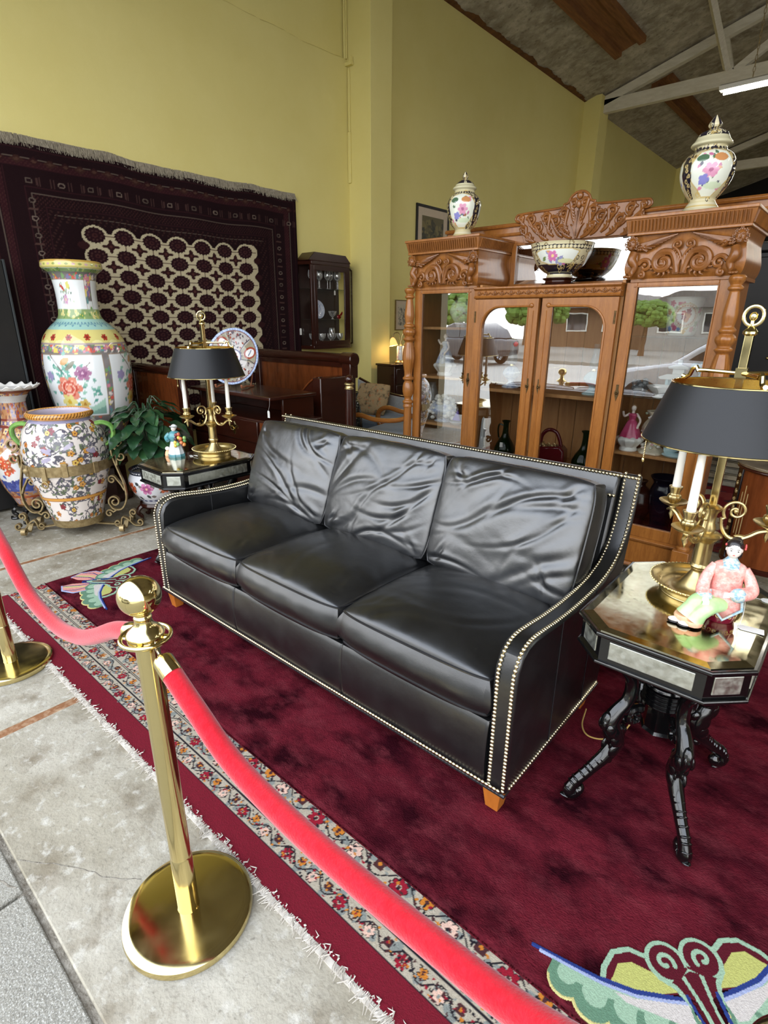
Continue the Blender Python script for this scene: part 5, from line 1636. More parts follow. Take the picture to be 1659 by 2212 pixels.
a0 = -0.75   # direction the picture panel faces
mb, p = lathe_painted(pr, 330, SN(226, 230, 228), start=a0 + pi)
th = p.T
# a: arc position at 0.3 m radius for the body
band_g, band_y, band_t = SN(138, 162, 108), SN(220, 208, 130), SN(160, 200, 190)
purp = SN(150, 132, 146)
A_true = p.A
p.A = th * 0.30
def busy(b0, b1, base, cols, n, r, a0_=-0.95, a1_=0.95):
    p.band(b0, b1, base)
    for k in range(n):
        y = rr.uniform(b0 + r * .6, b1 - r * .6)
        x = rr.uniform(-pi * 0.3, pi * 0.3)
        c_ = rr.choice(cols)
        if rr.random() < 0.6:
            p.flower(x, y, r * rr.uniform(.6, 1.2), c_, 5, SN(226, 200, 90))
        else:
            p.leaf(x, y, r * 1.6, rr.uniform(0, 6.28), c_)
fc = [SN(206, 130, 150), SN(224, 206, 110), SN(120, 160, 100), SN(130, 120, 160), SN(210, 96, 80), SN(226, 214, 206), SN(104, 150, 150)]
for b0, b1 in ((0.36, 0.74), (1.245, 1.315), (1.62, 1.83)):
    busy(b0, b1, SN(120, 116, 112), fc, 420 if b1 < 1 else 300, 0.022)
p.c[(p.B > 0.74) & (p.B < 1.25)] = SN(126, 120, 118)
for k in range(700):
    p.flower(rr.uniform(-.95, .95), rr.uniform(0.75, 1.24), 0.016, rr.choice(fc), 5)
for k in range(300):
    p.flower(rr.uniform(-.95, .95), rr.uniform(1.50, 1.80), 0.022, rr.choice(fc), 5)
busy(1.49, 1.56, band_g, [SN(104, 146, 84), SN(190, 200, 120), SN(224, 214, 150)], 130, 0.02)
p.band(1.415, 1.49, band_t)
for k in range(26):
    p.line([(-0.94 + k * 0.0725 + q, 1.452 + 0.014 * sin(q * 170)) for q in np.linspace(0, 0.055, 12)], 0.004, SN(96, 140, 160))
p.band(1.318, 1.412, band_y)
for k in range(14):
    x = -0.94 + k * 0.135
    p.flower(x, 1.36, 0.026, SN(166, 60, 44), 6, SN(110, 40, 36))
    p.disc(x + 0.067, 1.318, 0.04, SN(236, 228, 160), 0.022)
p.band(1.309, 1.318, SN(170, 150, 150))
p.band(1.826, 1.848, band_g)
busy(1.832, 1.845, band_g, [SN(96, 140, 80), SN(190, 206, 130)], 60, 0.014)
p.c[p.B > 1.85] = band_y
for k in range(30):
    p.disc(-0.94 + k * 0.063, 1.876, 0.018, SN(206, 170, 170) if k % 2 else SN(150, 160, 90), 0.008)
p.band(1.893, 1.91, SN(196, 160, 80))
# white panels
def panel(xc, hw, b0, b1):
    p.rect(xc - hw - .006, xc + hw + .006, b0 - .006, b1 + .006, SN(150, 130, 110))
    p.rect(xc - hw, xc + hw, b0, b1, SN(234, 238, 238))
for xc in (-0.02, 0.50, -0.54):
    panel(xc, 0.232, 0.77, 1.236)
for xc in (-0.03, 0.62, -0.66):
    panel(xc, 0.27, 1.565, 1.77)
def spray(xc, yc, s):
    lf = [SN(120, 176, 160), SN(96, 156, 142), SN(150, 196, 176)]
    br = SN(120, 104, 96)
    p.line([(xc - .12 * s, yc + .20 * s), (xc - .06 * s, yc + .12 * s), (xc, yc + .03 * s), (xc + .05 * s, yc - .1 * s)], 0.003, br)
    p.line([(xc + .14 * s, yc + .14 * s), (xc + .05 * s, yc + .05 * s), (xc, yc - .02 * s)], 0.003, br)
    for k in range(64):
        a, q = rr.uniform(0, 6.28), rr.uniform(0.04, 0.2)
        p.leaf(xc + q * cos(a) * s, yc + q * sin(a) * s, 0.038 * s, rr.uniform(0, 6.28), rr.choice(lf))
    p.flower(xc - 0.01 * s, yc - 0.03 * s, 0.085 * s, SN(222, 140, 118), 6, SN(240, 196, 160))
    p.flower(xc - 0.01 * s, yc - 0.03 * s, 0.06 * s, SN(198, 84, 66), 5, SN(236, 150, 120))
    p.line(np.c_[spiral((xc - .01 * s, yc - .03 * s), .06 * s, 0, 2, 30, .2)].tolist(), 0.0035, SN(240, 190, 170))
    p.flower(xc + 0.09 * s, yc + 0.07 * s, 0.052 * s, SN(176, 122, 156), 6, SN(226, 180, 206))
    p.flower(xc + 0.09 * s, yc + 0.07 * s, 0.028 * s, SN(148, 88, 132), 5, SN(230, 190, 210))
    p.flower(xc - 0.03 * s, yc - 0.125 * s, 0.055 * s, SN(222, 210, 130), 6, SN(206, 170, 60))
    p.flower(xc + 0.07 * s, yc - 0.14 * s, 0.035 * s, SN(206, 176, 96), 5, SN(170, 120, 50))
    p.flower(xc - 0.14 * s, yc + 0.05 * s, 0.035 * s, SN(160, 150, 190), 5)
    p.disc(xc - 0.01 * s, yc + 0.15 * s, 0.035 * s, SN(214, 170, 120), 0.02 * s, 0.7)
    p.disc(xc + 0.02 * s, yc + 0.12 * s, 0.045 * s, SN(130, 130, 112), 0.014 * s, 0.8)
for xc in (-0.03, 0.50, -0.54):
    spray(xc, 1.02, 1.12)
    p.poly([(xc + .03, .775), (xc + .09, .83), (xc + .15, .85), (xc + .225, .90), (xc + .225, .775)], SN(170, 206, 186))
    p.poly([(xc + .09, .775), (xc + .15, .81), (xc + .225, .84), (xc + .225, .775)], SN(130, 170, 156))
for xc in (-0.03, 0.62, -0.66):
    p.line([(xc - .07, 1.60), (xc - .02, 1.66), (xc + .03, 1.72), (xc + .05, 1.755)], 0.004, SN(120, 104, 96))
    for k in range(26):
        p.leaf(xc + rr.uniform(-.1, .1), rr.uniform(1.59, 1.75), 0.026, rr.uniform(0, 6.28), rr.choice([SN(130, 150, 130), SN(110, 130, 116), SN(170, 190, 150)]))
    p.disc(xc - 0.05, 1.715, 0.036, SN(196, 76, 62), 0.012, -0.6)
    p.flower(xc + 0.04, 1.73, 0.03, SN(220, 214, 120), 5)
    p.flower(xc - 0.02, 1.63, 0.038, SN(206, 160, 190), 6, SN(230, 210, 160))
p.c[p.B < 0.37] = SN(60, 74, 70)
obj('body', mb, M_vc, t, col=p.c, angle=60)

# imari baluster vase with frilled rim
t = thing('imari_vase', 'orange and blue floor vase with frilled white rim, leftmost, behind the scroll stand jar', 'vase', (-4.76, 1.27, 0.0))
prof = [(0.108, 0.135), (0.115, 0.15), (0.134, 0.2), (0.166, 0.27), (0.193, 0.371), (0.207, 0.481), (0.202, 0.553), (0.176, 0.65), (0.125, 0.725), (0.106, 0.745), (0.094, 0.80), (0.086, 0.905), (0.10, 0.95), (0.132, 0.985), (0.172, 1.012)]
pr = smooth_prof(prof, 200)
mb, p = lathe_painted(pr, 240, SN(176, 128, 88), start=-0.75 + pi)
p.A = p.T * 0.19
navy, orange, white, rust, ltb = SN(66, 76, 140), SN(214, 160, 104), SN(220, 218, 214), SN(170, 84, 50), SN(150, 140, 160)
for k in range(1300):
    p.leaf(rr.uniform(-.6, .6), rr.uniform(.15, 1.0), rr.uniform(.025, .05), rr.uniform(0, 6.3), rr.choice([SN(84, 80, 120), SN(150, 92, 64), SN(190, 142, 96), ltb, SN(206, 170, 126), SN(120, 80, 70)]))
for k in range(120):
    p.flower(rr.uniform(-.6, .6), rr.uniform(.58, .98), rr.uniform(.014, .026), rr.choice([rust, SN(228, 200, 150), ltb]), 5, navy)
for xc in (-0.3, 0.0, 0.3):
    p.poly([(xc - .11, .26), (xc - .13, .4), (xc - .10, .52), (xc, .60), (xc + .10, .52), (xc + .13, .4), (xc + .11, .26)], white)
    p.poly([(xc - .11, .26), (xc - .125, .36), (xc - .03, .34), (xc + .06, .38), (xc + .12, .34), (xc + .11, .26)], navy)
    for k in range(10):
        p.flower(xc + rr.uniform(-.08, .08), rr.uniform(.4, .54), .026, rr.choice([SN(206, 90, 60), SN(220, 130, 90), rust]), 5, SN(236, 200, 150))
    for k in range(12):
        p.leaf(xc + rr.uniform(-.09, .09), rr.uniform(.28, .38), .04, rr.uniform(0, 6.3), rr.choice([SN(90, 104, 170), SN(56, 60, 124), ltb]))
for b in (0.742, 0.79):
    p.band(b - .008, b + .008, SN(130, 60, 50))
p.band(0.752, 0.78, SN(110, 96, 130))
for k in range(16):
    p.disc(-.58 + k * .075, .766, .02, SN(226, 190, 140), .011)
p.band(.985, 1.02, SN(140, 80, 56))
p.band(0.205, 0.222, rust)
obj('body', mb, M_vc, t, col=p.c, angle=60)
nt_, nr_ = 180, 6
P = np.zeros((nt_, nr_, 3))
for i in range(nt_):
    a = i / nt_ * 2 * pi
    w = sin(a * 16)
    for k in range(nr_):
        u = k / (nr_ - 1)
        r = 0.164 + 0.022 * u + 0.010 * w * u
        P[i, k] = (r * cos(a), r * sin(a), 1.008 + 0.022 * u + 0.010 * u * sin(a * 16 + .8))
o = obj('frilled_rim', MB().grid(P, wrap=True), M_porc, t, angle=180)
o.modifiers.new('s', 'SOLIDIFY').thickness = 0.006
obj('throat', MB().lathe([(0.16, 1.008), (0.12, 0.98), (0.09, 0.93), (0.075, 0.85)], 40, cap=False), mat('vase_throat', S(206, 204, 200), 0.2, 0, n=(10, S(186, 182, 178), 0.3)), t)
vs = thing('vase_stand', 'carved black wooden stand with curled feet under the orange and blue vase', 'stand', (-4.76, 1.27, 0))
obj('ring', MB().lathe([(0.08, 0.09), (0.125, 0.09), (0.132, 0.105), (0.128, 0.133), (0.08, 0.133)], 32), M_black_lacquer, vs)
for k in range(5):
    a = k * 2 * pi / 5 - 0.8
    pth = bez([(0.105, 0, 0.10), (0.135, 0, 0.085), (0.148, 0, 0.06), (0.125, 0, 0.035), (0.135, 0, 0.012), (0.165, 0, 0.012), (0.165, 0, 0.03)], 30)
    obj('foot', MB().tube(pth, np.interp(np.linspace(0, 1, 31), [0, .3, 1], [.02, .016, .009]), 8).xform(Matrix.Rotation(a, 4, 'Z')), M_black_lacquer, vs)

# majolica jar
JX, JY = -4.235, 1.40
t = thing('majolica_jar', 'big white jar painted with vines and orange flowers, green handles, held in the scroll stand', 'jar', (JX, JY, 0))
prof = [(0.14, 0.075), (0.155, 0.08), (0.174, 0.13), (0.202, 0.24), (0.232, 0.347), (0.262, 0.449), (0.273, 0.552), (0.275, 0.653), (0.252, 0.753), (0.212, 0.815), (0.190, 0.838), (0.192, 0.846)]
pr = smooth_prof(prof, 260)
mb, p = lathe_painted(pr, 330, SN(224, 214, 206), start=-0.72 + pi)
p.A = p.T * 0.26
vine, dgr, org, mar, yel, lil = SN(86, 84, 92), SN(92, 104, 80), SN(206, 150, 70), SN(132, 44, 58), SN(220, 186, 96), SN(168, 160, 180)
for k in range(210):
    x, y = rr.uniform(-.82, .82), rr.uniform(.1, .83)
    s = rr.choice((-1, 1))
    sp = spiral((x, y), rr.uniform(.04, .07), rr.uniform(0, 6.3), s * rr.uniform(.6, 1.1), 22, .25)
    p.line(sp.tolist(), 0.0036, vine)
    for j in range(5):
        q = sp[rr.randrange(22)]
        p.leaf(q[0], q[1], rr.uniform(.024, .042), rr.uniform(0, 6.3), rr.choice([dgr, vine, SN(116, 126, 100), SN(96, 92, 104)]))
for k in range(150):
    x, y = rr.uniform(-.82, .82), rr.uniform(.1, .83)
    c_ = rr.choice([org, org, mar, yel, SN(190, 120, 60)])
    fr_ = rr.uniform(.018, .027)
    p.flower(x, y, fr_, SN(100, 66, 44), 5)
    p.flower(x, y, fr_ * .82, c_, 5, SN(110, 56, 40))
for k in range(14):
    x, y = rr.uniform(-.8, .8), rr.uniform(.56, .8)
    p.disc(x, y, 0.035, lil, 0.014, rr.uniform(-.6, .6))
    p.disc(x + .02, y + .01, 0.012, lil)
p.band(0.288, 0.305, org)
p.band(0.284, 0.288, SN(150, 90, 40))
p.band(0.305, 0.309, SN(150, 90, 40))
p.c[p.B > 0.826] = SN(150, 150, 178)
obj('body', mb, M_vc, t, col=p.c, angle=60)
rp_ = smooth_prof([(0.19, 0.843), (0.206, 0.852), (0.214, 0.868), (0.208, 0.884), (0.196, 0.89), (0.184, 0.882)], 40)
mb, p = lathe_painted(rp_, 260, SN(214, 152, 72), start=-.72 + pi)
for k in range(64):
    a = -pi + k * 2 * pi / 64
    sel = (np.abs(((p.T - a - (p.B - .868) * 3 + pi) % (2 * pi)) - pi) < 0.018) & (p.B > 0.856) & (p.B < 0.886)
    p.c[sel] = SN(100, 60, 30)
obj('rim', mb, M_vc, t, col=p.c, angle=60)
obj('throat', MB().lathe([(0.186, 0.884), (0.178, 0.86), (0.19, 0.82), (0.22, 0.75)], 48, cap=False), mat('lilac_inside', S(206, 194, 206), 0.25, 0, n=(6, S(184, 172, 190), 0.3), coat=0.3), t)
M_gh = mat('green_handle', S(132, 176, 92), 0.2, 0, n=(16, S(84, 130, 58), 0.2), coat=0.5)
ca, sa = 0.66, 0.75     # handles lie across the view from the shop front
for s in (-1, 1):
    pth = bez([(0.225, 0, 0.795), (0.275, 0, 0.80), (0.325, 0, 0.775), (0.335, 0, 0.72), (0.305, 0, 0.665), (0.268, 0, 0.64), (0.262, 0, 0.655)], 40)
    m = MB().tube(pth, np.interp(np.linspace(0, 1, 41), [0, .5, 1], [.024, .022, .015]), 10, flat=0.75)
    m.xform(Matrix.Rotation(radians(49 if s > 0 else 229), 4, 'Z'))
    obj('handle', m, M_gh, t)

# scrolled iron stand round the jar
t = thing('scroll_stand', 'gilded iron stand of flat scrolls and belts around the majolica jar', 'stand', (JX, JY, 0))
def strip(pts2, ang, w=0.013, th=0.0045, off=0.0):
    """flat iron strip following pts2 (s, z) in the upright plane at angle ang"""
    P = [(q[0], off, q[1]) for q in pts2]
    m = MB().tube(P, w, 4, flat=1.0, up=(0, 1, 0))
    return m
def ribbon(pts2, w=0.015, th=0.0048):
    P = np.array(pts2, float)
    T = np.gradient(P, axis=0)
    T /= np.linalg.norm(T, axis=1)[:, None] + 1e-9
    N = np.c_[-T[:, 1], T[:, 0]] * th
    G = np.stack([np.c_[P[:, 0] + N[:, 0], np.full(len(P), -w), P[:, 1] + N[:, 1]], np.c_[P[:, 0] + N[:, 0], np.full(len(P), w), P[:, 1] + N[:, 1]],
                  np.c_[P[:, 0] - N[:, 0], np.full(len(P), w), P[:, 1] - N[:, 1]], np.c_[P[:, 0] - N[:, 0], np.full(len(P), -w), P[:, 1] - N[:, 1]]], 1)
    return MB().grid(G, wrapv=True)
def scroll_side():
    out = []
    main = np.vstack([spiral((0.345, 0.575), 0.048, pi * 1.05 + 2 * pi * 1.25, -1.25, 40, 0.22)[::-1],
                      bez([(0.297, 0.568), (0.292, 0.50), (0.315, 0.40), (0.338, 0.30), (0.335, 0.20), (0.30, 0.125), (0.25, 0.105)], 40)[1:, :2] if False else
                      bez([(0.297, 0.568, 0), (0.294, 0.50, 0), (0.318, 0.40, 0), (0.345, 0.30, 0), (0.345, 0.20, 0), (0.305, 0.135, 0), (0.25, 0.135, 0), (0.222, 0.175, 0)], 40)[1:, :2],
                      spiral((0.262, 0.185), 0.042, pi * 1.1, -1.3, 30, 0.25)[2:]])
    out.append(main)
    out.append(np.vstack([spiral((0.352, 0.490), 0.034, 2.6 - 2 * pi, 1.2, 30, 0.2)[::-1], [(0.318, 0.43)]]))
    out.append(np.vstack([spiral((0.268, 0.335), 0.030, 0.2, 1.3, 30, 0.2)[::-1], [(0.325, 0.30), (0.343, 0.26)]]))
    out.append(np.vstack([spiral((0.215, 0.105), 0.028, 0.3, 1.2, 30, 0.2)[::-1], [(0.27, 0.13)]]))
    # foot arch
    out.append(np.vstack([spiral((0.262, 0.036), 0.026, -0.6, -1.2, 26, 0.25)[::-1], bez([(0.283, 0.03, 0), (0.30, 0.075, 0), (0.335, 0.06, 0), (0.375, 0.018, 0), (0.415, 0.012, 0)], 20)[1:, :2],
                      spiral((0.415, 0.036), 0.024, -pi / 2, 1.1, 24, 0.25)[1:]]))
    out.append(np.vstack([spiral((0.378, 0.105), 0.026, -2.0, -1.2, 26, 0.25)[::-1], [(0.356, 0.075), (0.352, 0.05)]]))
    return out
for s in (1, -1):
    for w, tilt in ((0, 0), ):
        for pth in scroll_side():
            m = ribbon(np.asarray(pth) * np.array((1.03, 1.13)))
            m.xform(Matrix.Rotation(radians(49 if s > 0 else 229), 4, 'Z'))
            obj('scroll', m, M_iron, t)
for s, a in ((1, 49), (-1, 229)):
    pth = np.vstack([spiral((-0.13, 0.036), 0.03, 0.0, 1.2, 24, .25)[::-1], bez([(-0.1, 0.036, 0), (-0.06, 0.02, 0), (0, 0.06, 0), (0.06, 0.02, 0), (0.1, 0.036, 0)], 20)[1:, :2], spiral((0.13, 0.036), 0.03, pi, -1.2, 24, .25)[1:]])
    m = ribbon(pth)
    m.xform(Matrix.Rotation(radians(90), 4, 'Z')).xform(Matrix.Translation((0.335, 0, 0))).xform(Matrix.Rotation(radians(a), 4, 'Z'))
    obj('cross_foot', m, M_iron, t)
obj('belt', MB().lathe([(0.278, 0.478), (0.284, 0.478), (0.287, 0.548), (0.281, 0.548), (0.278, 0.478)], 64, cap=False), M_iron, t)
obj('bottom_ring', MB().lathe([(0.150, 0.070), (0.166, 0.070), (0.178, 0.125), (0.172, 0.125), (0.150, 0.070)], 64, cap=False), M_iron, t)
va = radians(-41 - 0)
for a in (-82, -52, -25, 15):
    c_, s_ = cos(radians(a)), sin(radians(a))
    m = MB().box(-0.018, 0.018, -0.008, 0.008, 0.455 if a == -52 else 0.475, 0.57 if a == -25 else 0.552)
    obj('buckle', m.xform(Matrix.Rotation(radians(a), 4, 'Z') @ Matrix.Translation((0.286, 0, 0)) @ Matrix.Rotation(radians(90), 4, 'Z')), M_iron, t, bevel=.002)
obj('stud', MB().sphere((0.288 * cos(radians(-82)), 0.288 * sin(radians(-82)), 0.515), 0.024, (1, 1, 1), 12, 8), M_iron, t)

obj('drop_ring', MB().tube([(0.294 * cos(radians(-52)) + 0.02 * cos(radians(38)) * cos(q), 0.294 * sin(radians(-52)) + 0.02 * sin(radians(38)) * cos(q), 0.43 + 0.022 * sin(q)) for q in np.linspace(0, 2 * pi, 20, endpoint=False)], 0.006, 6, closed=True), M_iron, t)
obj('base_bar', ribbon([(-0.28, 0.03), (-0.1, 0.05), (0.1, 0.05), (0.28, 0.03)]).xform(Matrix.Rotation(radians(49), 4, 'Z')), M_iron, t)

# potted plant on a wooden stand
PX, PY = -4.03, 1.91
vs = thing('planter_stand', 'dark red carved wooden stand under the flowered planter', 'stand', (PX, PY, 0))
obj('ring', MB().lathe([(0.06, 0.115), (0.12, 0.115), (0.128, 0.13), (0.122, 0.15), (0.06, 0.15)], 32), M_mahog, vs)
for k in range(5):
    a = k * 2 * pi / 5 - 0.5
    pth = bez([(0.10, 0, 0.13), (0.135, 0, 0.11), (0.15, 0, 0.075), (0.125, 0, 0.04), (0.14, 0, 0.014), (0.165, 0, 0.014)], 26)
    obj('foot', MB().tube(pth, np.interp(np.linspace(0, 1, 27), [0, .3, 1], [.022, .017, .011]), 8).xform(Matrix.Rotation(a, 4, 'Z')), M_mahog, vs)
t = thing('potted_plant', 'green heart leaved plant in a white planter painted with peonies, behind the left side table', 'plant', (PX, PY, 0.15))
pr = smooth_prof([(0.10, 0.0), (0.108, 0.012), (0.15, 0.07), (0.178, 0.14), (0.182, 0.19), (0.165, 0.235), (0.16, 0.25), (0.172, 0.262), (0.165, 0.268), (0.15, 0.25), (0.15, 0.2)], 160)
mb, p = lathe_painted(pr, 220, SN(222, 222, 224), start=-0.8 + pi)
p.A = p.T * 0.175
for k in range(9):
    x = -.54 + k * .135
    c1, c2 = ((214, 110, 70), (176, 70, 44)) if k % 2 else ((206, 130, 170), (166, 84, 130))
    for j in range(8):
        p.leaf(x + rr.uniform(-.05, .05), .13 + rr.uniform(-.06, .06), .045, rr.uniform(0, 6.3), rr.choice([SN(60, 64, 66), SN(90, 96, 92), SN(120, 110, 104)]))
    p.flower(x, .14, .05, SN(*c1), 6, SN(240, 200, 160))
    p.flower(x, .14, .032, SN(*c2), 5, SN(236, 190, 160))
p.band(.235, .27, SN(40, 44, 56))
for k in range(40):
    p.disc(-.55 + k * .0275, .25, .009, SN(214, 214, 216), .006)
p.band(.02, .045, SN(200, 204, 216))
for k in range(20):
    p.disc(-.55 + k * .055, .032, .018, SN(96, 100, 130), .008)
obj('pot', mb, M_vc, t, col=p.c, angle=60)
obj('soil', MB().lathe([(0.15, 0.235), (0.0005, 0.245)], 24, cap=False), M_dirt, t)
M_leafs = [mat('plant_leaf', S(40, 74, 44), 0.32, 0, n=(7, S(28, 54, 34), 0.25), coat=0.2), mat('plant_leaf_light', S(62, 100, 58), 0.32, 0, n=(7, S(44, 80, 46), 0.25), coat=0.2)]
def leaf_mesh(m):
    A = np.linspace(0, 1, 13)
    P = np.zeros((13, 7, 3))
    for i, u in enumerate(A):
        w = 0.40 * (sin(pi * u ** 0.62)) ** 0.8 * (1 - 0.25 * u) if 0 < u < 1 else 0.0
        for k, v in enumerate(np.linspace(-1, 1, 7)):
            back = -0.16 * (1 - u) ** 3 * abs(v) if u < 0.4 else 0
            P[i, k] = (u + back, v * w, 0.10 * abs(v) * w * 2 - 0.34 * u * u + 0.03 * sin(u * 14) * abs(v))
    return mesh_of('leaf', MB().grid(P), m, angle=180)
lms = [leaf_mesh(m) for m in M_leafs]
stems = MB()
lr = random.Random(12)
NL = 78
for k in range(NL):
    az = lr.uniform(0, 2 * pi)
    lev = k / NL
    h = 0.40 + 0.34 * lev + lr.uniform(-.03, .03)
    rad = 0.06 + 0.17 * (1 - abs(lev - 0.45) * 1.1) * lr.uniform(.7, 1.1)
    p0 = np.array((0.03 * cos(az), 0.03 * sin(az), 0.22))
    p2 = np.array((rad * cos(az), rad * sin(az), h))
    p1 = np.array((0.35 * rad * cos(az), 0.35 * rad * sin(az), h + 0.02))
    stems.tube(bez([p0, p1, p2], 10), 0.0035, 5)
    o = bpy.data.objects.new('leaf', lms[0 if lr.random() < .7 else 1])
    C.objects.link(o)
    o.parent = t
    o.location = p2
    s = lr.uniform(.12, .18) * (1.0 if lev < .8 else .85)
    o.scale = (s, s, s)
    o.rotation_euler = (lr.uniform(-.35, .35), lr.uniform(0.0, 0.7) * (1.25 - lev), az + lr.uniform(-.4, .4))
obj('stem', stems, M_leafs[0], t)
# ---------------------------------------------------------------- china on top of and inside the oak cabinet
ORD = ['first', 'second', 'third', 'fourth', 'fifth', 'sixth', 'seventh', 'eighth', 'ninth']
gold, navy, crm = SN(196, 172, 110), SN(34, 30, 42), SN(222, 220, 200)
def gjar(loc, prof, label, seed, tall=0.0):
    r = random.Random(seed)
    t = thing('ginger_jar', label, 'jar', loc, 0, 'lidded jars on the cabinet')
    zl = 0.30
    body = [q for q in prof if q[1] <= zl]
    pr = smooth_prof(body, 140)
    mb, p = lathe_painted(pr, 220, crm, start=-1.15 + pi)
    p.A = p.T * 0.11
    p.c[:] = SN(196, 186, 148)
    for k in range(90):
        x, y = r.uniform(-.35, .35), r.uniform(.06, .3)
        p.line(spiral((x, y), .018, r.uniform(0, 6), r.choice((-1, 1)), 14, .3).tolist(), .0022, r.choice([navy, gold, navy]))
        p.leaf(x, y, .022, r.uniform(0, 6.3), r.choice([navy, SN(110, 90, 60), gold]))
    for xc in (-0.23, 0.0, 0.23):
        pts = [(xc - .035, .075), (xc - .085, .14), (xc - .09, .21), (xc - .06, .262), (xc, .275), (xc + .06, .262), (xc + .09, .21), (xc + .085, .14), (xc + .035, .075)]
        p.poly([(xc + (a - xc) * 1.07, .175 + (b - .175) * 1.05) for a, b in pts], gold)
        p.poly(pts, SN(226, 230, 216))
        for k in range(22):
            p.leaf(xc + r.uniform(-.065, .065), r.uniform(.10, .26), .026, r.uniform(0, 6.3), r.choice([SN(214, 140, 170), SN(190, 110, 150), SN(120, 130, 190), SN(206, 150, 110), SN(90, 120, 90), SN(70, 70, 90), SN(150, 100, 70)]))
        p.flower(xc + r.uniform(-.02, .02), .18, .034, SN(216, 150, 180), 6, SN(170, 90, 130))
        p.flower(xc - .03, .14, .026, SN(130, 130, 196), 5)
        p.disc(xc + .03, .235, .03, SN(200, 140, 90), .018)
        p.disc(xc - .045, .235, .026, SN(80, 110, 84), .016)
        p.disc(xc + .02, .115, .05, SN(206, 220, 190), .014)
    for xs_ in (-0.345, -0.115, 0.115, 0.345):
        p.poly([(xs_ - .012, .07), (xs_ - .028, .16), (xs_ - .022, .25), (xs_, .285), (xs_ + .022, .25), (xs_ + .028, .16), (xs_ + .012, .07)], navy)
        for k in range(9):
            p.line(spiral((xs_ + r.uniform(-.015, .015), .08 + k * .022), .010, r.uniform(0, 6), r.choice((-1, 1)), 12, .3).tolist(), .0022, SN(206, 184, 126))
    for k in range(26):
        xq = -.345 + k * .0276
        p.disc(xq, .283, .010, navy, .008)
    p.band(0, 0.05, SN(206, 198, 168))
    p.band(0.03, 0.036, gold)
    obj('body', mb, M_vc, t, col=p.c, angle=60)
    lid = [q for q in prof if q[1] >= zl]
    pr = smooth_prof(lid, 110)
    mb, p = lathe_painted(pr, 160, SN(206, 200, 166), start=-1.15 + pi)
    p.A = p.T * 0.065
    p.c[(p.B > 0.342)] = navy
    for k in range(60):
        p.line(spiral((r.uniform(-.2, .2), r.uniform(.345, .40)), .010, r.uniform(0, 6), 1.0, 12, .3).tolist(), .0018, r.choice([SN(214, 206, 170), gold]))
    p.c[(p.B > 0.366) & (p.B < 0.372)] = gold
    for a in (-1.5, 0, 1.5):
        p.c[(p.B > 0.385) & (np.abs(p.T - a) < 0.35)] = SN(220, 210, 176)
    obj('lid', mb, M_vc, t, col=p.c, angle=60)
    return t
gl = [(0.098, 0.0), (0.097, 0.010), (0.090, 0.018), (0.066, 0.036), (0.055, 0.058), (0.056, 0.068), (0.083, 0.096), (0.104, 0.148), (0.117, 0.214), (0.110, 0.245), (0.094, 0.268), (0.072, 0.285), (0.066, 0.30), (0.068, 0.305), (0.079, 0.314), (0.078, 0.322), (0.067, 0.332), (0.054, 0.350), (0.030, 0.366), (0.014, 0.372), (0.020, 0.384), (0.017, 0.398), (0.006, 0.415), (0.0008, 0.420)]
gjar((-2.362, 3.53, 2.02), gl, 'lidded painted jar standing on the left tower of the oak cabinet', 1)
gr = [(0.104, 0.0), (0.103, 0.010), (0.098, 0.016), (0.085, 0.026), (0.067, 0.050), (0.062, 0.066), (0.082, 0.092), (0.105, 0.128), (0.122, 0.175), (0.124, 0.21), (0.120, 0.236), (0.104, 0.262), (0.078, 0.28), (0.073, 0.292), (0.074, 0.30), (0.090, 0.306), (0.092, 0.315), (0.078, 0.332), (0.068, 0.352), (0.060, 0.362), (0.030, 0.374), (0.019, 0.378), (0.030, 0.394), (0.024, 0.410), (0.009, 0.432), (0.0008, 0.44)]
gjar((-0.862, 3.47, 2.02), gr, 'larger lidded painted jar standing on the right tower of the oak cabinet', 2)
# punch bowl on its wooden stand
BX, BY = -1.615, 3.515
st = thing('bowl_stand', 'low dark carved wooden stand under the punch bowl on the oak cabinet', 'stand', (BX, BY, 1.702))
obj('ring', MB().lathe(smooth_prof([(0.108, 0.0), (0.112, 0.006), (0.100, 0.016), (0.085, 0.022), (0.084, 0.034), (0.100, 0.042), (0.098, 0.048), (0.06, 0.05)], 36), 40, lobes=(8, 0.03)), M_mahog, st)
t = thing('punch_bowl', 'painted punch bowl with navy rim and flower panels in front of the cabinet mirror', 'bowl', (BX, BY, 1.752))
pr = smooth_prof([(0.078, 0.0), (0.080, 0.008), (0.076, 0.014), (0.078, 0.024), (0.100, 0.036), (0.138, 0.068), (0.163, 0.108), (0.178, 0.146), (0.187, 0.182), (0.190, 0.188), (0.185, 0.188), (0.172, 0.145), (0.150, 0.10), (0.10, 0.05), (0.0008, 0.034)], 200)
mb, p = lathe_painted(pr, 260, SN(206, 196, 158), start=-1.15 + pi)
p.A = p.T * 0.165
r = random.Random(8)
p.band(.018, .07, navy)
for k in range(120):
    x, y = r.uniform(-.52, .52), r.uniform(.02, .185)
    p.line(spiral((x, y), .016, r.uniform(0, 6), r.choice((-1, 1)), 14, .3).tolist(), .0022, gold if y < .07 else r.choice([navy, SN(120, 96, 60)]))
p.band(.150, .172, navy)
for k in range(50):
    p.disc(-.52 + k * .021, .161, .009, SN(214, 204, 166), .008)
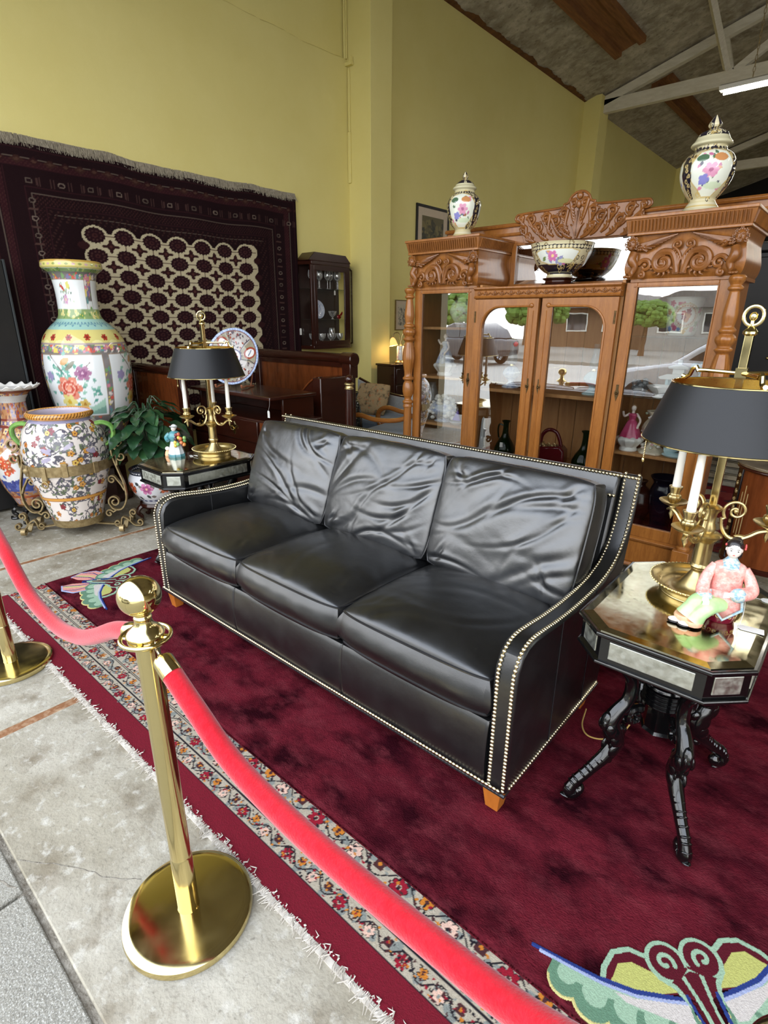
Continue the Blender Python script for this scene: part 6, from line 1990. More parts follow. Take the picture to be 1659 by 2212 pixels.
for xc in (-0.36, -0.03, 0.30):
    pts = [(xc - .11, .09), (xc - .13, .135), (xc - .08, .148), (xc + .08, .148), (xc + .13, .135), (xc + .11, .09), (xc + .05, .07), (xc - .05, .07)]
    p.poly([(xc + (a - xc) * 1.06, .11 + (b - .11) * 1.1) for a, b in pts], gold)
    p.poly(pts, SN(226, 230, 220))
    for k in range(14):
        p.leaf(xc + r.uniform(-.07, .05), r.uniform(.08, .13), .036, r.uniform(0, 6.3), r.choice([SN(214, 140, 176), SN(176, 90, 150), SN(150, 150, 190), SN(206, 150, 100), SN(120, 140, 90)]))
    p.flower(xc - .02, .112, .03, SN(206, 120, 170), 6, SN(240, 210, 150))
    p.disc(xc + .06, .085, .05, SN(214, 214, 170), .012)
obj('body', mb, M_vc, t, col=p.c, angle=60)

M_cry = mat('crystal', S(226, 230, 232), 0.03, 0, trans=0.85, ior=1.5, n=(30, S(206, 212, 216), 0.3))
M_bg = mat('green_bottle_glass', S(18, 62, 24), 0.05, 0, trans=0.75, ior=1.45, n=(6, S(10, 40, 16), 0.3))
M_bluew = mat('blue_white_glaze', S(206, 214, 226), 0.15, 0, n=[(34, S(110, 130, 186), 0.12, 0.58)], coat=0.5)
M_celad = mat('celadon_glaze', S(190, 212, 214), 0.18, 0, n=(20, S(160, 190, 194), 0.25), coat=0.5)
M_floral = mat('floral_glaze', S(222, 220, 212), 0.18, 0, n=[(26, S(200, 120, 140), 0.06, 0.62), (19, S(120, 150, 96), 0.06, 0.64), (31, S(206, 180, 110), 0.06, 0.64)], coat=0.5)
M_rose = mat('rose_gown', S(168, 40, 84), 0.2, 0, n=(14, S(206, 90, 130), 0.2), coat=0.5)
M_cream = mat('cream_glaze', S(224, 214, 192), 0.2, 0, n=(22, S(196, 184, 160), 0.25), coat=0.4)
M_redl = mat('oxblood_glaze', S(104, 22, 30), 0.2, 0, n=(10, S(76, 14, 20), 0.3), coat=0.5)
M_purp = mat('violet_glaze', S(112, 88, 190), 0.2, 0, n=(20, S(140, 120, 210), 0.3), coat=0.4)

def lady(loc, rot, H, gown, label, cat='figurine', ruff=True):
    t = thing('lady_figurine', label, cat, loc, rot)
    k = H / 0.285
    mb = MB().lathe(smooth_prof([(0.052 * k, 0), (0.055 * k, 0.006 * k), (0.050 * k, 0.022 * k), (0.046 * k, 0.026 * k)], 16), 24)
    obj('plinth', mb, M_porc, t)
    if ruff:
        obj('petticoat', MB().lathe(smooth_prof([(0.046 * k, 0.024 * k), (0.074 * k, 0.060 * k), (0.078 * k, 0.078 * k), (0.060 * k, 0.092 * k)], 20), 40, lobes=(10, 0.07)), M_porc, t)
    obj('gown', MB().lathe(smooth_prof([(0.060 * k, 0.07 * k), (0.064 * k, 0.09 * k), (0.050 * k, 0.13 * k), (0.030 * k, 0.178 * k), (0.019 * k, 0.195 * k), (0.024 * k, 0.215 * k), (0.027 * k, 0.228 * k), (0.012 * k, 0.236 * k)], 40), 30, lobes=(7, 0.06)), gown, t)
    f = MB().lathe([(0.010 * k, 0.228 * k), (0.008 * k, 0.252 * k)], 12).sphere((0, 0, 0.266 * k), 0.017 * k, (0.9, 0.95, 1.15), 14, 10).sphere((0, -0.016 * k, 0.264 * k), 0.003 * k, (1, 1, 1), 6, 4)
    f.sphere((-0.022 * k, 0, 0.225 * k), 0.011 * k, (1, 1, 1), 8, 6).sphere((0.022 * k, 0, 0.225 * k), 0.011 * k, (1, 1, 1), 8, 6)
    f.tube(bez([(-0.026 * k, 0, 0.226 * k), (-0.048 * k, -0.008 * k, 0.215 * k), (-0.058 * k, -0.02 * k, 0.236 * k)], 10), 0.007 * k, 8)
    f.tube(bez([(0.026 * k, 0, 0.226 * k), (0.046 * k, -0.006 * k, 0.19 * k), (0.034 * k, -0.03 * k, 0.155 * k)], 10), 0.007 * k, 8)
    f.sphere((-0.058 * k, -0.02 * k, 0.240 * k), 0.008 * k, (1, 1, 1), 8, 6).sphere((0.034 * k, -0.032 * k, 0.15 * k), 0.008 * k, (1, 1, 1), 8, 6)
    obj('figure', f, M_skin, t)
    obj('hair', MB().sphere((0, 0.005 * k, 0.272 * k), 0.018 * k, (0.95, 0.9, 1.0), 12, 8).sphere((0, 0.014 * k, 0.282 * k), 0.010 * k, (1, 1, 1), 10, 6), mat('light_brown_hair', S(170, 130, 90), 0.3, 0, n=(60, S(140, 104, 70), 0.3), coat=0.3), t)
    return t
lady((-1.035, 3.47, 0.752), radians(20), 0.275, M_rose, 'china lady in rose red gown on the right tower lower shelf')
lady((-2.445, 3.50, 1.104), radians(-20), 0.30, M_bluew, 'tall blue and white china lady on the left tower middle shelf')
def lathed(name, label, cat, loc, prof, m, lobes=None, part_='body', n=28):
    t = thing(name, label, cat, loc)
    obj(part_, MB().lathe(smooth_prof(prof, 60), n, lobes=lobes), m, t)
    return t
# left tower
t = lathed('tureen', 'white flower covered china tureen on the left tower lower shelf', 'tureen', (-2.44, 3.5, 0.756), [(0.06, 0), (0.07, 0.01), (0.055, 0.025), (0.10, 0.07), (0.115, 0.10), (0.095, 0.13), (0.07, 0.15), (0.02, 0.165)], M_bluew)
fl_ = MB()
r = random.Random(2)
for k in range(60):
    a, z = r.uniform(0, 6.28), r.uniform(.04, .19)
    q = 0.11 * (1 - max(0, z - .1) * 6)
    fl_.sphere((max(q, .02) * cos(a), max(q, .02) * sin(a), z), r.uniform(.014, .024), (1, 1, .8), 8, 6)
obj('applied_flowers', fl_, M_porc, t)
lathed('white_vase', 'slim pale glass vase at the left end of the left tower lower shelf', 'vase', (-2.565, 3.52, 0.756), [(0.03, 0), (0.034, 0.01), (0.05, 0.08), (0.055, 0.15), (0.04, 0.22), (0.028, 0.27), (0.03, 0.29)], M_cry)
t = lathed('sailboat_figurine', 'small white and violet china sailing boat on the left tower lower shelf', 'figurine', (-2.29, 3.46, 0.756), [(0.03, 0), (0.045, 0.012), (0.05, 0.022), (0.0008, 0.024)], M_porc)
obj('sail', MB().prism([(-0.035, 0.03), (0.035, 0.03), (0.01, 0.11)], -0.006, 0.006, 'y'), M_purp, t)
lathed('floral_jar', 'white flowered china jar on the left tower top shelf', 'jar', (-2.34, 3.56, 1.452), [(0.05, 0), (0.055, 0.01), (0.09, 0.07), (0.10, 0.12), (0.08, 0.17), (0.05, 0.19), (0.055, 0.2), (0.03, 0.225), (0.012, 0.23), (0.014, 0.245), (0.0008, 0.255)], M_floral)
lathed('china_dish', 'small white footed china dish low in the left tower', 'dish', (-2.33, 3.45, 0.262), [(0.05, 0), (0.02, 0.02), (0.02, 0.25), (0.07, 0.30), (0.09, 0.33), (0.085, 0.33), (0.0008, 0.3)], M_porc)
# centre
lp_ = [(0.055, 0), (0.06, 0.01), (0.03, 0.03), (0.02, 0.05), (0.05, 0.08), (0.06, 0.105), (0.04, 0.135), (0.024, 0.145), (0.022, 0.16), (0.034, 0.18), (0.02, 0.24), (0.018, 0.30), (0.016, 0.30)]
def oil_lamp(loc, label, m):
    t = thing('oil_lamp', label, 'lamp', loc, 0, 'glass oil lamps in the cabinet')
    obj('font', MB().lathe(smooth_prof(lp_[:8], 40), 28, lobes=(8, .05)), m, t)
    obj('burner', MB().lathe([(0.024, 0.143), (0.026, 0.15), (0.022, 0.163)], 20), M_brass, t)
    obj('chimney', MB().lathe(smooth_prof([(0.022, 0.16), (0.034, 0.185), (0.02, 0.25), (0.018, 0.31)], 30), 24, cap=False), M_cry, t)
    return t
oil_lamp((-1.90, 3.53, 1.055), 'blue white glass oil lamp behind the left centre door', M_bluew)
oil_lamp((-1.325, 3.53, 1.055), 'blue white glass oil lamp behind the right centre door', M_celad)
t = thing('obelisk', 'small white marble obelisk at the left of the lower centre shelf', 'obelisk', (-2.045, 3.44, 0.575))
obj('base', MB().box(-.026, .026, -.026, .026, 0, .03).box(-.021, .021, -.021, .021, .03, .05), M_white_g, t, smooth=False, bevel=.002)
sh_ = MB().add([(-.017, -.017, .05), (.017, -.017, .05), (.017, .017, .05), (-.017, .017, .05), (-.009, -.009, .25), (.009, -.009, .25), (.009, .009, .25), (-.009, .009, .25), (0, 0, .272)], [(3, 2, 1, 0), (0, 1, 5, 4), (1, 2, 6, 5), (2, 3, 7, 6), (3, 0, 4, 7), (4, 5, 8), (5, 6, 8), (6, 7, 8), (7, 4, 8)])
obj('shaft', sh_, M_white_g, t, smooth=False)
def bottle(loc, rot, label):
    t = thing('glass_jug', label, 'bottle', loc, rot, 'green glass jugs on the lower shelf')
    obj('body', MB().lathe(smooth_prof([(0.060, 0), (0.072, 0.01), (0.074, 0.04), (0.055, 0.085), (0.028, 0.13), (0.020, 0.18), (0.020, 0.22), (0.030, 0.236), (0.030, 0.242), (0.018, 0.235)], 60), 32), M_bg, t)
    obj('handle', MB().tube(bez([(-0.018, 0, 0.205), (-0.05, 0, 0.21), (-0.058, 0, 0.17), (-0.05, 0, 0.12), (-0.040, 0, 0.105)], 24), 0.006, 8), M_bg, t)
    obj('paper_label', MB().prism([(-.012, .06), (.012, .06), (.010, .095), (-.010, .095)], -.078, -.0765, 'y'), M_paper, t)
    return t
bottle((-1.925, 3.56, 0.575), radians(10), 'green glass jug with handle behind the left centre door, lower shelf')
bottle((-1.335, 3.56, 0.575), radians(170), 'green glass jug half hidden behind the right centre door stile, lower shelf')
t = thing('tin_box_iron', 'dark red box iron with hooped handle on the lower centre shelf', 'iron', (-1.55, 3.52, 0.575), radians(8))
obj('body', MB().prism([(-0.095, 0), (0.10, 0), (0.105, 0.03), (0.10, 0.10), (0.07, 0.13), (-0.085, 0.11), (-0.10, 0.06)], -0.055, 0.055, 'y'), M_redl, t, bevel=0.012)
obj('handle', MB().tube(bez([(-0.075, 0, 0.10), (-0.07, 0, 0.18), (-0.03, 0, 0.225), (0.025, 0, 0.215), (0.055, 0, 0.16), (0.065, 0, 0.12)], 30), 0.013, 10), M_redl, t)
g = MB()
for k in range(7):
    g.tube(plane3(spiral((-0.07 + k * 0.018, 0.12 + 0.012 * (k % 2)), 0.012, k, 1.1, 14, .3), 'y', -0.012), 0.0028, 5)
obj('pierced_ornament', g, M_brass_dull, t)
# right tower
t = thing('cachepot', 'white flowered china cachepot with a round clock like medallion on the right tower top shelf', 'pot', (-0.875, 3.56, 1.424))
mb, p = lathe_painted(smooth_prof([(0.065, 0), (0.072, 0.008), (0.078, 0.03), (0.088, 0.12), (0.098, 0.19), (0.106, 0.198), (0.100, 0.203)], 110), 170, SN(224, 222, 214), start=-1.2 + pi)
p.A = p.T * .088
r = random.Random(6)
for k in range(70):
    x, y = r.uniform(-.27, .27), r.uniform(.02, .18)
    p.flower(x, y, r.uniform(.01, .018), r.choice([SN(190, 80, 110), SN(214, 170, 90), SN(120, 140, 180), SN(140, 160, 110), SN(206, 130, 140)]), 5)
p.disc(0, .105, .066, SN(206, 190, 150))
p.disc(0, .105, .060, SN(226, 216, 206))
for k in range(28):
    a = k * 2 * pi / 28
    p.disc(.052 * cos(a), .105 + .052 * sin(a), .005, SN(196, 150, 120))
p.disc(0, .105, .042, SN(230, 226, 220))
for k in range(16):
    a, q = r.uniform(0, 6.28), r.uniform(0, .028)
    p.flower(q * cos(a), .105 + q * sin(a), .014, r.choice([SN(196, 84, 96), SN(150, 60, 80), SN(206, 140, 100)]), 5)
obj('body', mb, M_vc, t, col=p.c, angle=60)
cr = MB()
r = random.Random(13)
cr.lathe([(0.03, 0), (0.036, 0.02), (0.03, 0.03)], 12)
for k in range(26):
    cr.sphere((r.uniform(-.03, .03), r.uniform(-.03, .03), .035 + r.uniform(0, .05)), r.uniform(.012, .02), (1, 1, 1), 6, 4)
t = thing('crystal_ornament', 'faceted clear crystal ornament on the right tower glass shelf', 'ornament', (-1.02, 3.47, 1.085))
obj('facets', cr, M_cry, t, smooth=False)
t = thing('china_temple', 'white china temple model on the right tower glass shelf', 'ornament', (-0.84, 3.53, 1.085))
tm = MB().box(-.075, .075, -.04, .04, 0, .02).box(-.06, .06, -.03, .03, .02, .03)
for x in (-.05, -.02, .02, .05):
    tm.box(x - .007, x + .007, -.03, -.016, .03, .10)
tm.box(-.055, .055, -.012, .03, .03, .10)
obj('hall', tm, M_celad, t, smooth=False, bevel=.002)
rf = MB().prism([(-.085, .10), (.085, .10), (.095, .112), (.05, .13), (-.05, .13), (-.095, .112)], -.045, .045, 'y').box(-.03, .03, -.018, .018, .13, .16).prism([(-.05, .16), (.05, .16), (.055, .17), (.015, .185), (-.015, .185), (-.055, .17)], -.03, .03, 'y').box(-.012, .012, -.01, .01, .185, .21)
obj('roofs', rf, M_porc, t, smooth=False, bevel=.002)
t = thing('dragon_figurine', 'pale celadon dragon figure on the right tower glass shelf', 'figurine', (-0.735, 3.52, 1.085))
m = MB().tube(bez([(0.02, 0, 0.01), (-.03, 0, 0.03), (-.02, 0, 0.08), (.025, 0, 0.10), (.02, 0, 0.15), (-.01, 0, .17)], 30), np.linspace(.026, .016, 31), 10)
m.sphere((-.02, -.01, .18), .022, (1.2, 1, .9), 12, 8)
for k in range(8):
    m.sphere((.03 - .004 * k, 0, .03 + .02 * k), .012, (1, .5, 1), 6, 4)
    m.tube(bez([(-.01, 0, .19), (.01 + .004 * k, .0, .20), (.02 + .003 * k, 0, .185 + .004 * k)], 6), .004, 5)
obj('body', m, M_celad, t)
lathed('footed_bowl', 'small white footed bowl on the right tower, below the temple', 'bowl', (-0.90, 3.43, 1.085), [(0.03, 0), (0.034, 0.006), (0.022, 0.016), (0.05, 0.04), (0.07, 0.065), (0.066, 0.066), (0.03, 0.03)], M_porc)
t = lathed('rococo_vase', 'cream rococo vase with raised flowers beside the china lady in rose', 'vase', (-0.905, 3.51, 0.752), [(0.085, 0), (0.08, 0.012), (0.05, 0.03), (0.03, 0.06), (0.06, 0.10), (0.075, 0.14), (0.06, 0.18), (0.04, 0.21), (0.06, 0.245), (0.05, 0.243)], M_cream, lobes=(6, 0.09))
fl_ = MB()
for k in range(46):
    a, z = r.uniform(0, 6.28), r.uniform(.0, .24)
    q = .07 if z > .08 else .06
    fl_.sphere((q * cos(a), q * sin(a), z + .01), r.uniform(.007, .014), (1, 1, .8), 8, 6)
obj('raised_flowers', fl_, M_floral, t)
t = thing('blue_figurine', 'pale blue china group of reclining figures at the right end of the lower shelf', 'figurine', (-0.765, 3.46, 0.752))
m = MB().sphere((0, 0, .012), .075, (1, .7, .25), 16, 8).tube(bez([(-.05, 0, .03), (0, -.01, .06), (.04, 0, .10)], 14), np.linspace(.03, .022, 15), 10).sphere((.048, 0, .125), .02, (1, 1, 1.1), 12, 8)
m.tube(bez([(.03, 0, .05), (.05, -.02, .07), (.07, -.02, .04)], 10), .012, 8).tube(bez([(-.02, 0, .05), (-.05, .01, .10), (-.03, .01, .15)], 12), np.linspace(.022, .014, 13), 10).sphere((-.03, .01, .17), .017, (1, 1, 1.1), 12, 8)
obj('body', m, M_celad, t)
M_nv = mat('navy_glaze', S(16, 18, 34), 0.2, 0, n=(6, S(10, 10, 22), 0.3), coat=0.4)
lathed('navy_vase', 'tall dark navy vase standing in the bottom of the right tower', 'vase', (-0.80, 3.53, 0.262), [(0.075, 0), (0.09, 0.008), (0.06, 0.025), (0.055, 0.06), (0.075, 0.16), (0.082, 0.26), (0.07, 0.31), (0.09, 0.345), (0.085, 0.345), (0.05, 0.3)], M_nv)
t = lathed('red_wood_vase', 'red brown turned vase beside the navy vase in the right tower', 'vase', (-0.945, 3.54, 0.262), [(0.05, 0), (0.06, 0.01), (0.045, 0.03), (0.075, 0.10), (0.088, 0.16), (0.07, 0.23), (0.03, 0.27), (0.04, 0.30), (0.034, 0.30)], M_mahog)

# ---------------------------------------------------------------- furniture along the left wall
M_rugc = M_pile
# hanging rug
HR = thing('hanging_rug', 'large dark maroon rug with cream medallion field hung on the yellow wall', 'rug', (-5.29, 0, 0))
ny, nz = 400, 330
Yg, Zg = np.meshgrid(np.linspace(1.36, 4.52, ny), np.linspace(0.40, 2.745, nz), indexing='ij')
mar, mar2, crm2, lt = SN(30, 15, 19), SN(50, 25, 29), SN(196, 184, 152), SN(122, 106, 96)
p = Paint(Yg, Zg, mar)
r = random.Random(31)
# border stripes
L0, R0_, T0 = 1.50, 4.52, 2.745
def inset(d):
    return np.minimum.reduce([p.A - L0, R0_ - p.A, T0 - p.B - 0.0])
dI = inset(0)
for a, b, c_ in ((0.03, 0.036, mar2), (0.095, 0.10, lt * .6), (0.11, 0.16, SN(50, 23, 28)), (0.165, 0.17, mar2), (0.29, 0.296, mar2), (0.33, 0.336, lt * .55), (0.42, 0.426, mar2), (0.47, 0.475, lt * .5)):
    p.c[(dI > a) & (dI < b)] = c_
hash_ = np.sin(p.A * 210) * np.sin(p.B * 210)
p.c[(dI > 0.11) & (dI < 0.16) & (hash_ > 0.3)] = SN(64, 36, 36)
p.c[(dI > 0.34) & (dI < 0.41) & (hash_ > 0.45)] = SN(60, 34, 34)
p.c[(dI > 0.43) & (dI < 0.52) & (np.sin(p.A * 120 + p.B * 60) * np.sin(p.B * 140) > 0.5)] = SN(58, 36, 34)
def octa(y, z, s, c1, c2):
    p.poly([(y + s * a, z + s * .8 * b) for a, b in ((-.5, -1), (.5, -1), (1, -.5), (1, .5), (.5, 1), (-.5, 1), (-1, .5), (-1, -.5))], c1)
    p.poly([(y + .62 * s * a, z + .5 * s * b) for a, b in ((-.5, -1), (.5, -1), (1, -.5), (1, .5), (.5, 1), (-.5, 1), (-1, .5), (-1, -.5))], c2)
for k in range(12):
    octa(1.83 + k * 0.235, 2.745 - 0.25, 0.026, lt * (0.9 if k % 2 else .55), mar)
    for q in (-.06, -.04, .04, .06):
        p.line([(1.83 + k * .235 + .1175 + q, 2.47), (1.83 + k * .235 + .1175 + q, 2.52)], .005, SN(70, 48, 46))
for k in range(16):
    for yb in (1.83, 4.27):
        octa(yb, 2.36 - k * 0.125, 0.022, lt * (0.95 if k % 2 else .6), mar)
        p.line([(yb - .03, 2.298 - k * .125), (yb + .03, 2.298 - k * .125)], .006, SN(76, 54, 50))
for k in range(26):
    y = 1.66 + k * .115
    p.poly([(y - .05, 2.63), (y, 2.66), (y + .05, 2.63), (y, 2.60)], SN(56, 34, 30) if k % 2 else SN(48, 24, 26))
    p.poly([(y - .022, 2.63), (y, 2.643), (y + .022, 2.63), (y, 2.617)], SN(76, 52, 44))
# field
fy0, fy1, fz1, fz0 = 2.178, 3.942, 2.216, 0.60
cols = [2.275 + 0.2542 * k for k in range(7)]
rows = [2.155 - 0.1605 * k for k in range(10)]
p.rect(fy0 + .03, fy1 - .03, fz0, fz1 - .045, crm2)
for y in cols:
    p.disc(y, fz1 - .065, 0.112, crm2, 0.082)
for z in rows:
    p.disc(fy0 + .085, z, 0.10, crm2, 0.074)
    p.disc(fy1 - .085, z, 0.10, crm2, 0.074)
for y in cols:
    p.line([(y, fz0), (y, fz1 - .02)], .0032, SN(84, 60, 52))
for z in rows:
    p.line([(fy0 + .01, z), (fy1 - .01, z)], .0032, SN(84, 60, 52))
for i, y in enumerate(cols):
    for z in rows:
        ii = p.near(y, z, .1)
        dy, dz = (p.A[ii] - y) / .088, (p.B[ii] - z) / .0605
        p.c[ii[np.hypot(dy, dz) < 1.0 + 0.05 * np.cos(16 * np.arctan2(dz, dy))]] = SN(40, 18, 24)
        for k in range(10):
            a = k * 2 * pi / 10
            p.disc(y + .058 * cos(a), z + .036 * sin(a), .010, SN(72, 46, 44), .007)
        p.disc(y, z, .026, SN(66, 36, 36), .017)
        p.disc(y, z, .012, SN(40, 18, 24), .008)
for y in [c - .1271 for c in cols[1:]] + [fy0 - .01, fy1 + .01]:
    for z in [q - .08025 for q in rows]:
        dk_ = SN(50, 25, 27)
        if fy0 < y < fy1:
            p.disc(y, z, .034, dk_, .028)
            for s in (-1, 1):
                p.disc(y + s * .044, z, .022, dk_, .014)
                p.disc(y + s * .064, z, .012, dk_, .010)
                p.disc(y, z + s * .033, .018, dk_, .019)
            p.disc(y, z, .014, SN(84, 48, 44), .011)
        else:
            p.disc(y, z, .05, dk_, .03)
Xg = 0.006 + 0.010 * np.sin(Yg * 4.1) + 0.006 * np.sin(Yg * 9.7 + 1.3) * (Zg / 2.7)
sag = 0.010 * np.sin(Yg * 3.2 + .6) + 0.006 * np.sin(Yg * 8.3)
o = obj('pile', MB().grid(np.stack([Xg + 0.012, Yg, Zg + sag * (Zg / 2.745)], -1)), M_rugc, HR, col=p.c)
o.modifiers.new('s', 'SOLIDIFY').thickness = 0.012
fr = MB()
for i in range(1500):
    y = r.uniform(1.36, 4.53)
    sg = 0.010 * sin(y * 3.2 + .6) + 0.006 * sin(y * 8.3)
    x = 0.018 + 0.010 * sin(y * 4.1)
    z0 = 2.80 + sg + 0.010 * mnoise.noise((y * 5, 2, 0))
    if y > 4.44:
        z0 -= 0.0
    a = 0.012 * mnoise.noise((y * 12, 1, 1)) + r.gauss(0, .006)
    L = r.uniform(.055, .085)
    fr.tube([(x + r.uniform(-.003, .003), y, z0), (x + .010, y + a * .5, z0 - L * .5), (x + .014 + r.uniform(0, .006), y + a * 2, z0 - L)], [.0032, .0028, .0012], 3)
fr.grid([[(0.006 + 0.010 * sin(y * 4.1), y, 2.735 + 0.010 * sin(y * 3.2 + .6)), (0.012 + 0.010 * sin(y * 4.1), y, 2.80 + 0.010 * sin(y * 3.2 + .6) + 0.010 * mnoise.noise((y * 5, 2, 0)))] for y in np.linspace(1.36, 4.53, 80)])
obj('fringe', fr, mat('grey_fringe', S(176, 166, 146), 0.95, 0, n=(50, S(120, 110, 94), 0.25)), HR, kind='stuff')

# tall black board standing near the wall
t = thing('black_panel', 'tall plain black panel standing at the left edge before the hanging rug', 'panel', (-5.12, 0.95, 0))
obj('board', MB().box(-0.03, 0.03, -0.62, 0.54, 0.02, 1.90), M_dark, t, bevel=0.006)
obj('edge_strip', MB().box(-0.034, 0.036, 0.54, 0.556, 0.0, 1.91), mat('charcoal_edge', S(52, 56, 58), 0.5, 0, n=(10, S(40, 44, 46), 0.3)), t, bevel=0.003)
obj('foot', MB().box(-0.06, 0.12, -0.6, -0.5, 0, 0.03).box(-0.06, 0.12, 0.4, 0.5, 0, 0.03), M_dark, t, bevel=0.004)

# mahogany bed end behind the planter
t = thing('bed_end', 'figured mahogany bed end with rolled top, behind the potted plant', 'bed', (-4.74, 2.42, 0))
obj('panel', MB().box(-0.44, 0.36, -0.012, 0.012, 0.25, 1.04), M_mahog_l, t, bevel=0.004)
obj('top_roll', MB().tube([(-0.46, 0, 1.075), (0.40, 0, 1.075)], 0.038, 16), M_mahog, t)
obj('post', MB().prism([(0.34, 0), (0.42, 0), (0.42, 0.9), (0.40, 0.96), (0.395, 1.03), (0.40, 1.08), (0.34, 1.08)], -0.03, 0.03, 'y'), M_mahog, t, bevel=0.006)
obj('post', MB().box(-0.48, -0.42, -0.03, 0.03, 0, 1.08), M_mahog, t, bevel=0.006)
obj('rail', MB().box(-0.42, 0.34, -0.02, 0.02, 0.12, 0.25), M_mahog, t, bevel=0.004)

# writing desk carrying the charger
t = thing('writing_desk', 'dark mahogany desk with open shelf and brass drawer pull, behind the left lamp', 'desk', (-3.98, 2.62, 0))
obj('top', MB().box(-0.58, 0.56, -0.02, 0.46, 0.905, 0.935), M_mahog, t, bevel=0.008)
obj('gallery_side', MB().box(-0.57, -0.545, 0.06, 0.44, 0.74, 0.905).box(0.515, 0.54, 0.12, 0.44, 0.74, 0.905).box(-0.545, 0.515, 0.42, 0.44, 0.74, 0.905), M_mahog, t, bevel=0.003)
obj('carcass', MB().box(-0.6, 0.64, 0.0, 0.45, 0.10, 0.74), M_mahog, t, bevel=0.01)
for x0, x1 in ((-0.57, -0.28), (-0.26, 0.37), (0.40, 0.63)):
    d = obj('drawer', MB().box(x0, x1, -0.016, 0.01, 0.55, 0.725), M_mahog_l if x0 > 0.3 else M_mahog, t, bevel=0.006)
    xm = (x0 + x1) / 2
    m = MB().prism([(xm, .695), (xm + .016, .67), (xm + .05, .66), (xm + .022, .645), (xm + .016, .61), (xm, .585), (xm - .016, .61), (xm - .022, .645), (xm - .05, .66), (xm - .016, .67)], -0.022, -0.016, 'y')
    m.tube(bez([(xm - .032, -0.022, .655), (xm - .022, -0.04, .632), (xm + .022, -0.04, .632), (xm + .032, -0.022, .655)], 16), 0.0035, 6)
    obj('drawer_pull', m, M_brass, d)
for x0, x1 in ((-0.57, -0.28), (0.40, 0.63)):
    obj('drawer', MB().box(x0, x1, -0.016, 0.01, 0.33, 0.53), M_mahog, t, bevel=0.006)
for x in (-0.56, 0.60):
    for y in (0.04, 0.40):
        obj('leg', MB().tube([(x, y, 0), (x, y, 0.12)], [0.025, 0.035], 4), M_mahog, t)
tg = price_tag((-3.425, 2.585, 0.81), 0, 'white price tag hanging from the top of the mahogany desk', 0.055, 0.026, vertical=True, string=[(0, 0, .03), (0.004, 0.01, .07), (0, 0.016, .115)])

# imari charger on a wooden plate stand
t = thing('charger_plate', 'large scalloped red and blue patterned plate standing behind the left lamp', 'plate', (-4.16, 2.80, 0.962), (0, 0, radians(28)))
R_ = 0.24
nr, na = 110, 260
rr_ = np.linspace(0.002, R_, nr)
aa = np.linspace(0, 2 * pi, na, endpoint=False)
A, RR = np.meshgrid(aa, rr_, indexing='ij')
px_, pz_ = RR * np.cos(A), RR * np.sin(A)
depth = 0.03 - 0.03 * np.clip((RR - .13) / .11, 0, 1) ** 1.2 + 0.002 * np.sin(A * 24) * (RR / R_) ** 6
p = Paint(px_, pz_, SN(182, 176, 172))
d_, a_ = np.hypot(p.A, p.B), np.arctan2(p.B, p.A)
sect = ((a_ + .3) / (2 * pi / 6)) % 1.0
ids = (np.floor((a_ + .3) / (2 * pi / 6)) % 2 == 0)
p.c[ids & (d_ > .07)] = SN(150, 140, 120)
redt, blt = SN(150, 64, 44), SN(150, 170, 206)
r = random.Random(3)
for k in range(300):
    x, y = r.uniform(-.24, .24), r.uniform(-.24, .24)
    p.leaf(x, y, .026, r.uniform(0, 6.3), r.choice([SN(120, 60, 60), SN(90, 84, 96), redt, SN(206, 202, 200), SN(110, 96, 100), SN(70, 62, 70)]))
for k in (0, 2, 4):
    a = (k + .5) * 2 * pi / 6 - .3
    x, y = .155 * cos(a), .155 * sin(a)
    p.flower(x, y, .082, SN(150, 146, 124), 4, rot=-a * 4 + 0)
    p.disc(x, y, .062, redt, .05, a)
    p.disc(x, y, .045, SN(226, 224, 222), .034, a)
    p.line([(x - .015, y - .02), (x, y), (x + .01, y + .02)], .005, SN(120, 120, 140))
for k in range(6):
    a = k * 2 * pi / 6 - .3
    p.line([(.07 * cos(a), .07 * sin(a)), (.15 * cos(a + .12), .15 * sin(a + .12)), (.23 * cos(a), .23 * sin(a))], .0035, SN(40, 38, 56))
p.c[d_ > .222] = blt
p.c[(d_ > .215) & (d_ < .222)] = SN(120, 70, 60)
for k in range(60):
    a = k * 2 * pi / 60
    p.disc(.231 * cos(a), .231 * sin(a), .006, SN(196, 206, 226))
p.disc(0, 0, .066, SN(60, 66, 120))
p.disc(0, 0, .058, SN(216, 214, 216))
p.flower(0, 0, .04, redt, 6, SN(200, 160, 90))
lean = radians(16)
V = np.stack([px_, depth, pz_], -1)
cl_, sl_ = cos(lean), sin(lean)
V = np.stack([V[..., 0], V[..., 1] * cl_ + V[..., 2] * sl_, -V[..., 1] * sl_ + V[..., 2] * cl_ + 0.235], -1)
o = obj('plate', MB().grid(V, wrap=True), M_vc, t, col=p.c, angle=180)
o.modifiers.new('s', 'SOLIDIFY').thickness = 0.006
t = thing('plate_stand', 'small carved wooden stand holding up the patterned plate', 'stand', (-4.16, 2.80, 0.935), radians(28))
m = MB()
for x in (-0.12, 0.12):
    m.tube(bez([(x, -0.115, 0.035), (x, -0.10, 0.012), (x, -0.04, 0.018), (x, 0.02, 0.012), (x, 0.06, 0.01), (x, 0.11, 0.008)], 24), 0.009, 8).tube(bez([(x, 0.058, 0.012), (x, 0.10, 0.10), (x, 0.14, 0.23)], 14), 0.007, 8)
m.tube([(-0.12, 0.09, 0.10), (0.12, 0.09, 0.10)], 0.006, 8)
obj('easel', m, mat('light_wood', S(170, 110, 80), 0.4, 0, n=(8, S(140, 88, 60), 0.25)), t)

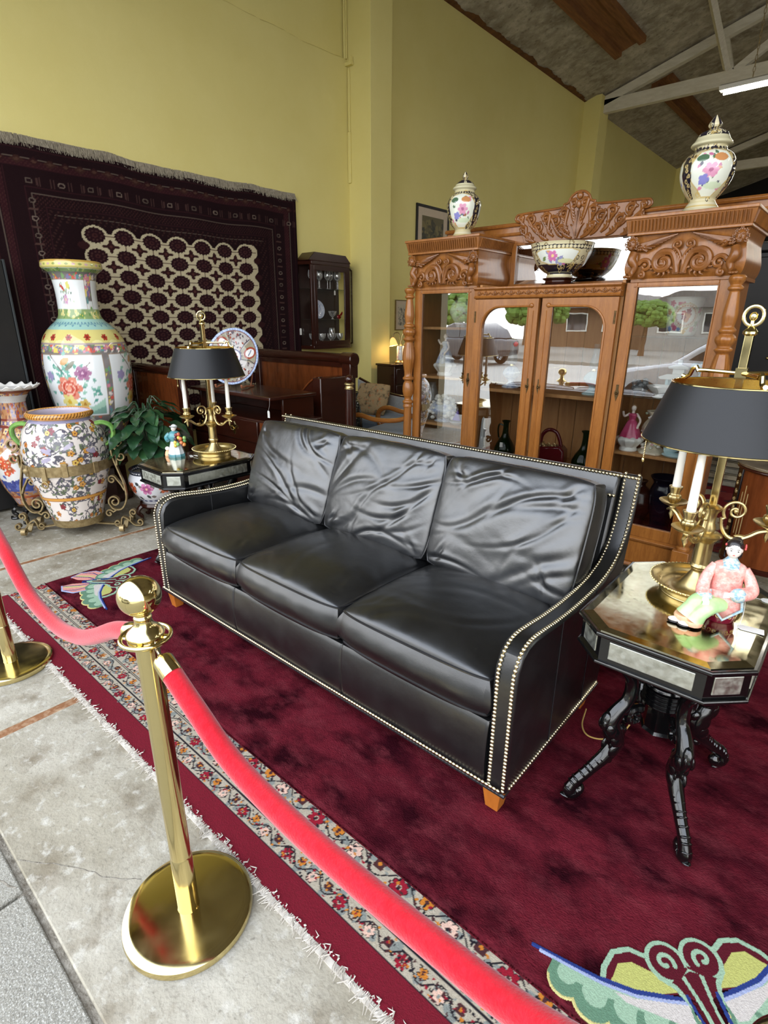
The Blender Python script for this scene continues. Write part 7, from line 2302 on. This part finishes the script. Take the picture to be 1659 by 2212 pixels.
# sleigh bed
t = thing('sleigh_bed', 'mahogany sleigh bed with rolled headboard and swept side, below the corner of the hanging rug', 'bed', (-4.2, 3.62, 0))
obj('headboard', MB().box(-0.66, 0.58, -0.015, 0.015, 0.2, 1.13), M_mahog_l, t, bevel=0.004)
obj('top_roll', MB().tube([(-0.70, 0, 1.165), (0.60, 0, 1.165)], 0.045, 18).box(-.68, .58, -.03, .02, 1.09, 1.13), M_mahog, t)
obj('scroll_end', MB().tube([(0.55, 0, 1.16), (0.70, 0, 1.16)], 0.062, 18).box(0.58, 0.69, -0.05, 0.05, 1.0, 1.16), M_mahog, t, bevel=0.008)
obj('post', MB().box(0.56, 0.66, -0.05, 0.05, 0, 1.02), M_mahog, t, bevel=0.006)
obj('post', MB().box(-0.72, -0.64, -0.05, 0.05, 0, 1.13), M_mahog, t, bevel=0.006)
curve = bez([(0.62, 1.03, 0), (0.50, 0.95, 0), (0.34, 0.80, 0), (0.16, 0.62, 0), (-0.08, 0.50, 0), (-0.5, 0.44, 0)], 30)[:, :2].tolist()
obj('swept_side', MB().prism([(0.66, 0.12), (0.66, 1.04)] + curve + [(-0.5, 0.12)], -0.40, -0.36, 'y'), M_mahog, t, bevel=0.004)
obj('edge_bead', MB().tube([(a, -0.405, b + .004) for a, b in curve], 0.008, 6), M_mahog_l, t)
obj('side_post', MB().box(0.60, 0.70, -0.42, -0.02, 0.05, 1.03), M_mahog, t, bevel=0.008)
obj('bed_rail', MB().box(-0.6, 0.6, -0.34, -0.02, 0.2, 0.34), M_mahog, t, bevel=0.006)
# turned post
t = thing('turned_post', 'slim round mahogany post with ball top and brass collar behind the sofa back', 'post', (-2.985, 3.02, 0))
obj('shaft', MB().lathe([(0.05, 0), (0.055, 0.02), (0.04, 0.04), (0.036, 0.06), (0.034, 0.75), (0.029, 1.0)], 28), M_mahog, t)
obj('collar', MB().lathe(smooth_prof([(0.030, 0.995), (0.037, 1.002), (0.031, 1.012), (0.030, 1.028), (0.038, 1.036), (0.032, 1.046)], 24), 28), M_brass_dull, t)
obj('ball', MB().sphere((0, 0, 1.072), 0.032, (1, 1, 1), 24, 16), M_mahog, t)

# wall display cabinet with glasses
WY, WX = 4.86, -5.30
t = thing('wall_cabinet', 'small mahogany wall display cabinet with canted sides beside the hanging rug', 'cabinet', (WX, WY, 0))
fx = 0.225
ya, yb, y0_, y1_ = -0.30, 0.30, -0.345, 0.56
plan = [(0.0, y0_), (fx, ya), (fx, yb), (0.0, y1_)]
def canted(z0, z1, grow=0.0, m=None):
    P = [(0.001, y0_ - grow), (fx + grow, ya - grow), (fx + grow, yb + grow), (0.001, y1_ + grow)]
    return MB().prism(P, z0, z1, 'z')
obj('base_board', canted(1.16, 1.20, 0.005), M_mahog, t, bevel=.004)
obj('top_board', canted(2.09, 2.13, 0.008), M_mahog, t, bevel=.004)
obj('pediment', MB().prism([(y0_ - .01, 2.13), (yb + .03, 2.13), (yb - 0.06, 2.215), (ya + 0.04, 2.22)], 0.02, fx + .01, 'x'), M_mahog, t, bevel=.004)
M_red_back = mat('dark_red_back', S(46, 24, 16), 0.5, 0, n=(6, S(34, 16, 12), 0.3))
obj('back_panel', MB().box(0.002, 0.010, y0_ + .02, 0.33, 1.2, 2.09), M_red_back, t)
def post(x, y, w=.022):
    return MB().box(x - w, x, y - w, y + w, 1.2, 2.09)
for (x, y) in ((fx, ya + .01), (fx, yb - .01)):
    obj('corner_post', post(x, y, .026), M_mahog, t, bevel=.004)
for y in (y0_ + .012, y1_ - .012):
    obj('wall_stile', MB().box(0.0, 0.03, y - .012, y + .012, 1.2, 2.09), M_mahog, t, bevel=.003)
d = obj('door', MB().box(fx - .018, fx + .004, ya + .03, yb - .03, 1.2, 1.255).box(fx - .018, fx + .004, ya + .03, yb - .03, 2.03, 2.09).box(fx - .018, fx + .004, ya + .03, ya + .075, 1.255, 2.03).box(fx - .018, fx + .004, yb - .075, yb - .03, 1.255, 2.03), M_mahog, t, bevel=.003)
M_wg = glass_pane('clear_pane', 0.05)
obj('glass', MB().box(fx - .010, fx - .007, ya + .07, yb - .07, 1.25, 2.035), M_wg, d, smooth=False)
for (p0, p1) in (((0.03, y0_ + .006), (fx - .02, ya - .0)), ((0.03, y1_ - .02), (fx - .02, yb))):
    n_ = np.array((-(p1[1] - p0[1]), p1[0] - p0[0]))
    n_ = n_ / np.linalg.norm(n_) * .0015
    q = [(p0[0] + n_[0], p0[1] + n_[1]), (p1[0] + n_[0], p1[1] + n_[1]), (p1[0] - n_[0], p1[1] - n_[1]), (p0[0] - n_[0], p0[1] - n_[1])]
    obj('side_glass', MB().prism(q, 1.22, 2.07, 'z'), M_wg, t, smooth=False)
for z in (1.50, 1.84):
    obj('shelf', MB().prism([(0.012, y0_ + .03), (fx - .03, ya + .03), (fx - .03, yb - .03), (0.012, y1_ - .06)], z - .006, z, 'z'), M_gl, t, smooth=False)
M_wine = glass_pane('wine_glass', 0.3, (0.97, 0.98, 0.98, 1))
_nt = M_wine.node_tree
_df = _nt.nodes.new('ShaderNodeBsdfDiffuse')
_df.inputs[0].default_value = (0.9, 0.9, 0.88, 1)  # white diffuse edges stand in for light caught at the glass rims
_lw = _nt.nodes.new('ShaderNodeLayerWeight')
_lw.inputs[0].default_value = 0.25
_mx = _nt.nodes.new('ShaderNodeMixShader')
_o = [q for q in _nt.nodes if q.type == 'OUTPUT_MATERIAL'][0]
_src = _o.inputs[0].links[0].from_socket
_nt.links.new(_lw.outputs['Facing'], _mx.inputs[0])
_nt.links.new(_src, _mx.inputs[1])
_nt.links.new(_df.outputs[0], _mx.inputs[2])
_nt.links.new(_mx.outputs[0], _o.inputs[0])
wprof = smooth_prof([(0.032, 0), (0.030, 0.003), (0.005, 0.008), (0.0035, 0.03), (0.0035, 0.085), (0.008, 0.098), (0.030, 0.118), (0.038, 0.145), (0.036, 0.175), (0.030, 0.20)], 40)
wprof_s = smooth_prof([(0.032, 0), (0.030, 0.003), (0.005, 0.008), (0.0035, 0.05), (0.008, 0.06), (0.032, 0.085), (0.040, 0.115), (0.040, 0.135)], 40)
wme = mesh_of('wine_glass', MB().lathe(wprof, 20, cap=False), M_wine)
wms = mesh_of('goblet', MB().lathe(wprof_s, 20, cap=False), M_wine)
for k, (x, y) in enumerate(((.10, -.20), (.15, -.13), (.09, -.06), (.14, 0.02), (.10, 0.10), (.15, 0.17), (.10, 0.235))):
    o = obj('wine_glass', wme, None, None, (WX + x, WY + y, 1.84))
    tag(o, ORD[k] + ' stemmed wine glass from the left on the wall cabinet top shelf', 'glass', 'wine glasses on the wall cabinet top shelf')
for k, (x, y) in enumerate(((.10, -.21), (.15, -.12), (.09, -.04), (.15, 0.04), (.10, 0.13), (.15, 0.20), (.09, 0.26))):
    o = obj('goblet', wms, None, None, (WX + x, WY + y, 1.20))
    tag(o, ORD[k] + ' short goblet from the left in the bottom of the wall cabinet', 'glass', 'goblets in the bottom of the wall cabinet')
for k, y in enumerate((-.14, 0.15)):
    o = obj('tall_goblet', wme, None, None, (WX + .06, WY + y, 1.20))
    tag(o, ['left', 'right'][k] + ' one of two tall goblets behind the short goblets in the wall cabinet', 'glass', 'tall goblets in the wall cabinet')
t = thing('blue_plate', 'round blue and white plate on the middle shelf of the wall cabinet', 'plate', (WX + .07, WY - .10, 1.502))
pp = MB().lathe([(0.0005, 0.004), (0.06, 0.0), (0.105, 0.016), (0.108, 0.020), (0.06, 0.008), (0.0005, 0.010)], 40, cap=False)
pp.xform(Matrix.Translation((0, 0, .108)) @ Matrix.Rotation(radians(80), 4, 'Y') @ Matrix.Rotation(radians(0), 4, 'Z'))
obj('plate', pp, M_bluew, t)
t = thing('heart_dish', 'small clear glass dish beside the blue plate in the wall cabinet', 'dish', (WX + .12, WY + .11, 1.50))
obj('dish', MB().lathe(smooth_prof([(0.02, 0), (0.008, 0.02), (0.035, 0.05), (0.05, 0.09), (0.045, 0.09), (0.01, 0.05)], 30), 24, cap=False), M_wine, t)
t = thing('red_glass_bird', 'little red glass ornament at the right end of the wall cabinet middle shelf', 'ornament', (WX + .12, WY + .22, 1.50))
obj('body', MB().sphere((0, 0, .03), .03, (.7, 1.2, .9), 14, 10).tube(bez([(0, 0.02, .04), (0, .05, .07), (0, .055, .09)], 8), np.linspace(.014, .006, 9), 8), mat('red_glass', S(150, 20, 24), 0.05, 0, n=(10, S(110, 10, 14), 0.3), coat=0.6), t)
price_tag((WX + fx - .02, WY + .075, 1.80), radians(90), 'white price tag hanging below the wine glasses in the wall cabinet', 0.05, 0.024, vertical=True, string=[(0, 0, .024), (0, .004, .036)])
price_tag((-5.24, 4.50, 1.36), radians(90), 'white price tag at the right edge of the hanging rug', 0.075, 0.03, vertical=True)

# pictures
def picture(y0, y1, z0, z1, fw, mt, label, fcol, art):
    t = thing('framed_picture', label, 'picture', (-5.298, (y0 + y1) / 2, (z0 + z1) / 2))
    hy, hz = (y1 - y0) / 2, (z1 - z0) / 2
    fr_ = MB()
    fr_.box(0, .022, -hy, hy, hz - fw, hz).box(0, .022, -hy, hy, -hz, -hz + fw).box(0, .022, -hy, -hy + fw, -hz + fw, hz - fw).box(0, .022, hy - fw, hy, -hz + fw, hz - fw)
    obj('frame', fr_, fcol, t, bevel=.003)
    obj('mount', MB().box(0, .010, -hy + fw, hy - fw, -hz + fw, hz - fw), mat('picture_mount', S(206, 190, 168), 0.8, 0, n=(12, S(196, 180, 158), 0.3)), t, smooth=False)
    n1, n2 = 90, 110
    ay, az = hy - fw - mt, hz - fw - mt
    A, B = np.meshgrid(np.linspace(-ay, ay, n1), np.linspace(-az, az, n2), indexing='ij')
    p = Paint(A, B, art[0])
    r = random.Random(int(y0 * 10))
    for k in range(90):
        x, z = r.uniform(-ay, ay), r.uniform(-az, az * .7)
        p.disc(x, z, ay * r.uniform(.06, .2), r.choice(art[1:]), az * r.uniform(.05, .22))
    obj('print', MB().grid(np.stack([np.full_like(A, .0115), A, B], -1)), mat('print_paper', (1, 1, 1, 1), 0.5, 0, attr='Col', n=(40, S(120, 110, 90), 0.3, 0.6, 0.2)), t, col=p.c)
    return t
picture(6.73, 7.52, 2.32, 3.03, .035, .10, 'dark framed landscape print on the yellow wall behind the left ginger jar', M_dark, [SN(96, 88, 56), SN(58, 56, 40), SN(44, 46, 36), SN(120, 108, 66), SN(70, 66, 44)])
picture(6.30, 6.60, 1.36, 1.765, .010, .05, 'small pale engraving in a thin frame above the nightstand lamp', mat('thin_gilt_frame', S(150, 130, 86), 0.4, 0.4, n=(20, S(120, 100, 64), 0.3)), [SN(196, 188, 166), SN(150, 144, 128), SN(170, 162, 144), SN(110, 106, 96), SN(190, 180, 160)])

# chest with two-shade lamp by the pilaster
t = thing('chest', 'small dark mahogany chest of drawers in front of the pilaster', 'chest', (-4.74, 5.48, 0))
obj('carcass', MB().box(-0.16, 0.14, 0.0, 0.62, 0.06, 0.94), M_mahog, t, bevel=.004)
obj('top', MB().box(-0.175, 0.16, -0.015, 0.635, 0.94, 0.965), M_mahog, t, bevel=.006)
obj('plinth', MB().box(-0.165, 0.15, -0.005, 0.625, 0.0, 0.07), M_mahog, t, bevel=.004)
for k in range(4):
    z = 0.10 + k * 0.205
    d = obj('drawer', MB().box(0.135, 0.152, 0.03, 0.59, z, z + 0.19), M_mahog, t, bevel=.005)
    obj('knob', MB().sphere((0.165, 0.18, z + .095), .014, (1, 1, 1), 10, 8).sphere((0.165, 0.44, z + .095), .014, (1, 1, 1), 10, 8), M_brass_dull, d)
t = thing('twin_shade_lamp', 'lit lamp with two amber tulip shades and painted china body on the chest', 'lamp', (-4.70, 5.72, 0.965))
obj('foot', MB().lathe(smooth_prof([(0.075, 0), (0.078, 0.012), (0.06, 0.03), (0.055, 0.04)], 20), 24), M_brass_dull, t)
obj('china_body', MB().lathe([(0.052, 0.04), (0.05, 0.2), (0.045, 0.215)], 28), M_floral, t)
st_ = MB().tube([(0, 0, .21), (0, 0, .28)], .012, 8)
sh_ = []
for s in (-1, 1):
    c_ = (s * 0.085, s * 0.055)
    st_.tube(bez([(0, 0, .26), (c_[0] * .3, c_[1] * .3, .37), (c_[0] * .85, c_[1] * .85, .37), (c_[0] * 1.1, c_[1] * 1.1, .31)], 24), .007, 8)
obj('curved_stem', st_, M_brass_dull, t)
M_ambs = mat('lit_amber_glass', S(255, 214, 120), 0.4, 0, n=(12, S(250, 190, 80), 0.3), emit=((1.0, 0.66, 0.22, 1), 0.55))
for s in (-1, 1):
    m = MB().lathe(smooth_prof([(0.016, 0.0), (0.028, -0.012), (0.042, -0.045), (0.046, -0.07), (0.055, -0.10)], 24), 28, lobes=(7, 0.06), cap=False)
    m.xform(Matrix.Translation((s * 0.094, s * 0.06, .315)) @ Matrix.Rotation(s * radians(14), 4, 'Y'))
    o = obj('tulip_shade', m, M_ambs, t)
    ld = bpy.data.lights.new('bulb', 'POINT')
    ld.energy = 1.0
    ld.color = (1.0, 0.76, 0.42)
    ld.shadow_soft_size = 0.03
    lo = bpy.data.objects.new('bulb', ld)
    C.objects.link(lo)
    lo.location = (-4.70 + s * 0.096, 5.72 + s * 0.062, 0.965 + .21)
t = thing('mirror_box', 'dark dressing box standing behind the twin shade lamp on the chest', 'box', (-4.70, 5.97, 0.965))
obj('case', MB().box(-0.02, 0.12, -0.04, 0.10, 0, 0.36), M_mahog, t, bevel=.006)
obj('lid', MB().box(-0.03, 0.13, -0.05, 0.11, 0.36, 0.385), M_mahog, t, bevel=.004)

# grey upholstered settee and armchair seen past the cabinet
M_grey = mat('grey_upholstery', S(168, 168, 164), 0.85, 0, n=(40, S(146, 148, 148), 0.3), bump=(200, 0.2, 0.003), sheen=0.3)
M_blueg = mat('blue_grey_upholstery', S(120, 136, 156), 0.85, 0, n=(40, S(104, 120, 142), 0.3), bump=(200, 0.2, 0.003), sheen=0.3)
M_honey = mat('honey_wood', S(176, 112, 52), 0.25, 0, n=(7, S(146, 88, 38), 0.25), coat=0.4, stretch=(1, 1, 4))
t = thing('settee', 'pale grey settee with dark shaped back rail, half hidden by the oak cabinet', 'settee', (-4.35, 5.15, 0))
bp = bez([(-0.56, 0.79, 0), (-0.40, 0.74, 0), (-0.15, 0.66, 0), (0.15, 0.625, 0), (0.5, 0.63, 0), (0.8, 0.62, 0)], 40)[:, :2].tolist()
obj('back', MB().prism([(0.8, 0.35), (-0.56, 0.35)] + bp, -0.03, 0.05, 'y'), M_grey, t, bevel=.01)
obj('back_rail', MB().tube([(a, 0.01, b) for a, b in bp], 0.022, 8), M_mahog, t)
obj('seat', MB().box(-0.58, 0.85, -0.62, 0.0, 0.30, 0.42), M_blueg, t, bevel=.03)
obj('seat_rail', MB().box(-0.58, 0.85, -0.60, 0.02, 0.22, 0.31), M_mahog, t, bevel=.008)
for x in (-0.52, 0.78):
    for y in (-0.55, -0.02):
        obj('leg', MB().tube([(x, y, 0), (x, y, 0.23)], [.018, .028], 8), M_mahog, t)
t = thing('cushion', 'floral tan scatter cushion leaning on the grey settee', 'cushion', (-4.48, 4.86, 0.43), (radians(66), 0, radians(8)))
mb, rims = cushion(0.42, 0.36, 0.05, 0.06, 4.4, 0.2, 0.05, n=24)
obj('cover', mb.xform(Matrix.Translation((0, 0.18, 0.0))), mat('floral_tan', S(176, 150, 110), 0.9, 0, n=[(16, S(90, 80, 60), 0.08, 0.58), (22, S(196, 120, 70), 0.08, 0.62)], bump=(160, .2, .003)), t, angle=180)
t = thing('patterned_jar', 'dark green patterned jar standing beside the settee behind the turned post', 'jar', (-4.10, 4.12, 0))
obj('body', MB().lathe(smooth_prof([(0.10, 0), (0.11, 0.02), (0.15, 0.2), (0.16, 0.45), (0.13, 0.66), (0.10, 0.72), (0.12, 0.78), (0.115, 0.78)], 50), 32), mat('dark_patterned_glaze', S(26, 30, 28), 0.25, 0, n=[(26, S(170, 170, 150), 0.05, 0.62)], coat=0.5), t)
t = thing('armchair', 'honey wood armchair with scrolled arms and blue grey seat behind the sofa', 'chair', (-3.50, 4.22, 0), radians(10))
def arm(y):
    pth = np.vstack([bez([(0.32, y, 0.66), (0.15, y, 0.60), (-0.08, y, 0.585), (-0.27, y, 0.615), (-0.37, y, 0.58), (-0.40, y, 0.50), (-0.37, y, 0.43)], 44)[:, :], plane3(spiral((-0.335, 0.425), 0.036, pi, 0.85, 16, .3), 'y', y)[1:]])
    return MB().tube(pth, np.interp(np.linspace(0, 1, len(pth)), [0, .5, .8, 1], [.022, .026, .03, .026]), 10)
for y in (-0.28, 0.28):
    obj('arm', arm(y), M_honey, t)
    obj('arm_support', MB().tube(bez([(-0.33, y, 0.42), (-0.30, y, 0.36), (-0.31, y, 0.28)], 12), .026, 8), M_honey, t)
obj('seat', MB().box(-0.30, 0.28, -0.27, 0.27, 0.36, 0.46), M_blueg, t, bevel=.03)
obj('seat_frame', MB().box(-0.33, 0.31, -0.30, 0.30, 0.28, 0.365), M_honey, t, bevel=.01)
obj('backrest', MB().box(0.29, 0.34, -0.27, 0.27, 0.36, 0.90), M_grey, t, bevel=.02)
for x in (-0.30, 0.29):
    for y in (-0.27, 0.27):
        obj('leg', MB().tube([(x, y, 0), (x, y, 0.29)], [.018, .028], 8), M_honey, t)

# ---------------------------------------------------------------- dim right hand background
t = thing('round_cabinet', 'round mahogany drum cabinet with marble top and gilt inlay, right of the oak cabinet', 'cabinet', (-0.235, 3.60, 0))
obj('body', MB().lathe([(0.215, 0.20), (0.215, 0.745)], 48), M_mahog_l, t)
M_marb = mat('brown_marble', S(128, 112, 86), 0.2, 0, n=(7, S(84, 72, 54), 0.12), coat=0.3)
obj('marble_top', MB().lathe(smooth_prof([(0.0005, 0.775), (0.225, 0.775), (0.232, 0.77), (0.232, 0.76), (0.225, 0.756)], 20), 48, cap=False), M_marb, t)
obj('top_moulding', MB().lathe(smooth_prof([(0.21, 0.735), (0.232, 0.745), (0.226, 0.757), (0.20, 0.757)], 16), 48, cap=False), M_mahog, t)
obj('base_moulding', MB().lathe([(0.20, 0.19), (0.226, 0.195), (0.226, 0.215), (0.213, 0.225)], 48), M_mahog, t)
for k in range(4):
    a = radians(-153 + 90 * k)
    Mz = Matrix.Rotation(a, 4, 'Z')
    obj('stile', MB().box(0.208, 0.222, -0.028, 0.028, 0.22, 0.74).xform(Mz), M_black_lacquer, t, bevel=.002)
    g = MB()
    for j in range(9):
        g.tube([(0.2235, x_, z_) for x_, z_ in spiral((0.004 * (-1) ** j, 0.70 - j * 0.045), 0.014, j, 1.2, 12, .3)], .0022, 5)
    obj('gilt_mount', g.xform(Mz), M_goldp, t, kind='stuff')
    for q, (z0, z1) in zip((-0.02, 0.0, 0.02), ((0.38, 0.62), (0.36, 0.66), (0.38, 0.62))):
        b_ = 0.35 + q / 0.217
        obj('gilt_line', MB().tube([(0.2165 * cos(b_), 0.2165 * sin(b_), z0), (0.2165 * cos(b_), 0.2165 * sin(b_), z1)], .0018, 5).xform(Mz), M_goldp, t)
    if k % 2 == 0:
        obj('leg', MB().tube([(0.19, 0, 0.0), (0.185, 0, 0.2)], [.022, .032], 8).xform(Mz), M_mahog, t)
t = thing('pedestal_table', 'small dark pedestal table at the right edge behind the side table', 'table', (-0.12, 4.15, 0))
obj('pedestal', MB().lathe(smooth_prof([(0.13, 0), (0.13, 0.02), (0.06, 0.04), (0.03, 0.07), (0.028, 0.3), (0.04, 0.5), (0.03, 0.56)], 40), 28), M_mahog, t)
obj('top', MB().lathe([(0.0005, 0.56), (0.24, 0.56), (0.25, 0.575), (0.0005, 0.585)], 40), M_mahog, t)
# patterned rug on the floor behind
t = thing('red_rug', 'worn red and cream patterned rug on the floor behind the oak cabinet', 'rug', (0, 0, 0))
G, X, Y = rug_grid(-1.9, 1.3, 4.1, 7.4, 0.02, 0.008)
p = Paint(X, Y, SN(120, 36, 40))
r = random.Random(17)
for k in range(420):
    p.flower(r.uniform(-1.9, 1.3), r.uniform(4.1, 7.4), r.uniform(.05, .11), r.choice([SN(176, 166, 144), SN(150, 140, 124), SN(60, 50, 60), SN(140, 60, 56), SN(190, 180, 160)]), 6)
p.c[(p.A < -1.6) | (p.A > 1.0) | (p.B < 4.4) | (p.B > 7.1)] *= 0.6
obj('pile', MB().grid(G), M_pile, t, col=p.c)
# pile of folded rugs
for k in range(9):
    w = r.uniform(.0, .06)
    m = MB()
    z0 = 0.010 + k * 0.062
    sec = [(-0.55 - w, 0.008), (-0.58 - w, 0.028), (-0.55 - w, 0.05), (0.55 + w, 0.05), (0.57, 0.028), (0.55 + w, 0.008)]
    m.prism(sec, -0.40 - w, 0.40, 'y')
    m.box(-0.54, 0.54, -0.39, 0.39, 0.0, 0.008).box(-0.54, 0.54, -0.39, 0.39, 0.05, 0.058)
    o = obj('folded_rug', m, [mat('folded_rug_grey', S(150, 146, 130), 0.95, 0, n=(8, S(110, 104, 90), 0.2), bump=(120, .4, .004)), mat('folded_rug_tan', S(170, 160, 136), 0.95, 0, n=(8, S(120, 108, 88), 0.2), bump=(120, .4, .004))][k % 2], None, (-0.92, 6.35, z0), r.uniform(-.05, .05), bevel=.01)
    tag(o, (ORD[8 - k] + ' folded rug from the top of the pile behind the round cabinet') if k < 8 else 'topmost folded rug of the pile behind the round cabinet', 'rug', 'folded rugs piled on the floor')
# tall dark dresser and stacked chairs in the gloom
t = thing('dark_wardrobe', 'tall very dark wardrobe in the gloom right of the oak cabinet', 'wardrobe', (-0.9, 8.0, 0))
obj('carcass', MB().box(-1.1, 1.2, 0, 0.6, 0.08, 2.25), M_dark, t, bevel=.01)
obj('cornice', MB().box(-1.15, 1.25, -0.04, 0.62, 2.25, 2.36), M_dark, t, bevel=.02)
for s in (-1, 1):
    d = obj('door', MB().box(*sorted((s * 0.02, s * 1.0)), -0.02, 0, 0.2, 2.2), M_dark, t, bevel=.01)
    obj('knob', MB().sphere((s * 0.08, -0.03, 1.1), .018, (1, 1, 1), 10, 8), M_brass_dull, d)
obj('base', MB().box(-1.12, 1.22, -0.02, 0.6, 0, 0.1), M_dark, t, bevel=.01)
M_steel = mat('polished_chair', S(40, 32, 30), 0.12, 0, n=(6, S(28, 22, 20), 0.3), coat=0.7)
def dchair(loc, rot, label):
    t = thing('dining_chair', label, 'chair', loc, rot, 'dark chairs stacked in the gloom')
    obj('seat', MB().box(-.22, .22, -.22, .22, .43, .48), M_steel, t, bevel=.012)
    for x, y in ((-.19, -.19), (.19, -.19)):
        obj('leg', MB().tube([(x, y, 0), (x, y, .44)], [.014, .022], 8), M_steel, t)
    bk = MB()
    for s in (-1, 1):
        bk.tube(bez([(s * .19, .19, 0), (s * .2, .2, .45), (s * .23, .26, .85), (s * .12, .29, 1.02), (0, .29, 1.05)], 40), .016, 8)
        bk.tube(bez([(s * .02, .22, .5), (s * .06, .26, .75), (s * .12, .29, .98)], 20), .009, 6)
    obj('backrest', bk, M_steel, t)
    return t
dchair((-0.78, 5.6, 0), radians(160), 'dark polished chair standing nearest behind the oak cabinet')
dchair((-1.45, 7.2, 0.01), radians(200), 'dark polished chair farther back in the gloom')
price_tag((-0.62, 5.2, 1.62), radians(30), 'white price tag hanging in the gloom above the right lamp', 0.07, 0.04, vertical=True, string=[(0, 0, .035), (0.0, 0.02, .3), (0, .04, .6)])
